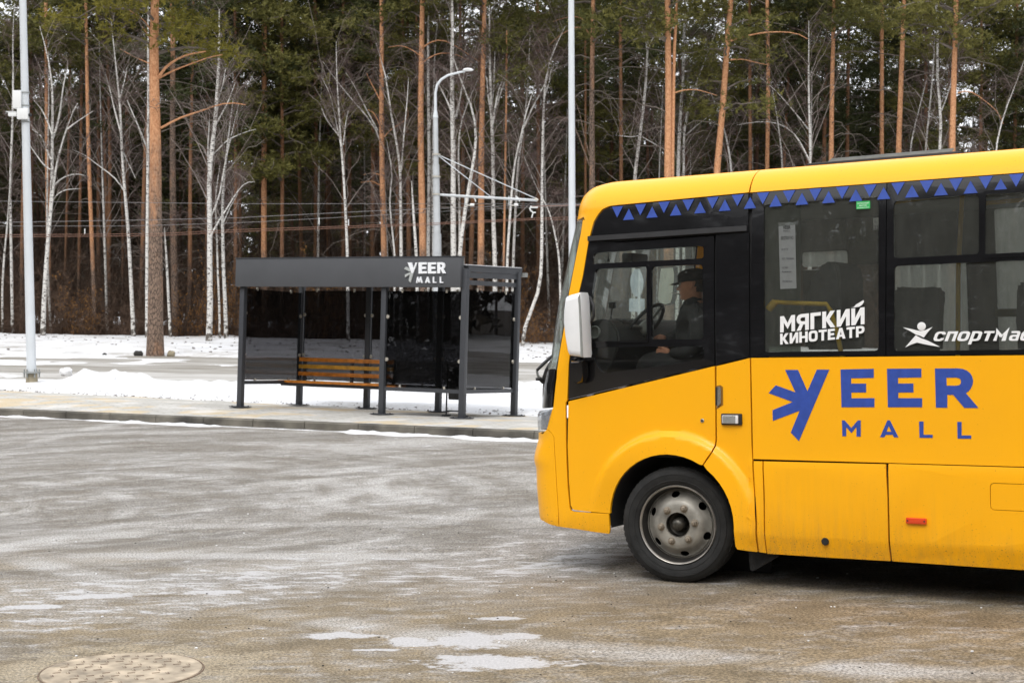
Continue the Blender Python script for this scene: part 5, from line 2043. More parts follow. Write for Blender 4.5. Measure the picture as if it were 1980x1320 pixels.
# ------------------------------------------------------------------ manhole cover near the camera
iron = mat('sand_dusted_iron', (.37, .305, .225), .85, var=.5, vscale=7, bump=.2, bscale=60)
iron_d = mat('dark_recess', (.16, .11, .075), .8, var=.3, vscale=40)
MX, MY, MR = (236 - CXP) / FPX * 7.76, 7.76, .425
mh = empty('manhole_cover', (MX, MY, h_road(MX, MY)))
tag(mh, 'round sandy manhole cover with crosswise ribs in the asphalt', 'manhole cover')
bm = bmesh.new()
lathe(bm, [(MR + .009, .001), (MR + .007, .004), (MR + .001, .004), (MR, .001)], 64, 'z')
bm_link('frame_ring', bm, iron_d, mh)
bm = bmesh.new()
lathe(bm, [(MR - .004, .001), (MR - .006, .006), (MR - .03, .0075), (MR - .034, .0060), (0, .0060)], 64, 'z')
bm_link('lid', bm, iron, mh, 40)
rngm = random.Random(3)
rb = bmesh.new()
ds = bmesh.new()
for i in range(-6, 7):
    for j in range(-6, 7):
        x, y = i * .066, j * .066
        if math.hypot(x, y) > MR - .055:
            continue
        if math.hypot(x * 1.0, y) < .02 or rngm.random() < .22:
            continue
        a = R(25) if (i + j) % 2 == 0 else R(115)
        add_box(ds, (x, y, .0062), (.040, .009, .0012), Matrix.Rotation(a, 3, 'Z'))
        add_box(rb, (x - .008 * math.sin(a), y + .008 * math.cos(a), .0072), (.040, .008, .0035), Matrix.Rotation(a, 3, 'Z'))
o = bm_link('rib', rb, iron, mh); o['kind'] = 'stuff'
o = bm_link('rib_groove', ds, iron_d, mh); o['kind'] = 'stuff'
# loose grit and crumbs of ice on the tarmac
rng = random.Random(11)
for nm, m_, cnt, r0 in (('grit', stone_d, 120, .005), ('ice_crumbs', snow, 90, .006)):
    bm = bmesh.new()
    for k in range(cnt):
        y = rng.uniform(7.2, 15)
        x = rng.uniform(-.36, .33) * y
        if (x - MX) ** 2 + (y - MY) ** 2 < .2:
            continue
        r = r0 * rng.uniform(.5, 1.6)
        g = bmesh.ops.create_icosphere(bm, subdivisions=1, radius=r)
        for v in g['verts']:
            v.co = Vector((v.co.x * rng.uniform(.8, 1.4) + x, v.co.y + y, v.co.z * .6 + h_road(x, y) + r * .3))
    o = bm_link(nm, bm, m_)
    tag(o, 'scattered dark grit on the tarmac' if nm == 'grit' else 'scattered crumbs of ice on the tarmac', kind='stuff')

# dead leaves and soil bits along the thawed edge of the snow, and on the snow by the wood
rng = random.Random(31)
for nm, cnt_, fn_, lab in (('leaf_litter', 420, lambda: (rng.uniform(9, 26), 22.25 + abs(rng.gauss(0, .28))), 'dark leaf bits along the thawed snow edge behind the shelter'),
                           ('forest_debris', 900, lambda: None, 'needles and bark bits fallen on the snow before the wood')):
    bm = bmesh.new()
    for k in range(cnt_):
        q = fn_()
        if q is None:
            y = rng.uniform(44, 58.5); x = rng.uniform(-.40, .05) * y
            if rng.random() > smooth(fbm(x * .5, y, .8, 3, 2.0), -.3, .5): continue
            sz = rng.uniform(.02, .06)
        else:
            x, y = uv2xy(*q); sz = rng.uniform(.008, .024)
        z = h_back(x, y) + max(0.0, snow_t(x, y)) + .012
        a_ = rng.uniform(0, 6.3)
        add_box(bm, (x, y, z), (sz * 1.8, sz * .7, sz * .35), Matrix.Rotation(a_, 3, 'Z') @ Matrix.Rotation(rng.uniform(-.5, .5), 3, 'X'))
    tag(bm_link(nm, bm, mat('rotten_leaf', (.07, .045, .025), .9, var=.4, vscale=6)), lab, kind='stuff')

# ================================================================== THE BUS SHELTER
e1 = np.array([-.8843, .467, .017]); e1 /= np.linalg.norm(e1)     # along the front, to the left
e2 = np.array([.467, .8843, -.026]); e2 /= np.linalg.norm(e2)     # towards the back
e3 = np.cross(e2, e1) * -1
e3 = np.cross(e1, e2)
if e3[2] < 0:
    e3 = -e3
SO = at(893, 808.5, 23.4)
SM = np.stack([e1, e2, e3], 1)
shelter = empty('bus_shelter', mw=Matrix(((e1[0], e2[0], e3[0], SO[0]), (e1[1], e2[1], e3[1], SO[1]), (e1[2], e2[2], e3[2], SO[2]), (0, 0, 0, 1))))
tag(shelter, 'charcoal steel and tinted glass tram shelter with mall sign', 'bus shelter')
SMi = np.linalg.inv(SM)


def S(px, py, v=0.0):
    """photo pixel -> (along, up) in the shelter plane at depth v"""
    o_, r_ = SMi @ (CAM - SO), SMi @ ray(px, py)
    t = (v - o_[1]) / r_[1]
    q = o_ + r_ * t
    return q[0], q[2]


steel = mat('charcoal_steel', (.045, .048, .055), .45, var=.08, vscale=4, bump=.05, bscale=200)
fascia_m = mat('charcoal_panel', (.070, .073, .080), .6, var=.06, vscale=3)
sg = glass('tinted_shelter_glass', (.30, .30, .31), .006, ior=1.38, wave=.0)
knob_m = mat('clamp_steel', (.62, .58, .50), .35, .5)
wood_a = mat('varnished_slat', (.55, .19, .022), .4, var=.35, vscale=9)
wood_b = mat('olive_slat', (.56, .29, .03), .4, var=.3, vscale=9)

uL = S(467, 700)[0]
uM = S(741, 700)[0]
uR = 0.0
BK = 1.77
bb = [S(994, 790, BK)[0], S(847, 790, BK)[0], S(708.5, 790, BK)[0], S(578, 790, BK)[0]]
topF = S(893, 556)[1]
topS = S(900, 514)[1]
PW_ = .095


def post(u, v, h_, nm='post'):
    o_ = box(nm, (u, v, h_ / 2), (PW_, PW_, h_), steel, shelter, .004)
    bm = bmesh.new()
    lathe(bm, [(.20, .002), (.20, .010), (0, .012)], 24, 'z', (u, v, 0))
    for k in range(4):
        a = R(45 + 90 * k)
        lathe(bm, [(.016, .010), (.016, .022), (0, .022)], 6, 'z', (u + .14 * math.cos(a), v + .14 * math.sin(a), 0))
    bm_link('base_plate', bm, steel, o_, 40)


for u in (uL, uM, uR):
    post(u, 0, topS - .05)
roofB = S(1003, 519, BK)[1]
for u in bb:
    post(u, BK, roofB - .06)
# rails near the ground
zr_ = S(815, 754)[1]
box('bottom_rail', ((uM + uR) / 2, 0, zr_), (uM - uR - PW_, .06, .062), steel, shelter)
zr2 = S(945, 756, BK / 2)[1]
box('bottom_rail', (0, BK / 2, zr2), (.06, BK - PW_, .062), steel, shelter)
box('bottom_rail', (uL, BK / 2, zr2), (.06, BK - PW_, .062), steel, shelter)
for a_u, b_u in ((bb[0], bb[1]), (bb[1], bb[2]), (bb[2], bb[3])):
    box('bottom_rail', ((a_u + b_u) / 2, BK, zr2), (abs(a_u - b_u) - PW_, .06, .062), steel, shelter)
box('bottom_rail', ((bb[3] + uL) / 2 + .0, BK, zr2), (abs(uL - bb[3]) - PW_, .06, .062), steel, shelter) if uL - bb[3] > .3 else None
if uL - bb[3] > .3:
    post(uL, BK, roofB - .06)
# fascia board on the front
f0, f1 = S(894.5, 497, -.06), S(460, 502, -.06)
fb = S(894.5, 555.5, -.06)[1]
fas = box('fascia', ((f0[0] + f1[0]) / 2, -.065, (f0[1] + fb) / 2), (f1[0] - f0[0], .10, f0[1] - fb), fascia_m, shelter, .004)
box('fascia_rim', ((f0[0] + f1[0]) / 2, -.06, f0[1] + .008), (f1[0] - f0[0] + .02, .13, .014), steel, shelter)
# roof: sheet with a fall to the back, edge beams, cross beams
zf_, zb_ = topS, S(1004, 520, BK + .1)[1]


def slope_box(name, u0, u1, v0, v1, zt0, zt1, th, m, parent=shelter):
    bm = bmesh.new()
    P_ = [(u0, v0, zt0), (u1, v0, zt0), (u1, v1, zt1), (u0, v1, zt1)]
    a = [bm.verts.new(p) for p in P_]
    b_ = [bm.verts.new((p[0], p[1], p[2] - th)) for p in P_]
    bm.faces.new(a); bm.faces.new(b_[::-1])
    for i in range(4):
        j = (i + 1) % 4
        bm.faces.new((a[j], a[i], b_[i], b_[j]))
    return bm_link(name, bm, m, parent)


slope_box('roof', -.03, uL + .06, 0.0, BK + .16, zf_ + .012, zb_ + .012, .02, steel)
for u in (-.0, uL):
    slope_box('roof_beam', u - .045, u + .045, .02, BK + .12, zf_ - .010, zb_ - .010, .085, steel)
    slope_box('roof_beam', u - .035, u + .035, .05, BK, zf_ - .10, zb_ - .10, .09, steel)
g1 = S(902.5, 546.7, .1)[1]; g2 = S(997, 551.7, BK)[1]
for u in (-.0, uL):
    slope_box('glass_rail', u - .03, u + .03, .05, BK - .05, g1 + .04, g2 + .04, .075, steel)
for u in bb[1:] + [uM]:
    slope_box('rafter', u - .03, u + .03, .0, BK + .1, zf_ - .02, zb_ - .02, .06, steel)
box('gutter', ((uL - .05) / 2, BK + .18, zb_ - .10), (uL + .15, .09, .07), grey_pl, shelter)
box('gutter', ((uL - .05) / 2, BK + .02, zb_ - .12), (uL, .05, .06), steel, shelter)
snl = slope_box('roof_snow', -.02, uL + .04, .01, BK + .14, zf_ + .026, zb_ + .026, .012, snow)

# glass panes
ztop = S(815, 563)[1]
zgb = zr_ + .045
panes = [('glass_pane', (uM - PW_ / 2 - .012, 0), (PW_ / 2 + .012, 0), ztop, zgb)]
panes += [('glass_pane', (0, PW_ / 2 + .01), (0, BK - PW_ / 2 - .01), S(950, 564, .9)[1], zr2 + .045)]
panes += [('glass_pane', (uL, PW_ / 2 + .01), (uL, BK - PW_ / 2 - .01), S(950, 564, .9)[1], zr2 + .045)]
zbk = S(640, 562, BK)[1]
ends = [uL] + bb[::-1] if uL - bb[3] > .3 else bb[::-1]
for a_u, b_u in zip(ends, ends[1:]):
    panes.append(('glass_pane', (a_u - PW_ / 2 - .012, BK), (b_u + PW_ / 2 + .012, BK), zbk, zr2 + .045))
for nm, a, b_, zt_, zb__ in panes:
    bm = bmesh.new()
    c = ((a[0] + b_[0]) / 2, (a[1] + b_[1]) / 2, (zt_ + zb__) / 2)
    L = math.hypot(a[0] - b_[0], a[1] - b_[1])
    if abs(a[0] - b_[0]) > abs(a[1] - b_[1]):
        add_box(bm, c, (L, .008, zt_ - zb__))
    else:
        add_box(bm, c, (.008, L, zt_ - zb__))
    pn = bm_link(nm, bm, sg, shelter)
    # clamps
    for t_, zz_ in ((.0, .28), (1, .28), (0, .73), (1, .73)):
        q = (a[0] + (b_[0] - a[0]) * (.006 if t_ == 0 else .994), a[1] + (b_[1] - a[1]) * (.006 if t_ == 0 else .994), zb__ + (zt_ - zb__) * zz_)
        bm = bmesh.new()
        ax = 'y' if abs(a[0] - b_[0]) > abs(a[1] - b_[1]) else 'x'
        lathe(bm, [(0, -.02), (.030, -.018), (.033, -.010), (.033, .010), (.030, .018), (0, .02)], 14, ax, q)
        bm_link('clamp', bm, knob_m, pn, 40)
    for t_ in (.2, .8):
        for zz_ in (zt_ + .005, zb__ - .005):
            q = (a[0] + (b_[0] - a[0]) * t_, a[1] + (b_[1] - a[1]) * t_, zz_)
            box('clamp', q, (.035, .035, .06), knob_m, pn, .008)

# bench: slatted seat and back carried on the back posts
bu0, bu1 = S(577, 700, BK - .1)[0] + .02, uM - .02
bu1 = S(737, 700, BK - .35)[0] - .9
bench_r = .0
dB = BK - .12
xl = S(577, 710, dB)[0]
xr_ = S(760, 710, dB)[0]
for k, (yl, yr, m_) in enumerate(((694.5, 699, wood_a), (708, 713, wood_b), (722, 727, wood_a))):
    z_ = (S(600, yl + .5, dB)[1])
    box('back_slat', ((xl + xr_) / 2, dB + .03 - .01 * k, z_), (xl - xr_, .028, .072), m_, shelter, .006)
dS = dB - .28
xl = S(547, 738, dS)[0]
xr_ = S(745, 744, dS)[0] - .3
zs = S(640, 740.5, dS - .1)[1]
for k in range(3):
    box('seat_slat', ((xl + xr_) / 2, dB - .10 - .135 * k, zs), (xl - xr_, .115, .04), (wood_a, wood_b, wood_a)[k], shelter, .006)
box('bench_frame', ((xl + xr_) / 2, dS - .04, zs - .055), (xl - xr_, .05, .05), steel, shelter)
box('bench_frame', ((xl + xr_) / 2, dB - .02, zs - .055), (xl - xr_, .05, .05), steel, shelter)
for u in (xl - .25, xl - 1.3, xl - 2.2):
    box('bench_bracket', (u, dB - .1, zs - .05), (.05, .5, .05), steel, shelter)
    box('bench_bracket', (u, dB + .055, zs + .2), (.05, .04, .5), steel, shelter)

# sign on the fascia: raised letters; outlines drawn on the board plane
Z2 = lambda L: [S(720 + x / 6, 480 + y / 6, -.117) for x, y in L]
lit = mat('white_sign_acrylic', (.85, .87, .90), .4)
grey_s = mat('grey_sign_acrylic', (.42, .44, .43), .5)


def fmap(a, b_):
    return (a, -.117, b_)


def slet(nm, L, m_=lit, holes=()):
    P_ = [S(720 + x / 6, 480 + y / 6, -.117) for x, y in L]
    H_ = [[S(720 + x / 6, 480 + y / 6, -.117) for x, y in h_] for h_ in holes]
    bm = bmesh.new()
    P_ = P_
    loops = [P_] + H_
    vec = [[Vector((p[0], p[1], 0)) for p in lp] for lp in loops]
    vsx = [bm.verts.new((p[0], -.117, p[1])) for lp in loops for p in lp]
    for t in tessellate_polygon(vec):
        try:
            bm.faces.new([vsx[i] for i in t])
        except ValueError:
            pass
    ex = bmesh.ops.extrude_face_region(bm, geom=bm.faces[:])
    for g in ex['geom']:
        if isinstance(g, bmesh.types.BMVert):
            g.co.y -= .022
    return bm_link(nm, bm, m_, shelter)


slet('letter_v', [(417, 166), (462, 166), (484, 235), (492, 215), (508, 166), (528, 166), (478, 290), (460, 288)])
slet('sign_ray', [(376, 240), (398, 214), (437, 236), (447, 262), (440, 272)], grey_s)
slet('sign_ray', [(384, 306), (452, 276), (462, 288), (455, 296), (386, 338)], grey_s)
slet('sign_ray', [(442, 306), (468, 290), (481, 290), (450, 398), (428, 376)], grey_s)
for dx in (0, 108):
    slet('letter_e', [(543 + dx, 165), (638 + dx, 163), (638 + dx, 189), (580 + dx, 191), (580 + dx, 213), (628 + dx, 213), (628 + dx, 241), (580 + dx, 241), (580 + dx, 266), (638 + dx, 266), (638 + dx, 292), (543 + dx, 294)])
slet('letter_r', [(760, 163), (812, 163), (836, 170), (848, 184), (850, 206), (844, 226), (830, 240), (857, 291), (822, 291), (800, 246), (793, 246), (793, 292), (760, 292)], lit, [[(793, 190), (808, 190), (818, 196), (818, 210), (810, 218), (793, 218)]])
slet('letter_m', [(513, 402), (527, 331), (537, 331), (548, 372), (560, 331), (570, 331), (588, 402), (572, 402), (564, 362), (552, 398), (545, 398), (535, 362), (528, 402)])
slet('letter_a', [(618, 402), (640, 331), (652, 331), (674, 402), (658, 402), (654, 388), (638, 388), (633, 402)], lit, [[(641, 374), (651, 374), (646, 356)]])
for dx in (0, 80):
    slet('letter_l', [(708 + dx, 331), (722 + dx, 331), (722 + dx, 390), (747 + dx, 390), (747 + dx, 402), (708 + dx, 402)])

# litter bin inside the shelter, standing behind the corner post
bn = empty('litter_bin', mw=shelter.matrix_world.copy() @ Matrix.Translation((S(880, 800, .45)[0], .45, 0)))
tag(bn, 'black litter bin on a tube frame behind the right front shelter post', 'litter bin')
for x in (-.17, .17):
    tube('frame_leg', [(x, 0, .02), (x, 0, .86)], .014, blackm, bn, 8)
    box('foot', (x, 0, .014), (.06, .20, .028), blackm, bn, .004)
tube('cross_bar', [(-.17, 0, .09), (.17, 0, .09)], .012, blackm, bn, 8)
bm = bmesh.new()
lathe(bm, [(.0, .28), (.115, .28), (.12, .30), (.145, .78), (.15, .80), (.14, .80), (.13, .79)], 20, 'z')
bm_link('bin_body', bm, blackm, bn, 40)

# ================================================================== POLES, MAST AND WIRES
pole_m = mat('galvanised_pole', (.62, .65, .67), .5, .1, var=.06, vscale=1.5)
white_b = mat('white_box_paint', (.78, .79, .78), .5)


def pole(name, px0, py0, px1, py1, Y, r0, r1, label, cat='lamp post', group=None):
    p0, p1 = at(px0, py0, Y), at(px1, py1, Y)
    z0 = h_back(p0[0], p0[1]) - .05
    p0[2] = z0
    d = p1 - p0
    p2 = p0 + d * 1.15
    t = empty(name, tuple(p0))
    tag(t, label, cat, group)
    loc = [(0, 0, 0), tuple(d * .4), tuple(d * .8), tuple(d * 1.15)]
    tube('pole_shaft', loc, [r0, r0 + (r1 - r0) * .35, r0 + (r1 - r0) * .7, r1], pole_m, t, 12)
    return t, p0, d


tp, p0, d = pole('lamp_post', 61.5, 735, 44, 0, 34.2, .115, .078, 'tall pale grey pole with white cabinet and cameras at the left edge', 'pole')
bm = bmesh.new()
lathe(bm, [(.20, .30), (.20, .33), (.12, .34)], 20, 'z')
for k in range(6):
    a = R(60 * k + 10)
    lathe(bm, [(.018, .20), (.018, .40), (0, .40)], 6, 'z', (.17 * math.cos(a), .17 * math.sin(a), 0))
bm_link('base_flange', bm, grey_pl, tp, 40)
bm = bmesh.new()
lathe(bm, [(.14, 0), (.13, .30)], 16, 'z')
bm_link('footing', bm, stone_l, tp)


def on_pole(px, py):
    q = at(px, py, 34.2)
    return q - p0


q = on_pole(35, 194)
box('equipment_cabinet', tuple(q + np.array([.02, -.08, 0])), (.19, .16, .42), white_b, tp, .01)
for dy in (-.17, .17):
    box('cabinet_bracket', tuple(q + np.array([.12, -.04, dy])), (.22, .03, .02), grey_pl, tp)
q = on_pole(48, 222)
box('junction_box', tuple(q + np.array([0, -.12, 0])), (.26, .12, .25), white_b, tp, .01)
q = on_pole(28, 222.5)
cc = box('camera', tuple(q + np.array([0, -.12, 0])), (.20, .09, .10), white_b, tp, .015)
box('camera_hood', tuple(q + np.array([-.03, -.12, .056])), (.24, .11, .012), white_b, cc)
q = on_pole(60, 222.5)
bm = bmesh.new()
bmesh.ops.create_uvsphere(bm, u_segments=12, v_segments=8, radius=.045)
for v in bm.verts:
    v.co += Vector(q + np.array([.02, -.12, -.02]))
bm_link('dome_camera', bm, blackm, tp, 80)
for py in (180, 205, 236):
    q = on_pole(lerp_tab(py, [(0, 44), (735, 61.5)]), py)
    bm = bmesh.new()
    lathe(bm, [(.108, -.012), (.112, -.012), (.112, .012), (.108, .012)], 16, 'z', tuple(q))
    bm_link('strap', bm, grey_pl, tp)

tp2, p02, d2 = pole('lamp_post', 1107.5, 730, 1104.5, 0, 36.0, .095, .070, 'tall plain grey pole rising behind the front of the bus', 'pole')

# tram catenary mast with a street lamp
YM = 38.0
mp0 = at(846, 700, YM); mp0[2] = h_back(mp0[0], mp0[1]) - .05
mast = empty('catenary_mast', tuple(mp0))
tag(mast, 'grey tram mast with cantilever boom and curved lamp arm behind the shelter', 'mast')


def ML(px, py, dy=0.0):
    return tuple(at(px, py, YM + dy) - mp0)


galv = mat('galvanised_steel', (.52, .54, .55), .45, .25, var=.15, vscale=2)
tube('mast_section', [(0, 0, 0), ML(845, 452)], [.125, .112], galv, mast, 16)
tube('mast_section', [ML(845, 455), ML(843, 318)], [.092, .088], galv, mast, 16)
tube('mast_section', [ML(843, 320), ML(842, 222)], [.072, .062], galv, mast, 16)
tube('mast_collar', [ML(842, 228), ML(842, 215)], [.075, .045], pole_m, mast, 16)
tube('lamp_arm', [ML(842, 220), ML(842, 180), ML(845, 165), ML(853, 154), ML(866, 146), ML(885, 141), ML(899, 138)], [.042, .036, .034, .032, .030, .028, .026], pole_m, mast, 10)
bm = bmesh.new()
bmesh.ops.create_uvsphere(bm, u_segments=20, v_segments=10, radius=1)
cq = ML(905, 136)
for v in bm.verts:
    z = v.co.z
    v.co = Vector((v.co.x * .145 + cq[0], v.co.y * .13 + cq[1], (z * .055 if z > 0 else z * .025) + cq[2]))
bm_link('lamp_head', bm, white_p, mast, 60)
tube('boom', [ML(846, 376), ML(870, 378), ML(1038, 387.5)], [.028, .036, .036], galv, mast, 10)
tube('boom_tip', [ML(1034, 384), ML(1040, 388)], [.04, .04], knob_m, mast, 8)
for a, b_ in (((846, 299), (1034, 383)), ((846, 300), (951, 382))):
    tube('stay_wire', [ML(*a), ML(*b_)], .012, pole_m, mast, 6)
for py in (299, 342, 376):
    q = ML(843.5, py)
    bm = bmesh.new()
    lathe(bm, [(.10, -.02), (.115, -.02), (.115, .02), (.10, .02)], 16, 'z', q)
    bm_link('mast_band', bm, knob_m, mast)
por = mat('insulator_white', (.75, .76, .74), .3)
for px_ in (899, 984):
    tube('boom_bracket', [ML(px_, 379), ML(px_, 396), ML(px_ + 6, 397)], .016, galv, mast, 6)
    tube('insulator', [ML(px_ + 10, 396), ML(px_ + 18, 396)], .036, por, mast, 8)
    tube('insulator', [ML(px_ + 3, 397), ML(px_ + 16, 397.5)], .014, knob_m, mast, 8)
    tube('boom_clamp', [ML(px_ + 13, 379), ML(px_ + 19, 384), ML(px_ + 21, 390)], .018, por, mast, 6)
tube('insulator', [ML(1025, 400.5), ML(1040, 400.5)], .03, por, mast, 8)
tube('steady_arm', [ML(1024, 402), ML(1026, 407), ML(1031, 411), ML(1036, 411)], .02, por, mast, 6)
tube('steady_arm', [ML(1031, 411), ML(1029, 417), ML(1028, 421)], .018, por, mast, 6)

wire_m = mat('dark_wire', (.20, .19, .19), .5)
wire_c = mat('copper_wire', (.24, .12, .08), .5, .3)
WIRES = [  # pixel path, depth, radius, label
    ([(-400, 388), (0, 389), (460, 394), (900, 394), (1110, 394), (1500, 392)], 38.2, .006, wire_m, 'thin grey overhead wire, highest of the tram wires'),
    ([(-400, 436), (0, 430), (300, 425), (460, 421), (720, 408), (984, 398), (1110, 396), (1500, 388)], 38.1, .007, wire_m, 'grey messenger wire rising to the boom clamp on the right'),
    ([(-400, 440), (0, 437), (250, 437), (460, 431), (700, 418), (899, 406), (1100, 398), (1500, 386)], 38.3, .006, wire_m, 'second grey messenger wire just under the first'),
    ([(-400, 455), (0, 454), (300, 452), (460, 444), (800, 433), (1030, 422), (1130, 419), (1500, 408)], 37.6, .007, wire_c, 'upper of the two reddish copper contact wires'),
    ([(-400, 459), (0, 458), (300, 456), (460, 448), (800, 436), (1030, 425), (1130, 424), (1500, 414)], 37.9, .007, wire_c, 'lower of the two reddish copper contact wires'),
    ([(1028, 399), (1110, 397), (1500, 390)], 37.8, .010, wire_c, 'short copper wire running right from the boom insulator'),
]
for pts, yy, r, m_, lab in WIRES:
    P_ = []
    for (xa_, ya_), (xb_, yb_) in zip(pts, pts[1:]):
        for k in range(4):
            P_.append(tuple(at(xa_ + (xb_ - xa_) * k / 4, ya_ + (yb_ - ya_) * k / 4, yy)))
    P_.append(tuple(at(*pts[-1], yy)))
    tag(tube('overhead_wire', P_, r, m_, None, 5), lab, 'wire', 'overhead tram wires')
for px_, y0_, y1_, lab in ((617, 421, 434, 'white dropper clip hanging between the tram wires, left one'), (674, 424, 436, 'white dropper clip hanging between the tram wires, middle one'), (164, 442, 452, 'white dropper clip on the wires near the left pole')):
    tag(tube('wire_dropper', [tuple(at(px_, y0_, 38)), tuple(at(px_, y1_, 38))], .014, por, None, 6), lab, 'clip', 'wire droppers')

# road sign with its back to us, seen through the cab
sp0 = at(1237, 690, 31.0); sp0[2] = h_back(sp0[0], sp0[1]) - .05
sgn = empty('road_sign', tuple(sp0))
tag(sgn, 'grey back of a round and a square road sign seen through the cab', 'road sign')


def SL(px, py):
    return tuple(at(px, py, 31.0) - sp0)


tube('sign_post', [(0, 0, 0), SL(1235, 520)], .03, pole_m, sgn, 8)
pl_m = mat('sign_back', (.50, .54, .58), .5, var=.05, vscale=6)
c = SL(1231, 547)
bm = bmesh.new()
lathe(bm, [(0, -.012), (.29, -.012), (.30, 0), (.29, .01), (0, .01)], 28, 'y')
bmesh.ops.rotate(bm, verts=bm.verts, cent=(0, 0, 0), matrix=Matrix.Rotation(R(58), 3, 'Z'))
bmesh.ops.translate(bm, verts=bm.verts, vec=Vector(c) + Vector((0, -.05, 0)))
bm_link('round_plate', bm, pl_m, sgn, 40)
c = SL(1231, 590)
box('square_plate', (c[0], c[1] - .05, c[2]), (.50, .015, .28), pl_m, sgn, .004, Matrix.Rotation(R(45), 3, 'Z'))

# ================================================================== THE FOREST
rs = np.random.RandomState(7)


def tri_mesh(name, V):
    """V: (T, 3, 3) separate triangles"""
    T = len(V)
    me = bpy.data.meshes.new(name)
    me.vertices.add(T * 3)
    me.vertices.foreach_set('co', V.reshape(-1).astype(np.float32))
    me.loops.add(T * 3)
    me.loops.foreach_set('vertex_index', np.arange(T * 3, dtype=np.int32))
    me.polygons.add(T)
    me.polygons.foreach_set('loop_start', np.arange(0, T * 3, 3, dtype=np.int32))
    me.update(calc_edges=True)
    return me


def blades(C, k, ln, wd, up=.35, rnd=None):
    """k narrow needle blades round every centre"""
    rnd = rnd or rs
    N = len(C) * k
    c = np.repeat(C, k, 0)
    d = rnd.normal(size=(N, 3))
    d[:, 2] = d[:, 2] * .7 + up
    d /= np.linalg.norm(d, axis=1)[:, None]
    s = np.cross(d, rnd.normal(size=(N, 3)))
    s /= np.linalg.norm(s, axis=1)[:, None] + 1e-9
    L = ln * rnd.uniform(.6, 1.35, (N, 1))
    W = wd * rnd.uniform(.6, 1.3, (N, 1))
    base = c + rnd.normal(size=(N, 3)) * ln * .22
    tip = base + d * L
    return np.stack([base - s * W, base + s * W, tip], 1)


def foliage_mat(name, a, b_, transl=.25):
    m = bpy.data.materials.new(name)
    n_, l_, p_ = nodes_of(m)
    g = n_.new('ShaderNodeNewGeometry')
    oi = n_.new('ShaderNodeObjectInfo')
    tcx = n_.new('ShaderNodeTexCoord')
    nz_ = n_.new('ShaderNodeTexNoise'); nz_.inputs['Scale'].default_value = .9; nz_.inputs['Detail'].default_value = 3
    l_.new(tcx.outputs['Object'], nz_.inputs['Vector'])
    ad = n_.new('ShaderNodeMath'); ad.operation = 'MULTIPLY_ADD'; ad.inputs[1].default_value = .5
    l_.new(g.outputs['Random Per Island'], ad.inputs[0])
    r2 = n_.new('ShaderNodeMapRange'); r2.inputs['From Min'].default_value = .35; r2.inputs['From Max'].default_value = .65; r2.inputs['To Max'].default_value = .4
    l_.new(nz_.outputs['Fac'], r2.inputs['Value'])
    l_.new(r2.outputs[0], ad.inputs[2])
    ad2 = n_.new('ShaderNodeMath'); ad2.operation = 'MULTIPLY_ADD'; ad2.inputs[1].default_value = .35
    l_.new(oi.outputs['Random'], ad2.inputs[0]); l_.new(ad.outputs[0], ad2.inputs[2])
    mx = n_.new('ShaderNodeMix'); mx.data_type = 'RGBA'
    mx.inputs[6].default_value = (*a, 1); mx.inputs[7].default_value = (*b_, 1)
    l_.new(ad2.outputs[0], mx.inputs[0])
    l_.new(mx.outputs[2], p_.inputs['Base Color'])
    p_.inputs['Roughness'].default_value = .6
    p_.inputs['Specular IOR Level'].default_value = .25
    if transl:
        tr = n_.new('ShaderNodeBsdfTranslucent')
        l_.new(mx.outputs[2], tr.inputs[0])
        ms = n_.new('ShaderNodeMixShader'); ms.inputs[0].default_value = transl
        l_.new(p_.outputs[0], ms.inputs[1]); l_.new(tr.outputs[0], ms.inputs[2])
        l_.new(ms.outputs[0], n_['Material Output'].inputs['Surface'])
    return m


needle = foliage_mat('pine_needles', (.045, .055, .018), (.19, .175, .046))
needle_y = foliage_mat('bright_pine_needles', (.060, .070, .012), (.22, .19, .030))
needle_d = foliage_mat('spruce_needles', (.026, .036, .016), (.095, .105, .036))
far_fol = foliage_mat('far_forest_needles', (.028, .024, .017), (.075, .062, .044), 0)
leaf_o = foliage_mat('dry_oak_leaves', (.16, .07, .02), (.34, .17, .05))
brush_m = foliage_mat('brown_brush', (.035, .023, .016), (.15, .095, .065), 0)
twig_m = mat('birch_twigs', (.11, .075, .065), .8, var=.3, vscale=3)
deadw = mat('dead_grey_branch', (.15, .125, .105), .85, var=.35, vscale=2)


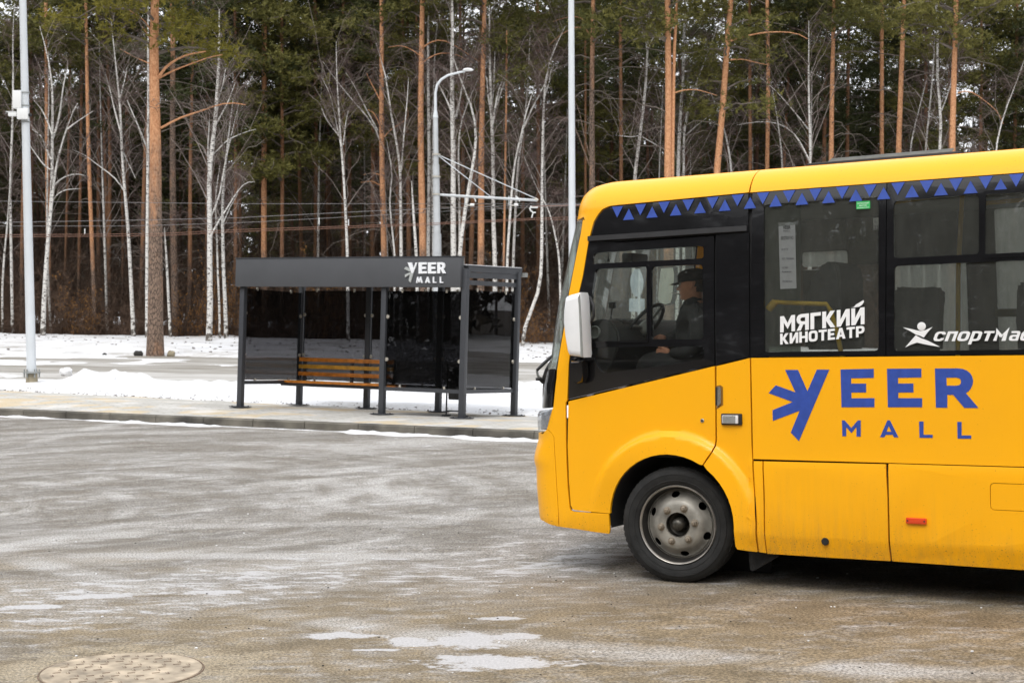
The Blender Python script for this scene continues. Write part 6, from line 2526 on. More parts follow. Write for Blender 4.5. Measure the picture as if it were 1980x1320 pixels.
def bark_pine(name, zlo, zhi, dark=1.0):
    m = bpy.data.materials.new(name)
    global n, l, tc
    n, l, b = nodes_of(m)
    tc = n.new('ShaderNodeTexCoord')
    sp_ = n.new('ShaderNodeSeparateXYZ'); l.new(tc.outputs['Object'], sp_.inputs[0])
    oi = n.new('ShaderNodeObjectInfo')
    pl = n.new('ShaderNodeTexVoronoi'); pl.feature = 'DISTANCE_TO_EDGE'; pl.inputs['Scale'].default_value = 1.0
    l.new(mapping((22, 22, 6.5)), pl.inputs['Vector'])
    fl = nz(1.0, 6, .7, mapping((20, 20, 11)))
    patches = nz(1.0, 4, .6, mapping((3, 3, 1.2)))
    hgt = mr(mth('ADD', sp_.outputs['Z'], mth('MULTIPLY', mth('SUBTRACT', patches, .5), 5.5)), zlo, zhi)
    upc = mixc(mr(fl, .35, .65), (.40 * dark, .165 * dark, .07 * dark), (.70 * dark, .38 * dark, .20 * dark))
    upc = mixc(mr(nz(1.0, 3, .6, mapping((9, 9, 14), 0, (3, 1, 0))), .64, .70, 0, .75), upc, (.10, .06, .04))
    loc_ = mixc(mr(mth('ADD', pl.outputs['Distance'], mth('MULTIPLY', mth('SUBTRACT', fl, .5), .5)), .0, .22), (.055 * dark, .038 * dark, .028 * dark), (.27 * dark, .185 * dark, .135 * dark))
    loc_ = mixc(mr(patches, .55, .66, 0, .55), loc_, (.38 * dark, .20 * dark, .11 * dark))
    c_ = mixc(hgt, loc_, upc)
    l.new(c_, b.inputs['Base Color'])
    b.inputs['Roughness'].default_value = .85
    bp_n = n.new('ShaderNodeBump'); bp_n.inputs['Strength'].default_value = .8; bp_n.inputs['Distance'].default_value = .03
    l.new(mth('ADD', pl.outputs['Distance'], mth('MULTIPLY', fl, .3)), bp_n.inputs['Height'])
    l.new(bp_n.outputs[0], b.inputs['Normal'])
    return m


pine_hi = bark_pine('pine_bark', 2.6, 4.6)
pine_big = bark_pine('old_pine_bark', 4.2, 6.6)
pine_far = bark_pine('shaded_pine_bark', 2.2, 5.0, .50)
pine_deep = bark_pine('deep_shade_pine_bark', 3.5, 8.0, .26)  # same bark, its colour darkened for the shade inside the wood
pine_grey = bark_pine('grey_pine_bark', 9.5, 13.5, .85)

birch_m = bpy.data.materials.new('birch_bark')
n, l, b = nodes_of(birch_m)
tc = n.new('ShaderNodeTexCoord')
sp_ = n.new('ShaderNodeSeparateXYZ'); l.new(tc.outputs['Object'], sp_.inputs[0])
lent = nz(1.0, 3, .6, mapping((9, 9, 26)))
rough_ = nz(1.0, 4, .65, mapping((5, 5, 7), 0, (4, 0, 2)))
c1 = mixc(mr(lent, .57, .62), (.66, .64, .60), (.045, .04, .038))
low_ = mr(sp_.outputs['Z'], 1.6, .1)
c1 = mixc(mr(mth('ADD', rough_, mth('MULTIPLY', low_, .16)), .60, .66), c1, (.10, .085, .07))
l.new(c1, b.inputs['Base Color'])
b.inputs['Roughness'].default_value = .7
birch_br = mat('birch_branch', (.30, .26, .23), .75, var=.35, vscale=2.2)


def resample(P, k):
    P = np.array(P, float)
    seg = np.linalg.norm(np.diff(P, axis=0), axis=1)
    t = np.concatenate([[0], np.cumsum(seg)])
    q = np.linspace(0, t[-1], k)
    return np.stack([np.interp(q, t, P[:, i]) for i in range(3)], 1)


def smooth_path(P, k, it=2):
    P = resample(P, k)
    for _ in range(it):
        P[1:-1] = (P[:-2] + P[2:] + 2 * P[1:-1]) / 4
    return P


def limb(p, az, L, rise, droop, rnd, k=7, wob=.06):
    """a bough starting at p: rises, then bends over by droop"""
    out = [np.array(p, float)]
    d = np.array([math.cos(az), math.sin(az), 0.0])
    sd = np.array([-d[1], d[0], 0])
    for i in range(1, k):
        t = i / (k - 1)
        z = L * (rise * t - droop * t * t)
        out.append(np.array(p) + d * L * t + np.array([0, 0, z]) + sd * rnd.normal() * wob * L * t + np.array([0, 0, rnd.normal() * wob * .5 * L * t]))
    return np.array(out)


def add_tube(V, Fc, P, r0, r1, sides):
    k = len(P)
    tube_data(P, [r0 + (r1 - r0) * (i / (k - 1)) ** .8 for i in range(k)], sides, V, Fc)


def birch_branches(path, rad_at, rnd, n_main, z_lo, V, Fc, VT, FT, Lk=1.0, twigs=9):
    """white boughs (V, Fc) and brown twigs (VT, FT) along a stem path"""
    K = len(path)
    for i in range(n_main):
        t = z_lo + (1 - z_lo) * ((i + rnd.rand()) / n_main)
        f = t * (K - 1)
        j = min(int(f), K - 2)
        p = path[j] + (path[j + 1] - path[j]) * (f - j)
        tan = path[j + 1] - path[j]
        tan = tan / np.linalg.norm(tan)
        az = rnd.uniform(0, 2 * math.pi)
        L = Lk * rnd.uniform(1.2, 3.6) * (1.15 - .75 * t)
        rb = max(.007, rad_at(t) * rnd.uniform(.15, .36))
        P_ = limb(p, az, L * .55, rnd.uniform(1.0, 2.6), rnd.uniform(-.1, .9), rnd, 6, .09)
        add_tube(V, Fc, P_, rb, .006, 4)
        for q in range(twigs):
            g = rnd.uniform(.25, 1.0) * 4.99
            jj = int(g)
            pp = P_[jj] + (P_[jj + 1] - P_[jj]) * (g - jj)
            L2 = rnd.uniform(.35, 1.1) * Lk
            T_ = limb(pp, az + rnd.normal() * .9, L2 * .6, rnd.uniform(.3, 1.8), rnd.uniform(0, 1.6), rnd, 4, .12)
            add_tube(VT, FT, T_, .0075, .003, 3)


def tri_twigs(C, D, ln, wd, rnd):
    s = np.cross(D, rnd.normal(size=D.shape)); s /= np.linalg.norm(s, axis=1)[:, None] + 1e-9
    return np.stack([C - s * wd, C + s * wd, C + D * ln], 1)


def twig_cloud(V_br, rnd, n, ln=.55, wd=.006):
    """fine hanging twigs started at random points of the branch tubes"""
    A = np.array(V_br)
    if len(A) < 10:
        return np.zeros((0, 3, 3))
    C = A[rnd.randint(0, len(A), n)] + rnd.normal(size=(n, 3)) * .03
    D = rnd.normal(size=(n, 3)) * [1, 1, .6] + [0, 0, .35]
    D /= np.linalg.norm(D, axis=1)[:, None]
    L = ln * rnd.uniform(.4, 1.3, (n, 1))
    return tri_twigs(C, D, L, wd, rnd)


def pine_crown(rnd, z0, z1, rad, nb, tufts, V, Fc, blade=(.17, .030), k=6, side=None, flat=.22, axis=None):
    """boughs into (V, Fc); returns needle triangles. axis(z) gives the stem's place."""
    C = []
    for i in range(nb):
        t = (i + rnd.rand()) / nb
        z = z0 + (z1 - z0) * t
        az = rnd.uniform(0, 2 * math.pi) if side is None or rnd.rand() < .35 else side + rnd.normal() * .7
        L = rad * (1 - .75 * t ** 2.2) * rnd.uniform(.55, 1.1) * (.65 + .35 * min(1, t * 4))
        base = np.array([0, 0, z]) if axis is None else axis(z)
        P_ = limb(base, az, L, rnd.uniform(.15, .7), rnd.uniform(.1, .55), rnd, 6, .09)
        add_tube(V, Fc, P_, .045 * (1.1 - t * .7) * rad / 2.6, .010, 4)
        npad = max(3, int(L * 2.6))
        for q in range(npad):
            g = (.32 + .68 * (q + rnd.rand()) / npad) * 4.99
            j = int(g)
            c = P_[j] + (P_[j + 1] - P_[j]) * (g - j)
            spread = .24 + .22 * L * .3
            c = c + rnd.normal(size=3) * [spread, spread, .10]
            m_ = int(tufts * rnd.uniform(.5, 1.4))
            C.append(c + rnd.normal(size=(m_, 3)) * [.30, .30, flat * .65])
    C = np.concatenate(C)
    return blades(C, k, blade[0], blade[1], .45, rnd)


# ---- shared variants for the deeper rows
def make_pine_variant(seed, H, cb, rad, nb=26, tufts=12, bare=18):
    rnd = np.random.RandomState(seed)
    V, Fc = [], []
    lean = rnd.normal(size=2) * .02
    path = [np.array([lean[0] * z + .05 * math.sin(z * .5 + seed), lean[1] * z, z]) for z in np.linspace(-.5, H, 14)]
    tube_data(path, [(.15 if i == 0 else .125) * (1 - .78 * (i / 13) ** 1.2) for i in range(14)], 8, V, Fc)
    trunk = mesh_np('trunk', V, Fc, True)
    V, Fc = [], []
    ax = lambda z: np.array([lean[0] * z, lean[1] * z, z])
    tris = pine_crown(rnd, cb, H, rad, nb, tufts, V, Fc, axis=ax)
    for i in range(bare):
        z = rnd.uniform(2.5, cb)
        B_ = limb(ax(z), rnd.uniform(0, 6.3), rnd.uniform(.8, 3.0), rnd.uniform(-.1, .6), rnd.uniform(.2, 1.0), rnd, 6, .1)
        add_tube(V, Fc, B_, .022, .006, 3)
        for q in range(4):
            add_tube(V, Fc, limb(B_[rnd.randint(1, 6)], rnd.uniform(0, 6.3), rnd.uniform(.3, 1.2), rnd.uniform(-.4, .8), rnd.uniform(0, .9), rnd, 4, .15), .010, .004, 3)
    boughs = mesh_np('bough', V, Fc)
    return trunk, boughs, tri_mesh('crown', tris)


PV = [make_pine_variant(101, 21.5, 9.5, 3.0, 40, 17), make_pine_variant(102, 23.0, 8.5, 3.2, 44, 17), make_pine_variant(103, 20.0, 8.0, 2.9, 42, 17), make_pine_variant(104, 22.0, 11.0, 3.0, 36, 17),
      make_pine_variant(105, 18.0, 5.5, 2.8, 46, 17), make_pine_variant(106, 16.0, 4.5, 2.6, 46, 16)]


def make_birch_variant(seed, H):
    rnd = np.random.RandomState(seed)
    V, Fc, VT, FT = [], [], [], []
    c = rnd.normal(size=2)
    path = np.array([[c[0] * .3 * math.sin(z * .25 + seed) + .04 * c[1] * z, .03 * c[0] * z, z] for z in np.linspace(-.5, H, 14)])
    r = lambda t: .075 * (1 - .85 * t)
    tube_data(path, [r(i / 13) for i in range(14)], 6, V, Fc)
    trunk = mesh_np('trunk', V, Fc, True)
    V, Fc = [], []
    birch_branches(path, r, rnd, 26, .30, V, Fc, VT, FT, 1.1, 7)
    tw = twig_cloud(VT, rnd, 900)
    nV = len(VT)
    me = mesh_np('twigs', list(VT) + list(tw.reshape(-1, 3)), list(FT) + [(nV + 3 * i, nV + 3 * i + 1, nV + 3 * i + 2) for i in range(len(tw))])
    return trunk, mesh_np('branch', V, Fc), me


BV = [make_birch_variant(201 + k, h_) for k, h_ in enumerate((13.5, 15, 12, 14))]


def place(kind, var, x, y, s, rz, label, group, mats):
    z = h_back(x, y) - .1
    t = empty(kind, (x, y, z), rz)
    t.scale = (s, s, s)
    tag(t, label, 'tree', group)
    for nm, me, m_ in zip(('trunk', 'branch' if kind == 'birch_tree' else 'bough', 'crown'), var, mats):
        o = link(nm, me, None, t)
        if len(me.materials) == 0:
            me.materials.append(m_)
        elif me.materials[0] != m_:
            o.material_slots[0].link = 'OBJECT'
            o.material_slots[0].material = m_
        if nm != 'trunk':
            o['kind'] = 'stuff'
    return t


# ---- the trees one can point at: stem drawn as pixel path, depth Y, widths in pixels
def h_at_px(px, Y):
    x = (px - CXP) / FPX * Y
    return x, h_back(x, Y)


def stem_path(path, Y, top_y=-330):
    """from the ground to well above the frame"""
    x, z0 = h_at_px(path[0][0], Y)
    yb = HYP - FPX * (z0 - CAMH) / Y
    P_ = list(path)
    if P_[0][1] < yb - 3:
        (xa, ya), (xb, yb2) = P_[0], P_[1]
        sl = (xa - xb) / (ya - yb2) if ya != yb2 else 0
        P_ = [(xa + max(-12, min(12, sl * (yb - ya))), yb)] + P_
    else:
        P_[0] = (P_[0][0], yb)
    if top_y is not None and P_[-1][1] > top_y:
        (xa, ya), (xb, yb2) = P_[-2], P_[-1]
        sl = (xb - xa) / (yb2 - ya)
        P_.append((xb + max(-25, min(25, sl * (top_y - yb2) * .6)), top_y))
    W = np.array([at(px, py, Y) for px, py in P_])
    return W


def tree_empty(name, W, label, cat='tree', group=None):
    t = empty(name, tuple(W[0] - [0, 0, .0]))
    tag(t, label, cat, group)
    return t, W - W[0]


def pine(path, w0, w1, Y, label, bark=pine_hi, crown_px=190, rad=2.6, nb=24, tufts=13, bare=7, top_y=-330, seed=1, fol=needle, side=None, boughs=None, forks=None, group='pine trees at the forest edge'):
    rnd = np.random.RandomState(seed * 13 + 5)
    crown_px += 38 if path[0][0] > 1150 else (75 if seed >= 50 else 15)
    W = stem_path(path, Y, top_y)
    t, Lc = tree_empty('pine_tree', W, label, 'tree', group)
    K = 18
    Pth = smooth_path(Lc, K, 1)
    Pth[0] -= [0, 0, .25]
    r0, r1 = w0 / 2 * Y / FPX, w1 / 2 * Y / FPX
    zt1 = (HYP - 0) * Y / FPX + CAMH - W[0][2]
    rad_f = lambda z: max(.02, r0 + (r1 - r0) * min(1.7, max(0, z) / zt1)) * (1.18 if z < .1 else 1.0)
    V, Fc = [], []
    tube_data(Pth, [rad_f(p[2]) if i < K - 1 else .03 for i, p in enumerate(Pth)], 14 if w0 > 20 else 9, V, Fc)
    for fk in (forks or []):
        Q = np.array([at(a, b_, Y) for a, b_ in fk[0]]) - W[0]
        tube_data(smooth_path(Q, 10, 1), [fk[1] / 2 * Y / FPX * (1 - .3 * i / 9) for i in range(10)], 8, V, Fc)
    link('trunk', mesh_np('trunk', V, Fc, True), bark, t)
    ax = lambda z: np.array([np.interp(z, Pth[:, 2], Pth[:, 0]), np.interp(z, Pth[:, 2], Pth[:, 1]), z])
    V, Fc = [], []
    # boughs one can pick out
    for bi, (pp, wpx, dy) in enumerate(boughs or []):
        n_ = len(pp)
        Q = np.array([at(a, b_, Y + dy * i / (n_ - 1)) for i, (a, b_) in enumerate(pp)]) - W[0]
        v_, f_ = [], []
        add_tube(v_, f_, smooth_path(Q, 9, 1), wpx / 2 * Y / FPX, wpx / 6 * Y / FPX, 6)
        link('bough', mesh_np('bough', v_, f_, True), bark if wpx > 2.5 else deadw, t)
        for q in range(5):
            j = rnd.randint(3, 8)
            base = smooth_path(Q, 9, 1)[j]
            add_tube(V, Fc, limb(base, rnd.uniform(0, 6.3), rnd.uniform(.4, 1.2), rnd.uniform(-.2, .8), rnd.uniform(0, .8), rnd, 5, .12), .014, .004, 3)
    zc = (HYP - crown_px) * Y / FPX + CAMH - W[0][2]
    zt_ = Pth[-1][2]
    tris = pine_crown(rnd, zc, zt_, rad * 1.08, int(nb * 1.35), int(tufts * 1.3), V, Fc, side=side, axis=ax)
    for i in range(bare):
        z = rnd.uniform(max(2.0, zc * .35), zc)
        P_ = limb(ax(z), rnd.choice([0, math.pi]) + rnd.normal() * .8, rnd.uniform(.8, 3.2), rnd.uniform(.1, .6), rnd.uniform(.3, 1.0), rnd, 7, .07)
        add_tube(V, Fc, P_, .022, .006, 4)
        for q in range(5):
            add_tube(V, Fc, limb(P_[rnd.randint(2, 7)], rnd.uniform(0, 6.3), rnd.uniform(.3, .9), rnd.uniform(-.3, .6), rnd.uniform(0, .9), rnd, 4, .15), .009, .003, 3)
    o = link('dead_branches', mesh_np('dead_branches', V, Fc), deadw, t)
    o['kind'] = 'stuff'
    o = link('crown', tri_mesh('crown', tris), fol, t)
    o['kind'] = 'stuff'
    return t


def birch(path, w0, w1, Y, label, seed=1, n_main=22, z_lo=.25, forks=(), top_y=None, Lk=1.0, twigs=8, cloud=900, group='birch trees at the forest edge', bark=None):
    rnd = np.random.RandomState(seed * 17 + 3)
    path = list(path)
    if n_main > 8:
        (xa, ya), (xb, yb_) = path[-2], path[-1]
        k_ = 70 / max(10, math.hypot(xb - xa, yb_ - ya))
        path.append((xb + (xb - xa) * k_ * .7 + rnd.normal() * 8, yb_ + (yb_ - ya) * k_))
    W = stem_path(path, Y, top_y)
    t, Lc = tree_empty('birch_tree', W, label, 'tree', group)
    K = 18
    Pth = smooth_path(Lc, K, 1)
    Pth[0] -= [0, 0, .2]
    r0, r1 = w0 / 2 * Y / FPX, w1 / 2 * Y / FPX
    rr = lambda tt: (r0 + (r1 - r0) * tt) * (1 - .80 * tt ** 7)
    V, Fc = [], []
    tube_data(Pth, [rr(i / (K - 1)) * (1.12 if i == 0 else 1) for i in range(K)], 8, V, Fc)
    stems = [(Pth, rr, n_main, z_lo)]
    for pp, wpx in forks:
        Q = smooth_path(np.array([at(a, b_, Y + .3 * rnd.normal()) for a, b_ in pp]) - W[0], 10, 1)
        f_r = lambda tt, w_=wpx: w_ / 2 * Y / FPX * (1 - .7 * tt)
        tube_data(Q, [f_r(i / 9) for i in range(10)], 6, V, Fc)
        stems.append((Q, f_r, max(4, n_main // 3), .25))
    link('trunk', mesh_np('trunk', V, Fc, True), bark or birch_m, t)
    V, Fc, VT, FT = [], [], [], []
    for P_, r_, n_, zl in stems:
        birch_branches(P_, r_, rnd, n_, zl, V, Fc, VT, FT, Lk, twigs)
    o = link('branch', mesh_np('branch', V, Fc), birch_br, t)
    o['kind'] = 'stuff'
    tw = twig_cloud(VT, rnd, cloud)
    nV = len(VT)
    o = link('twigs', mesh_np('twigs', list(VT) + list(tw.reshape(-1, 3)), list(FT) + [(nV + 3 * i, nV + 3 * i + 1, nV + 3 * i + 2) for i in range(len(tw))]), twig_m, t)
    o['kind'] = 'stuff'
    return t


# big pine standing in the snow in front of the wood
pine([(300, 688), (301, 560), (300, 400), (301, 300), (299, 200), (297, 100), (300, 0)], 31, 15, 43.4, 'thick old pine standing alone in the snow before the wood', pine_big, 95, 3.0, 30, 16, 0, -420, 1, needle_y,
     boughs=[([(303, 155), (318, 132), (335, 118), (362, 105), (398, 100)], 6.5, -.5), ([(306, 152), (340, 134), (375, 122), (405, 110), (430, 106)], 4.5, .5),
             ([(311, 248), (345, 228), (400, 212), (415, 203), (452, 197), (475, 203)], 5, -.3), ([(312, 255), (360, 236), (410, 230), (455, 236), (480, 246)], 2.4, .8),
             ([(294, 125), (270, 115), (248, 104), (232, 95)], 3.2, .3), ([(293, 62), (280, 40), (262, 28), (250, 20)], 3.2, 0), ([(306, 180), (292, 190), (305, 215)], 5, -.3),
             ([(309, 155), (345, 157), (400, 172), (445, 185)], 2.2, .6), ([(308, 196), (340, 196), (385, 205)], 1.8, .3), ([(296, 88), (290, 76), (285, 66), (275, 52)], 3.0, 0)], group=None)


def extra_fol(px, py, Y, rx, rz_, n_, label, m=needle_y, seed=5, parent=None):
    pass


L_ = 'pine trees at the forest edge'
pine([(339, 600), (335, 430), (334, 330), (334, 190)], 15, 9, 60, 'pine with grey foot and orange top just right of the thick old pine', pine_grey, 20, 2.2, 16, 10, 9, seed=2)
pine([(744, 600), (743, 490), (738, 300), (738, 110)], 13, 8, 58, 'pine with broken snags above the middle of the shelter roof', pine_hi, 60, 2.4, 20, 12, 12, seed=3,
     boughs=[([(738, 250), (730, 232), (722, 217), (711, 212)], 4, 0), ([(738, 200), (728, 180), (717, 160), (709, 142)], 4, 0), ([(743, 265), (755, 250), (775, 240), (792, 225), (786, 205)], 3, 0),
             ([(734, 338), (720, 334), (703, 338)], 2.6, 0), ([(734, 358), (720, 350), (697, 353)], 2.6, 0), ([(737, 380), (726, 374), (716, 372)], 2.2, 0)])
pine([(819, 620), (818, 490), (813, 250), (815, 100), (817, 0)], 16, 9, 57, 'orange pine just left of the tram mast', pine_hi, 30, 2.6, 20, 12, 9, seed=4,
     boughs=[([(818, 92), (835, 78), (855, 75), (880, 88), (905, 105), (930, 122)], 3.2, -.4), ([(819, 120), (838, 106), (862, 101), (890, 108), (915, 122)], 3.0, 0), ([(812, 108), (795, 95), (775, 88), (750, 92)], 2.6, 0),
             ([(812, 155), (795, 138), (775, 128), (750, 132)], 2.4, 0), ([(812, 215), (790, 195), (770, 175), (750, 165)], 2.4, 0), ([(811, 262), (795, 250), (775, 247), (755, 254)], 2.2, 0)])
pine([(929, 620), (930, 500), (931, 250), (935, 80), (937, 0)], 15, 8, 56, 'straight salmon orange pine behind the right end of the shelter', pine_hi, 40, 2.8, 22, 13, 8, seed=5,
     boughs=[([(937, 70), (955, 62), (975, 66), (992, 78), (1010, 86)], 2.4, 0), ([(934, 175), (915, 140), (900, 118), (880, 100)], 2.4, 0)])
pine([(1146, 620), (1145, 350), (1144, 180), (1147, 0)], 15, 8, 55, 'grey pine with a leaning side stem just right of the tall plain pole', pine_grey, 70, 3.2, 26, 14, 12, seed=6,
     boughs=[([(1143, 70), (1128, 50), (1105, 55), (1080, 70), (1060, 90)], 3.0, 0), ([(1143, 55), (1125, 33), (1100, 32), (1070, 42)], 2.6, 0), ([(1148, 85), (1160, 68), (1170, 52)], 2.6, 0), ([(1149, 82), (1175, 86), (1195, 92)], 2.4, 0),
             ([(1140, 320), (1125, 280), (1112, 245), (1100, 225), (1070, 228)], 4.0, 0), ([(1141, 305), (1130, 265), (1122, 220), (1110, 190)], 3, 0), ([(1150, 160), (1170, 148), (1190, 150), (1198, 165)], 2.2, 0)])
pine([(1291, 620), (1291, 340), (1293, 200), (1291, 30)], 18, 11, 54, 'thickest twin orange pine above the cab roof', pine_hi, 50, 3.0, 26, 14, 7, seed=7,
     forks=[([(1299, 620), (1300, 340), (1303, 160), (1303, 60), (1308, 25)], 8), ([(1293, 62), (1300, 50), (1306, 38), (1309, 0)], 6)], boughs=[([(1304, 180), (1320, 174), (1345, 173), (1365, 178), (1386, 185)], 3, 0)])
pine([(1376, 620), (1385, 330), (1394, 250), (1400, 180), (1405, 90), (1414, 0)], 16, 10, 55, 'orange pine leaning right above the driver door', pine_hi, 195, 2.6, 30, 11, 8, seed=8,
     boughs=[([(1412, 80), (1430, 74), (1450, 68), (1480, 62), (1520, 62), (1545, 64), (1562, 76)], 4.2, 0), ([(1412, 116), (1435, 114), (1465, 122), (1485, 126)], 3, 0), ([(1427, 114), (1432, 98), (1430, 84), (1450, 72)], 2, 0)])
pine([(1482, 620), (1483, 320), (1486, 180), (1484, 60)], 10, 7, 62, 'thin tan pine between the leaning pine and the roof hatch', pine_hi, 60, 2.4, 18, 11, 6, seed=9)
pine([(1606, 620), (1607, 300), (1609, 150), (1613, 0)], 13, 7, 58, 'orange pine rising over the left end of the roof hatch', pine_hi, 85, 2.6, 26, 12, 7, seed=10)
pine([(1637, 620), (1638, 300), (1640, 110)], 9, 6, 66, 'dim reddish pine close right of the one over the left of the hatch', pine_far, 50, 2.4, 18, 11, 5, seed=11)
pine([(1704, 620), (1705, 290), (1705, 100)], 10, 7, 62, 'olive orange pine behind the middle of the roof hatch', pine_hi, 70, 2.4, 22, 12, 5, seed=12)
pine([(1733, 620), (1737, 290), (1743, 140), (1747, 30)], 14, 8, 57, 'orange pine with curved low boughs behind the middle of the roof hatch', pine_hi, 60, 2.6, 24, 13, 9, seed=13,
     boughs=[([(1731, 180), (1715, 173), (1690, 176), (1665, 172)], 2.4, 0), ([(1743, 178), (1765, 178), (1790, 190), (1812, 200)], 2.4, 0), ([(1741, 206), (1770, 218), (1800, 232), (1820, 240)], 2.4, 0)])
pine([(1840, 620), (1841, 285), (1845, 130), (1849, 0)], 16, 9, 54, 'orange pine above the rear end of the roof hatch', pine_hi, 70, 3.0, 28, 14, 9, seed=14,
     boughs=[([(1852, 180), (1870, 173), (1888, 182), (1910, 200), (1930, 215), (1940, 240)], 3, 0)])
pine([(1905, 620), (1906, 280), (1908, 100)], 8, 6, 68, 'dark thin pine above the right side of the bus roof', pine_far, 190, 3.0, 36, 14, 5, seed=15)
pine([(1960, 620), (1962, 280), (1966, 60)], 9, 6, 64, 'dark green pine at the right edge of the picture', pine_far, 240, 3.4, 40, 16, 5, seed=16, fol=needle_d)
pine([(512, 620), (510, 490), (511, 260)], 12, 9, 62, 'orange pine with low green crown over the shelter left part', pine_hi, 300, 2.6, 40, 13, 6, seed=17)
pine([(584, 620), (583, 480), (577, 270)], 8, 6, 68, 'dim brown pine in the gap left of the slender birch', pine_far, 250, 2.8, 40, 14, 6, seed=18, fol=needle_d)
pine([(637, 620), (636, 470), (634, 280)], 11, 7, 70, 'broad dim pine trunk behind the slender birch', pine_far, 240, 2.8, 40, 14, 6, seed=19, fol=needle_d)
pine([(663, 620), (664, 490), (664, 380)], 9, 6, 66, 'rust coloured pine trunk touching the slender birch from the left', pine_far, 120, 2.4, 20, 12, 5, seed=20)
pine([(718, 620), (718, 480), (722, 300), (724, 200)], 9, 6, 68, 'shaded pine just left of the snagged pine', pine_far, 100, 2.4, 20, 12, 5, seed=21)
pine([(787, 620), (788, 480), (788, 300)], 5, 4, 66, 'very thin reddish pine between the snagged pine and the mast', pine_far, 60, 2.0, 14, 10, 4, seed=22)
pine([(972, 620), (975, 450), (978, 260), (979, 190)], 5, 3.5, 56, 'thin tan young pine right of the salmon pine', pine_hi, 150, 1.4, 10, 8, 4, top_y=60, seed=23)
pine([(1131, 620), (1132, 350), (1132, 200)], 6, 4, 64, 'thin orange pine touching the tall plain pole on its right', pine_far, 40, 2.0, 14, 10, 4, seed=24)
pine([(42, 640), (42, 560), (44, 400), (46, 320)], 9, 6, 64, 'rust brown pine behind the white cabinet pole, left of it', pine_far, 150, 2.4, 22, 12, 5, seed=25)
pine([(97, 640), (94, 500), (92, 360), (90, 180)], 10, 7, 63, 'orange pine hidden behind the forked white birch', pine_hi, 150, 2.6, 24, 13, 5, seed=26)
pine([(124, 640), (127, 480), (132, 320)], 6, 4, 68, 'thin orange pine first right of the forked birch', pine_far, 110, 2.4, 22, 12, 5, seed=27)
pine([(151, 640), (152, 550), (156, 330)], 7, 5, 66, 'thin orange pine second right of the forked birch', pine_far, 90, 2.4, 22, 12, 5, seed=28)
pine([(184, 640), (183, 600), (177, 450), (172, 320), (170, 250)], 9, 6, 61, 'curved orange pine midway between the forked birch and thick pine', pine_hi, 110, 2.6, 26, 13, 6, seed=29)
pine([(213, 640), (210, 500), (203, 330)], 7, 5, 67, 'slim rust pine left of the tall slender white birch', pine_far, 120, 2.4, 22, 12, 5, seed=30)
pine([(236, 640), (238, 480), (236, 330)], 6, 4, 70, 'dim thin pine right behind the tall slender white birch', pine_far, 120, 2.4, 20, 12, 5, seed=31)
pine([(466, 640), (465, 480), (463, 330)], 7, 5, 66, 'brown pine above the left end of the shelter', pine_far, 200, 2.4, 26, 13, 6, seed=32)
for k, (px_, yy, cpx, lab) in enumerate(((60, 72, 70, 'tall dark pine top under the sky gap at the left corner'), (190, 70, 110, 'dense green pine crown left of the thick pine'), (245, 74, 60, 'green pine crown behind the top of the thick pine'),
                                    (400, 66, 130, 'olive pine crown right of the thick pine top'), (455, 62, 230, 'bushy olive pine crown above the shelter left end'), (545, 62, 280, 'dark bushy pine right of the orange low crowned pine'),
                                    (610, 66, 230, 'deep green full crowned pine in the middle left'), (675, 68, 110, 'dark green pine crown left of the snagged pine top'), (720, 66, 70, 'green pine crown over the snagged pine'),
                                    (1040, 66, 150, 'green pine crown left of the tall plain pole'), (1200, 62, 120, 'loose olive pine crown above the front of the bus'), (1450, 64, 130, 'olive pine crown over the leaning pine'), (1560, 66, 120, 'olive pine crown left of the hatch pines'),
                                    (1790, 66, 90, 'dark pine crown between the right hatch pines'), (1010, 68, 60, 'sparse pine crown near the sky gap in the middle'))):
    pine([(px_, 620), (px_ + 1, 300), (px_, 150)], 9, 6, yy, lab, pine_far, cpx, 2.9, 36, 14, 5, seed=50 + k, fol=(needle, needle_d, needle)[k % 3], top_y={0: 50, 5: -40, 8: -30, 14: 30, 7: -20}.get(k, -330), group='green pines in the second row')

# birches
BG = 'birch trees at the forest edge'
birch([(24, 622), (23, 560), (20, 400), (20, 330), (24, 250), (26, 130), (24, 60)], 6.5, 3, 60, 'white birch with a bent foot left of the cabinet pole', 1, 16, .35)
birch([(5, 640), (4, 560), (9, 480), (13, 450), (18, 380)], 5, 2.5, 60, 'thin birch leaning at the very left edge', 2, 12, .3)
birch([(83, 643), (85, 580), (90, 500), (97, 420), (101, 360), (101, 300), (101, 230), (103, 190), (99, 150), (96, 120)], 10, 3, 57, 'forked white birch with spreading arms right of the cabinet pole', 3, 20, .35,
      [([(92, 470), (100, 400), (104, 350), (112, 300), (125, 262), (133, 235), (142, 212), (150, 200)], 6), ([(101, 270), (112, 240), (118, 205), (123, 160), (131, 130)], 5), ([(101, 260), (92, 235), (80, 210), (66, 195)], 4),
       ([(100, 310), (88, 285), (80, 262), (62, 250)], 4), ([(103, 360), (118, 345), (135, 338), (155, 336), (170, 342)], 3.5), ([(96, 400), (110, 375), (128, 366), (155, 365)], 3.2), ([(130, 250), (145, 238), (165, 225), (180, 215)], 3.2), ([(101, 330), (85, 320), (62, 288), (50, 268)], 3.2)], Lk=.8)
birch([(258, 645), (257, 620), (252, 520), (248, 440), (244, 400), (238, 330), (234, 260), (233, 200), (226, 150), (222, 105)], 8.5, 3, 58, 'tall slender white birch left of the thick old pine', 4, 26, .4,
      [([(234, 260), (222, 215), (212, 170), (203, 140)], 3.5), ([(236, 290), (255, 330), (262, 345)], 3), ([(242, 372), (225, 345), (190, 320), (165, 300), (140, 290)], 3), ([(232, 190), (240, 160), (246, 130)], 3)])
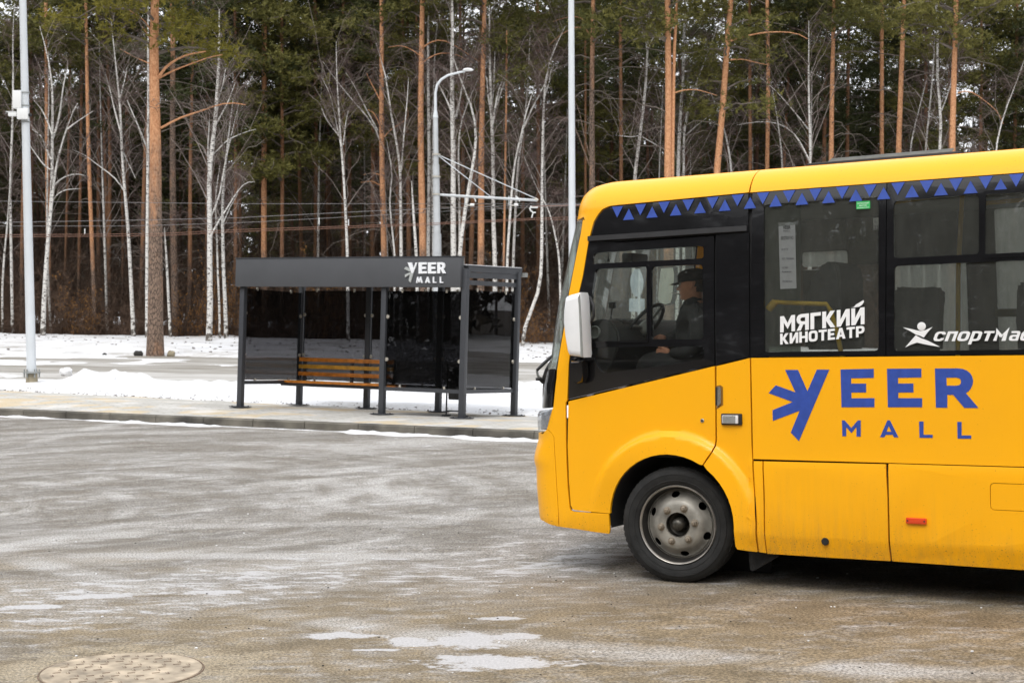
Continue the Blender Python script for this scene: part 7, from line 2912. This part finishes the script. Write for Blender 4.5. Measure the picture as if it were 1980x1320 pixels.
birch([(284, 645), (284, 500), (286, 300), (287, 200), (286, 60)], 7, 4, 56, 'white birch hugging the left side of the thick old pine', 5, 20, .4, [([(286, 290), (270, 250), (255, 215), (246, 195)], 4)])
birch([(404, 648), (407, 600), (405, 520), (406, 440), (404, 380), (404, 330), (410, 290), (417, 230), (421, 170), (424, 88)], 12, 6, 54, 'stout white birch halfway between thick pine and shelter', 6, 26, .4,
      [([(406, 460), (420, 430), (435, 410), (455, 375), (475, 350), (492, 352)], 4), ([(407, 420), (425, 385), (430, 340), (445, 270), (462, 200)], 3.5), ([(405, 340), (402, 290), (405, 230)], 5), ([(411, 300), (440, 270), (475, 255), (495, 250)], 3),
       ([(418, 240), (440, 200), (455, 160)], 3), ([(420, 200), (432, 160), (438, 120)], 3)])
birch([(437, 648), (436, 600), (432, 520), (430, 430), (431, 360), (436, 320), (442, 260)], 8, 3.5, 55, 'slender white birch just right of the stout one', 7, 20, .4, [([(432, 430), (445, 400), (460, 375)], 3)])
birch([(425, 645), (424, 590), (421, 520), (419, 450), (416, 380)], 4.5, 2.5, 57, 'very thin birch squeezed between the stout and slender birches', 8, 12, .4)
birch([(325, 560), (322, 500), (318, 440)], 6, 4, 58, 'old leaning birch stub hidden right behind the thick pine', 9, 6, .6)
birch([(673, 620), (672, 495), (668, 400), (663, 320), (658, 260), (655, 210), (651, 150)], 7, 2.6, 57, 'slender birch rising over the shelter roof middle', 10, 22, .4,
      [([(660, 285), (650, 235), (638, 180), (622, 150)], 3), ([(661, 270), (645, 250), (630, 230), (622, 210)], 3), ([(664, 280), (668, 240), (673, 215)], 2.4)])
birch([(742, 300), (738, 262), (715, 230), (690, 205), (672, 180), (655, 165)], 5, 2.5, 58.4, 'bare birch arching left from behind the snagged pine', 11, 14, .3, [([(730, 252), (705, 205), (685, 165), (668, 140)], 4)], top_y=None)
birch([(775, 620), (776, 490), (774, 380), (776, 330), (766, 270), (752, 200), (748, 150)], 8, 3, 57, 'birch between the snagged pine and the left mast pine', 12, 22, .4, [([(776, 330), (781, 260), (787, 200), (790, 150)], 4)])
birch([(762, 620), (764, 500), (757, 430), (752, 380), (760, 340)], 4.5, 2.5, 57, 'thin crooked birch right of the snagged pine foot', 13, 14, .4)
birch([(808, 620), (805, 490), (800, 420), (796, 350)], 7, 5, 55, 'broken birch stub left of the mast pine', 14, 3, .8, twigs=2, cloud=40)
birch([(826, 620), (828, 490), (830, 300), (828, 160), (828, 40)], 8, 5, 58, 'white birch half hidden behind the tram mast, left side', 15, 24, .4, [([(830, 250), (838, 200), (845, 150)], 4)])
birch([(838, 620), (838, 490), (836, 360), (838, 200), (842, 60)], 6, 3, 59, 'white birch right behind the tram mast', 16, 20, .4)
birch([(877, 620), (877, 490), (876, 400), (877, 300), (874, 200), (874, 100), (876, 20)], 12, 7, 55, 'stout speckled birch first right of the tram mast', 17, 24, .45, [([(880, 230), (862, 190), (848, 165)], 3.5), ([(882, 225), (890, 190), (898, 140)], 5)])
birch([(884, 620), (888, 490), (896, 430), (903, 380), (915, 320), (922, 270), (920, 240), (912, 200), (895, 170)], 10, 3.5, 54.5, 'leaning speckled birch crossing behind the salmon pine', 18, 20, .4)
birch([(888, 560), (889, 420), (886, 300), (888, 240), (900, 210)], 5, 3, 57, 'thin birch behind the stout speckled birch', 19, 14, .4)
birch([(957, 620), (957, 490), (953, 420), (954, 350), (953, 280), (950, 220), (948, 150), (946, 80)], 10, 5, 56, 'speckled birch with a fan of stems right of the salmon pine', 20, 26, .4,
      [([(953, 240), (960, 190), (975, 140), (990, 90)], 5), ([(952, 230), (944, 190), (941, 150)], 5), ([(955, 220), (968, 180), (992, 110)], 4), ([(951, 210), (955, 160), (957, 100)], 5)])
birch([(979, 620), (981, 490), (986, 420), (990, 360), (996, 310), (1005, 265), (1020, 225), (1040, 190)], 6, 3, 55, 'pale birch leaning right at the end of the boom', 21, 20, .4, [([(993, 330), (1003, 280), (1018, 215), (1036, 160)], 4)])
birch([(990, 620), (993, 480), (998, 380), (1002, 300), (1015, 240), (1022, 130)], 6, 3, 57, 'speckled birch just behind the pale leaning birch', 22, 18, .4)
birch([(1012, 640), (1016, 610), (1036, 590), (1045, 560), (1047, 520), (1048, 440), (1048, 330), (1050, 240), (1052, 170), (1060, 120)], 7, 4, 55, 'white birch with a hooked foot between shelter and bus', 23, 22, .45, [([(1052, 190), (1062, 160), (1066, 130)], 3)])
birch([(1084, 600), (1082, 500), (1074, 455), (1062, 405), (1050, 385), (1035, 360)], 5, 2, 55, 'small crooked birch leaning left beside the tall plain pole', 24, 14, .4)
birch([(1224, 620), (1226, 345), (1235, 280), (1243, 220), (1250, 150), (1252, 90)], 8, 5, 56, 'birch leaning right above the cab windscreen', 25, 24, .4, [([(1252, 95), (1262, 75), (1270, 62)], 4), ([(1252, 98), (1247, 75), (1240, 60)], 4), ([(1240, 262), (1220, 265), (1190, 262)], 2.4), ([(1242, 265), (1265, 278), (1285, 290)], 2.6)])
birch([(1309, 620), (1311, 340), (1314, 230), (1320, 180), (1322, 90), (1325, 20)], 9, 5, 57, 'knotty birch touching the thickest pine on its right', 26, 34, .35, Lk=1.1)
birch([(1322, 620), (1322, 340), (1322, 230), (1334, 200), (1350, 150), (1366, 110)], 7, 3, 57, 'birch with arms spread right of the thickest pine', 27, 22, .35, [([(1326, 262), (1350, 240), (1375, 222)], 3)])
birch([(1418, 620), (1415, 330), (1408, 280), (1400, 245)], 6, 3.5, 57, 'short birch with a bushy top close right of the leaning pine', 28, 26, .3)
birch([(1566, 620), (1567, 320), (1566, 240), (1563, 180), (1564, 110)], 7, 3.5, 57, 'grey birch with arched boughs left of the roof hatch', 29, 34, .3, [([(1565, 310), (1540, 260), (1510, 238), (1470, 234), (1425, 242)], 3), ([(1563, 250), (1535, 215), (1500, 175), (1470, 150)], 2.8)], Lk=1.3)
birch([(1512, 620), (1513, 320), (1510, 280), (1505, 240)], 5, 3, 60, 'dim birch between the tan pine and the grey birch', 30, 20, .3)
birch([(1815, 620), (1816, 285), (1822, 240), (1821, 210), (1812, 180), (1811, 130), (1815, 60), (1808, 0)], 7, 4.5, 55, 'crooked white birch left of the pine at the rear of the hatch', 31, 26, .4, [([(1820, 215), (1830, 190), (1845, 140)], 3)])
birch([(1786, 620), (1788, 290), (1795, 240), (1800, 180), (1806, 120)], 5, 3, 58, 'speckled thin birch between the two right pines', 32, 20, .4)
birch([(1921, 620), (1924, 285), (1933, 250), (1942, 215), (1956, 180), (1965, 165)], 5, 2.5, 54, 'tan sapling leaning right at the far right of the roof', 33, 16, .3)
birch([(1757, 620), (1758, 300), (1765, 255), (1775, 220)], 5, 3, 60, 'faint birch just right of the curved bough pine', 34, 16, .4)

# bushes along the edge of the wood
def bush_mesh(seed, n_st, H, spread, leafy=0, col_tw=1400):
    rnd = np.random.RandomState(seed)
    V, Fc = [], []
    for i in range(n_st):
        x, y = rnd.uniform(-spread, spread), rnd.uniform(-.9, .9)
        hh = H * rnd.uniform(.35, 1.0)
        P_ = limb((x, y, -.1), rnd.uniform(0, 6.3), hh * .35, 2.8, rnd.uniform(-.3, .9), rnd, 6, .10)
        add_tube(V, Fc, P_, .014, .004, 3)
        for q in range(5):
            add_tube(V, Fc, limb(P_[rnd.randint(1, 6)], rnd.uniform(0, 6.3), hh * rnd.uniform(.1, .3), rnd.uniform(.3, 1.8), rnd.uniform(0, .8), rnd, 4, .15), .007, .002, 3)
    tw = twig_cloud(V, rnd, col_tw, .4, .006)
    nV = len(V)
    me = mesh_np('undergrowth', list(V) + list(tw.reshape(-1, 3)), list(Fc) + [(nV + 3 * i, nV + 3 * i + 1, nV + 3 * i + 2) for i in range(len(tw))])
    lf = None
    if leafy:
        A = np.array(V)
        C = A[rnd.randint(0, len(A), leafy)] + rnd.normal(size=(leafy, 3)) * .05
        lf = tri_mesh('dry_leaves', blades(C, 2, .09, .030, -.3, rnd))
    return me, lf


BM_ = [bush_mesh(301, 46, 3.2, 2.6), bush_mesh(302, 42, 2.6, 2.6), bush_mesh(303, 40, 4.6, 2.6), bush_mesh(304, 34, 3.0, 2.4, 900)]
rnd = random.Random(21)
for row, (yy, n_, sc_r) in enumerate(((59.3, 22, (.5, .85)), (61.5, 20, (.8, 1.3)), (66, 24, (1.2, 2.1)), (73, 26, (1.7, 3.0)), (82, 26, (2.0, 3.4)))):
    for k in range(n_):
        x = (-.40 + .80 * (k + rnd.uniform(.1, .9)) / n_) * yy
        y = yy + rnd.uniform(-.6, .8)
        me, lf = BM_[rnd.choice((0, 1, 1, 2) if row else (0, 1))]
        o = link('undergrowth', me, brush_m)
        o.location = (x, y, h_back(x, y) - .05)
        s = rnd.uniform(*sc_r)
        o.scale = (1.1, 1, s)
        o.rotation_euler = (0, 0, rnd.choice((0, math.pi)) + rnd.uniform(-.3, .3))
        tag(o, 'leafless brown undergrowth along the forest edge', kind='stuff', group='undergrowth')
for k, (px_, yy, s) in enumerate(((385, 58.8, .75), (430, 59.2, 1.35), (455, 58.9, 1.1), (1035, 57, .55), (1000, 59, 1.2), (160, 60, .8), (620, 60, 1.2))):
    me, lf = BM_[3]
    x = (px_ - CXP) / FPX * yy
    e_ = empty('leafy_bush', (x, yy, h_back(x, yy) - .05), .4 * k)
    e_.scale = (.45, .6, s)
    tag(e_, ['bush with dry orange leaves left of the stout birch foot', 'tallest orange leaved bush behind the stout and slender birches', 'orange leaved bush touching the shelter left end', 'low rusty bush between shelter and bus', 'rusty leaved bush behind the right shelter post',
             'faint rusty bush right of the forked birch foot', 'rusty bush hidden behind the shelter glass'][k], 'bush', 'bushes with dry leaves')
    o = link('stems', me, brush_m, e_); o['kind'] = 'stuff'
    o = link('dry_leaves', lf, leaf_o, e_); o['kind'] = 'stuff'

# deeper rows: copies of the variants
rnd = random.Random(5)
cnt = 0
used = []
deep = []
for (y0, y1, n_) in ((60, 68, 22), (68, 78, 48), (78, 90, 56), (90, 106, 42)):
    for k in range(n_):
        for tries in range(6):
            y = rnd.uniform(y0, y1)
            x = rnd.uniform(-.44, .44) * y
            if all((x - a) ** 2 + (y - b_) ** 2 > 1.6 for a, b_ in used):
                break
        used.append((x, y))
        v = PV[rnd.choice((0, 1, 2, 3, 3, 0) if y < 75 else (0, 1, 2, 4, 5, 2))]
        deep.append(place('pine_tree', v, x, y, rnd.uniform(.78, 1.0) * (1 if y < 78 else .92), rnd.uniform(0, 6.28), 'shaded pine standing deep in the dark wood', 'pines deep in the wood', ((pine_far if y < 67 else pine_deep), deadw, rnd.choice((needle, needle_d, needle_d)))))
        cnt += 1
inner = []
for k in range(16):
    y = rnd.uniform(60, 74)
    x = rnd.uniform(-.42, .42) * y
    inner.append(place('birch_tree', BV[k % 4], x, y, rnd.uniform(.8, 1.15), rnd.uniform(0, 6.28), 'thin pale birch among the pines inside the wood', 'birches inside the wood', (birch_m, birch_br, twig_m)))

# the wood carries on to both sides beyond the frame
for k in range(84):
    sgn_ = 1 if k % 2 else -1
    a = R(rnd.uniform(23, 50))
    r = rnd.uniform(58, 84)
    x, y = sgn_ * r * math.sin(a), 8 + r * math.cos(a)
    if abs(x) < .42 * y or y < 44:
        continue
    place('pine_tree', PV[k % 6], x, y, rnd.uniform(.85, 1.1), rnd.uniform(0, 6.28), 'pine standing outside the frame where the wood carries on', 'pines beyond the frame', (pine_far, deadw, (needle, needle_d)[k % 2]))

# say which one: between which landmarks a tree of the inner rows shows
MARKS = [(-200, 'the left frame edge'), (50, 'the cabinet pole'), (95, 'the forked birch'), (250, 'the tall slender birch'), (301, 'the thick old pine'), (405, 'the stout birch'), (511, 'the low crowned orange pine'),
         (668, 'the slender birch'), (740, 'the snagged pine'), (845, 'the tram mast'), (932, 'the salmon pine'), (1048, 'the hooked birch'), (1106, 'the tall plain pole'), (1230, 'the windscreen birch'),
         (1292, 'the thickest twin pine'), (1398, 'the leaning pine'), (1484, 'the thin tan pine'), (1608, 'the hatch pine'), (1740, 'the curved bough pine'), (1845, 'the rear hatch pine'), (1962, 'the right frame edge'), (2600, '')]
NTH = ['first', 'second', 'third', 'fourth', 'fifth', 'sixth', 'seventh', 'eighth', 'ninth', 'tenth', 'eleventh', 'twelfth']


def name_by_marks(objs, what, grp):
    cells = {}
    for o_ in objs:
        px_ = CXP + FPX * o_.location.x / o_.location.y
        i_ = max(k for k, m_ in enumerate(MARKS) if px_ >= m_[0] or k == 0)
        cells.setdefault(min(i_, len(MARKS) - 2), []).append((px_, o_))
    for i_, lst in cells.items():
        lst.sort(key=lambda q: q[0])
        a_, b_ = MARKS[i_][1], MARKS[i_ + 1][1]
        where = f'between {a_} and {b_}' if b_ else f'right of {a_}'
        for k, (px_, o_) in enumerate(lst):
            o_['label'] = (f'{what} {where}' if len(lst) == 1 else f'{NTH[min(k, 11)]} {what} from the left {where}')
            o_['group'] = grp


name_by_marks([o_ for o_ in deep if o_.location.y < 68], 'shaded inner pine', 'shaded pines in the first inner row')
name_by_marks(inner, 'faint inner birch', 'birches inside the wood')

# the wood goes on as one mass: behind the rows and as an unseen belt that darkens reflections
def far_mass(name, spots, label, seed, m_=60, k_=3, ln=1.5, wd=.55):
    rnd = np.random.RandomState(seed)
    C, T = [], []
    V, Fc = [], []
    for x, y, H, z0 in spots:
        t = rnd.rand(m_)
        z = z0 + H * (.06 + .94 * t)
        r = 2.6 * (1 - .72 * t) + .3
        a = rnd.rand(m_) * 6.283
        C.append(np.stack([x + r * np.cos(a) * rnd.rand(m_) ** .5, y + r * np.sin(a) * rnd.rand(m_) ** .5, z], 1))
        tube_data([(x, y, z0 - .5), (x, y, z0 + H * .9)], [.16, .04], 4, V, Fc)
    tris = blades(np.concatenate(C), k_, ln, wd, .1, rnd)
    o = link(name, tri_mesh(name, tris), far_fol)
    tag(o, label, kind='stuff')


rnd = random.Random(9)
sp = []
for k in range(360):
    y = rnd.uniform(107, 128)
    x = rnd.uniform(-.5, .5) * y
    sp.append((x, y, rnd.uniform(14.5, 20), h_back(x, y) - .2))
far_mass('distant_forest', sp, 'dark mass of conifers closing the view behind the wood', 1, 90, 4, .8, .26)
sp = []  # out of view; made tall and dense to keep sky out of the glass
for k in range(900):
    a = rnd.uniform(R(46), R(314))         # measured from straight ahead
    r = rnd.uniform(62, 84)
    x, y = r * math.sin(a), 8 + r * math.cos(a)
    if -.45 * y < x < .45 * y and y > 0:
        continue
    sp.append((x, y, rnd.uniform(22, 29), -.3))
far_mass('distant_forest', sp, 'unseen dark belt of conifers round the lot, added to darken reflections', 2, 85, 4, .85, .30)
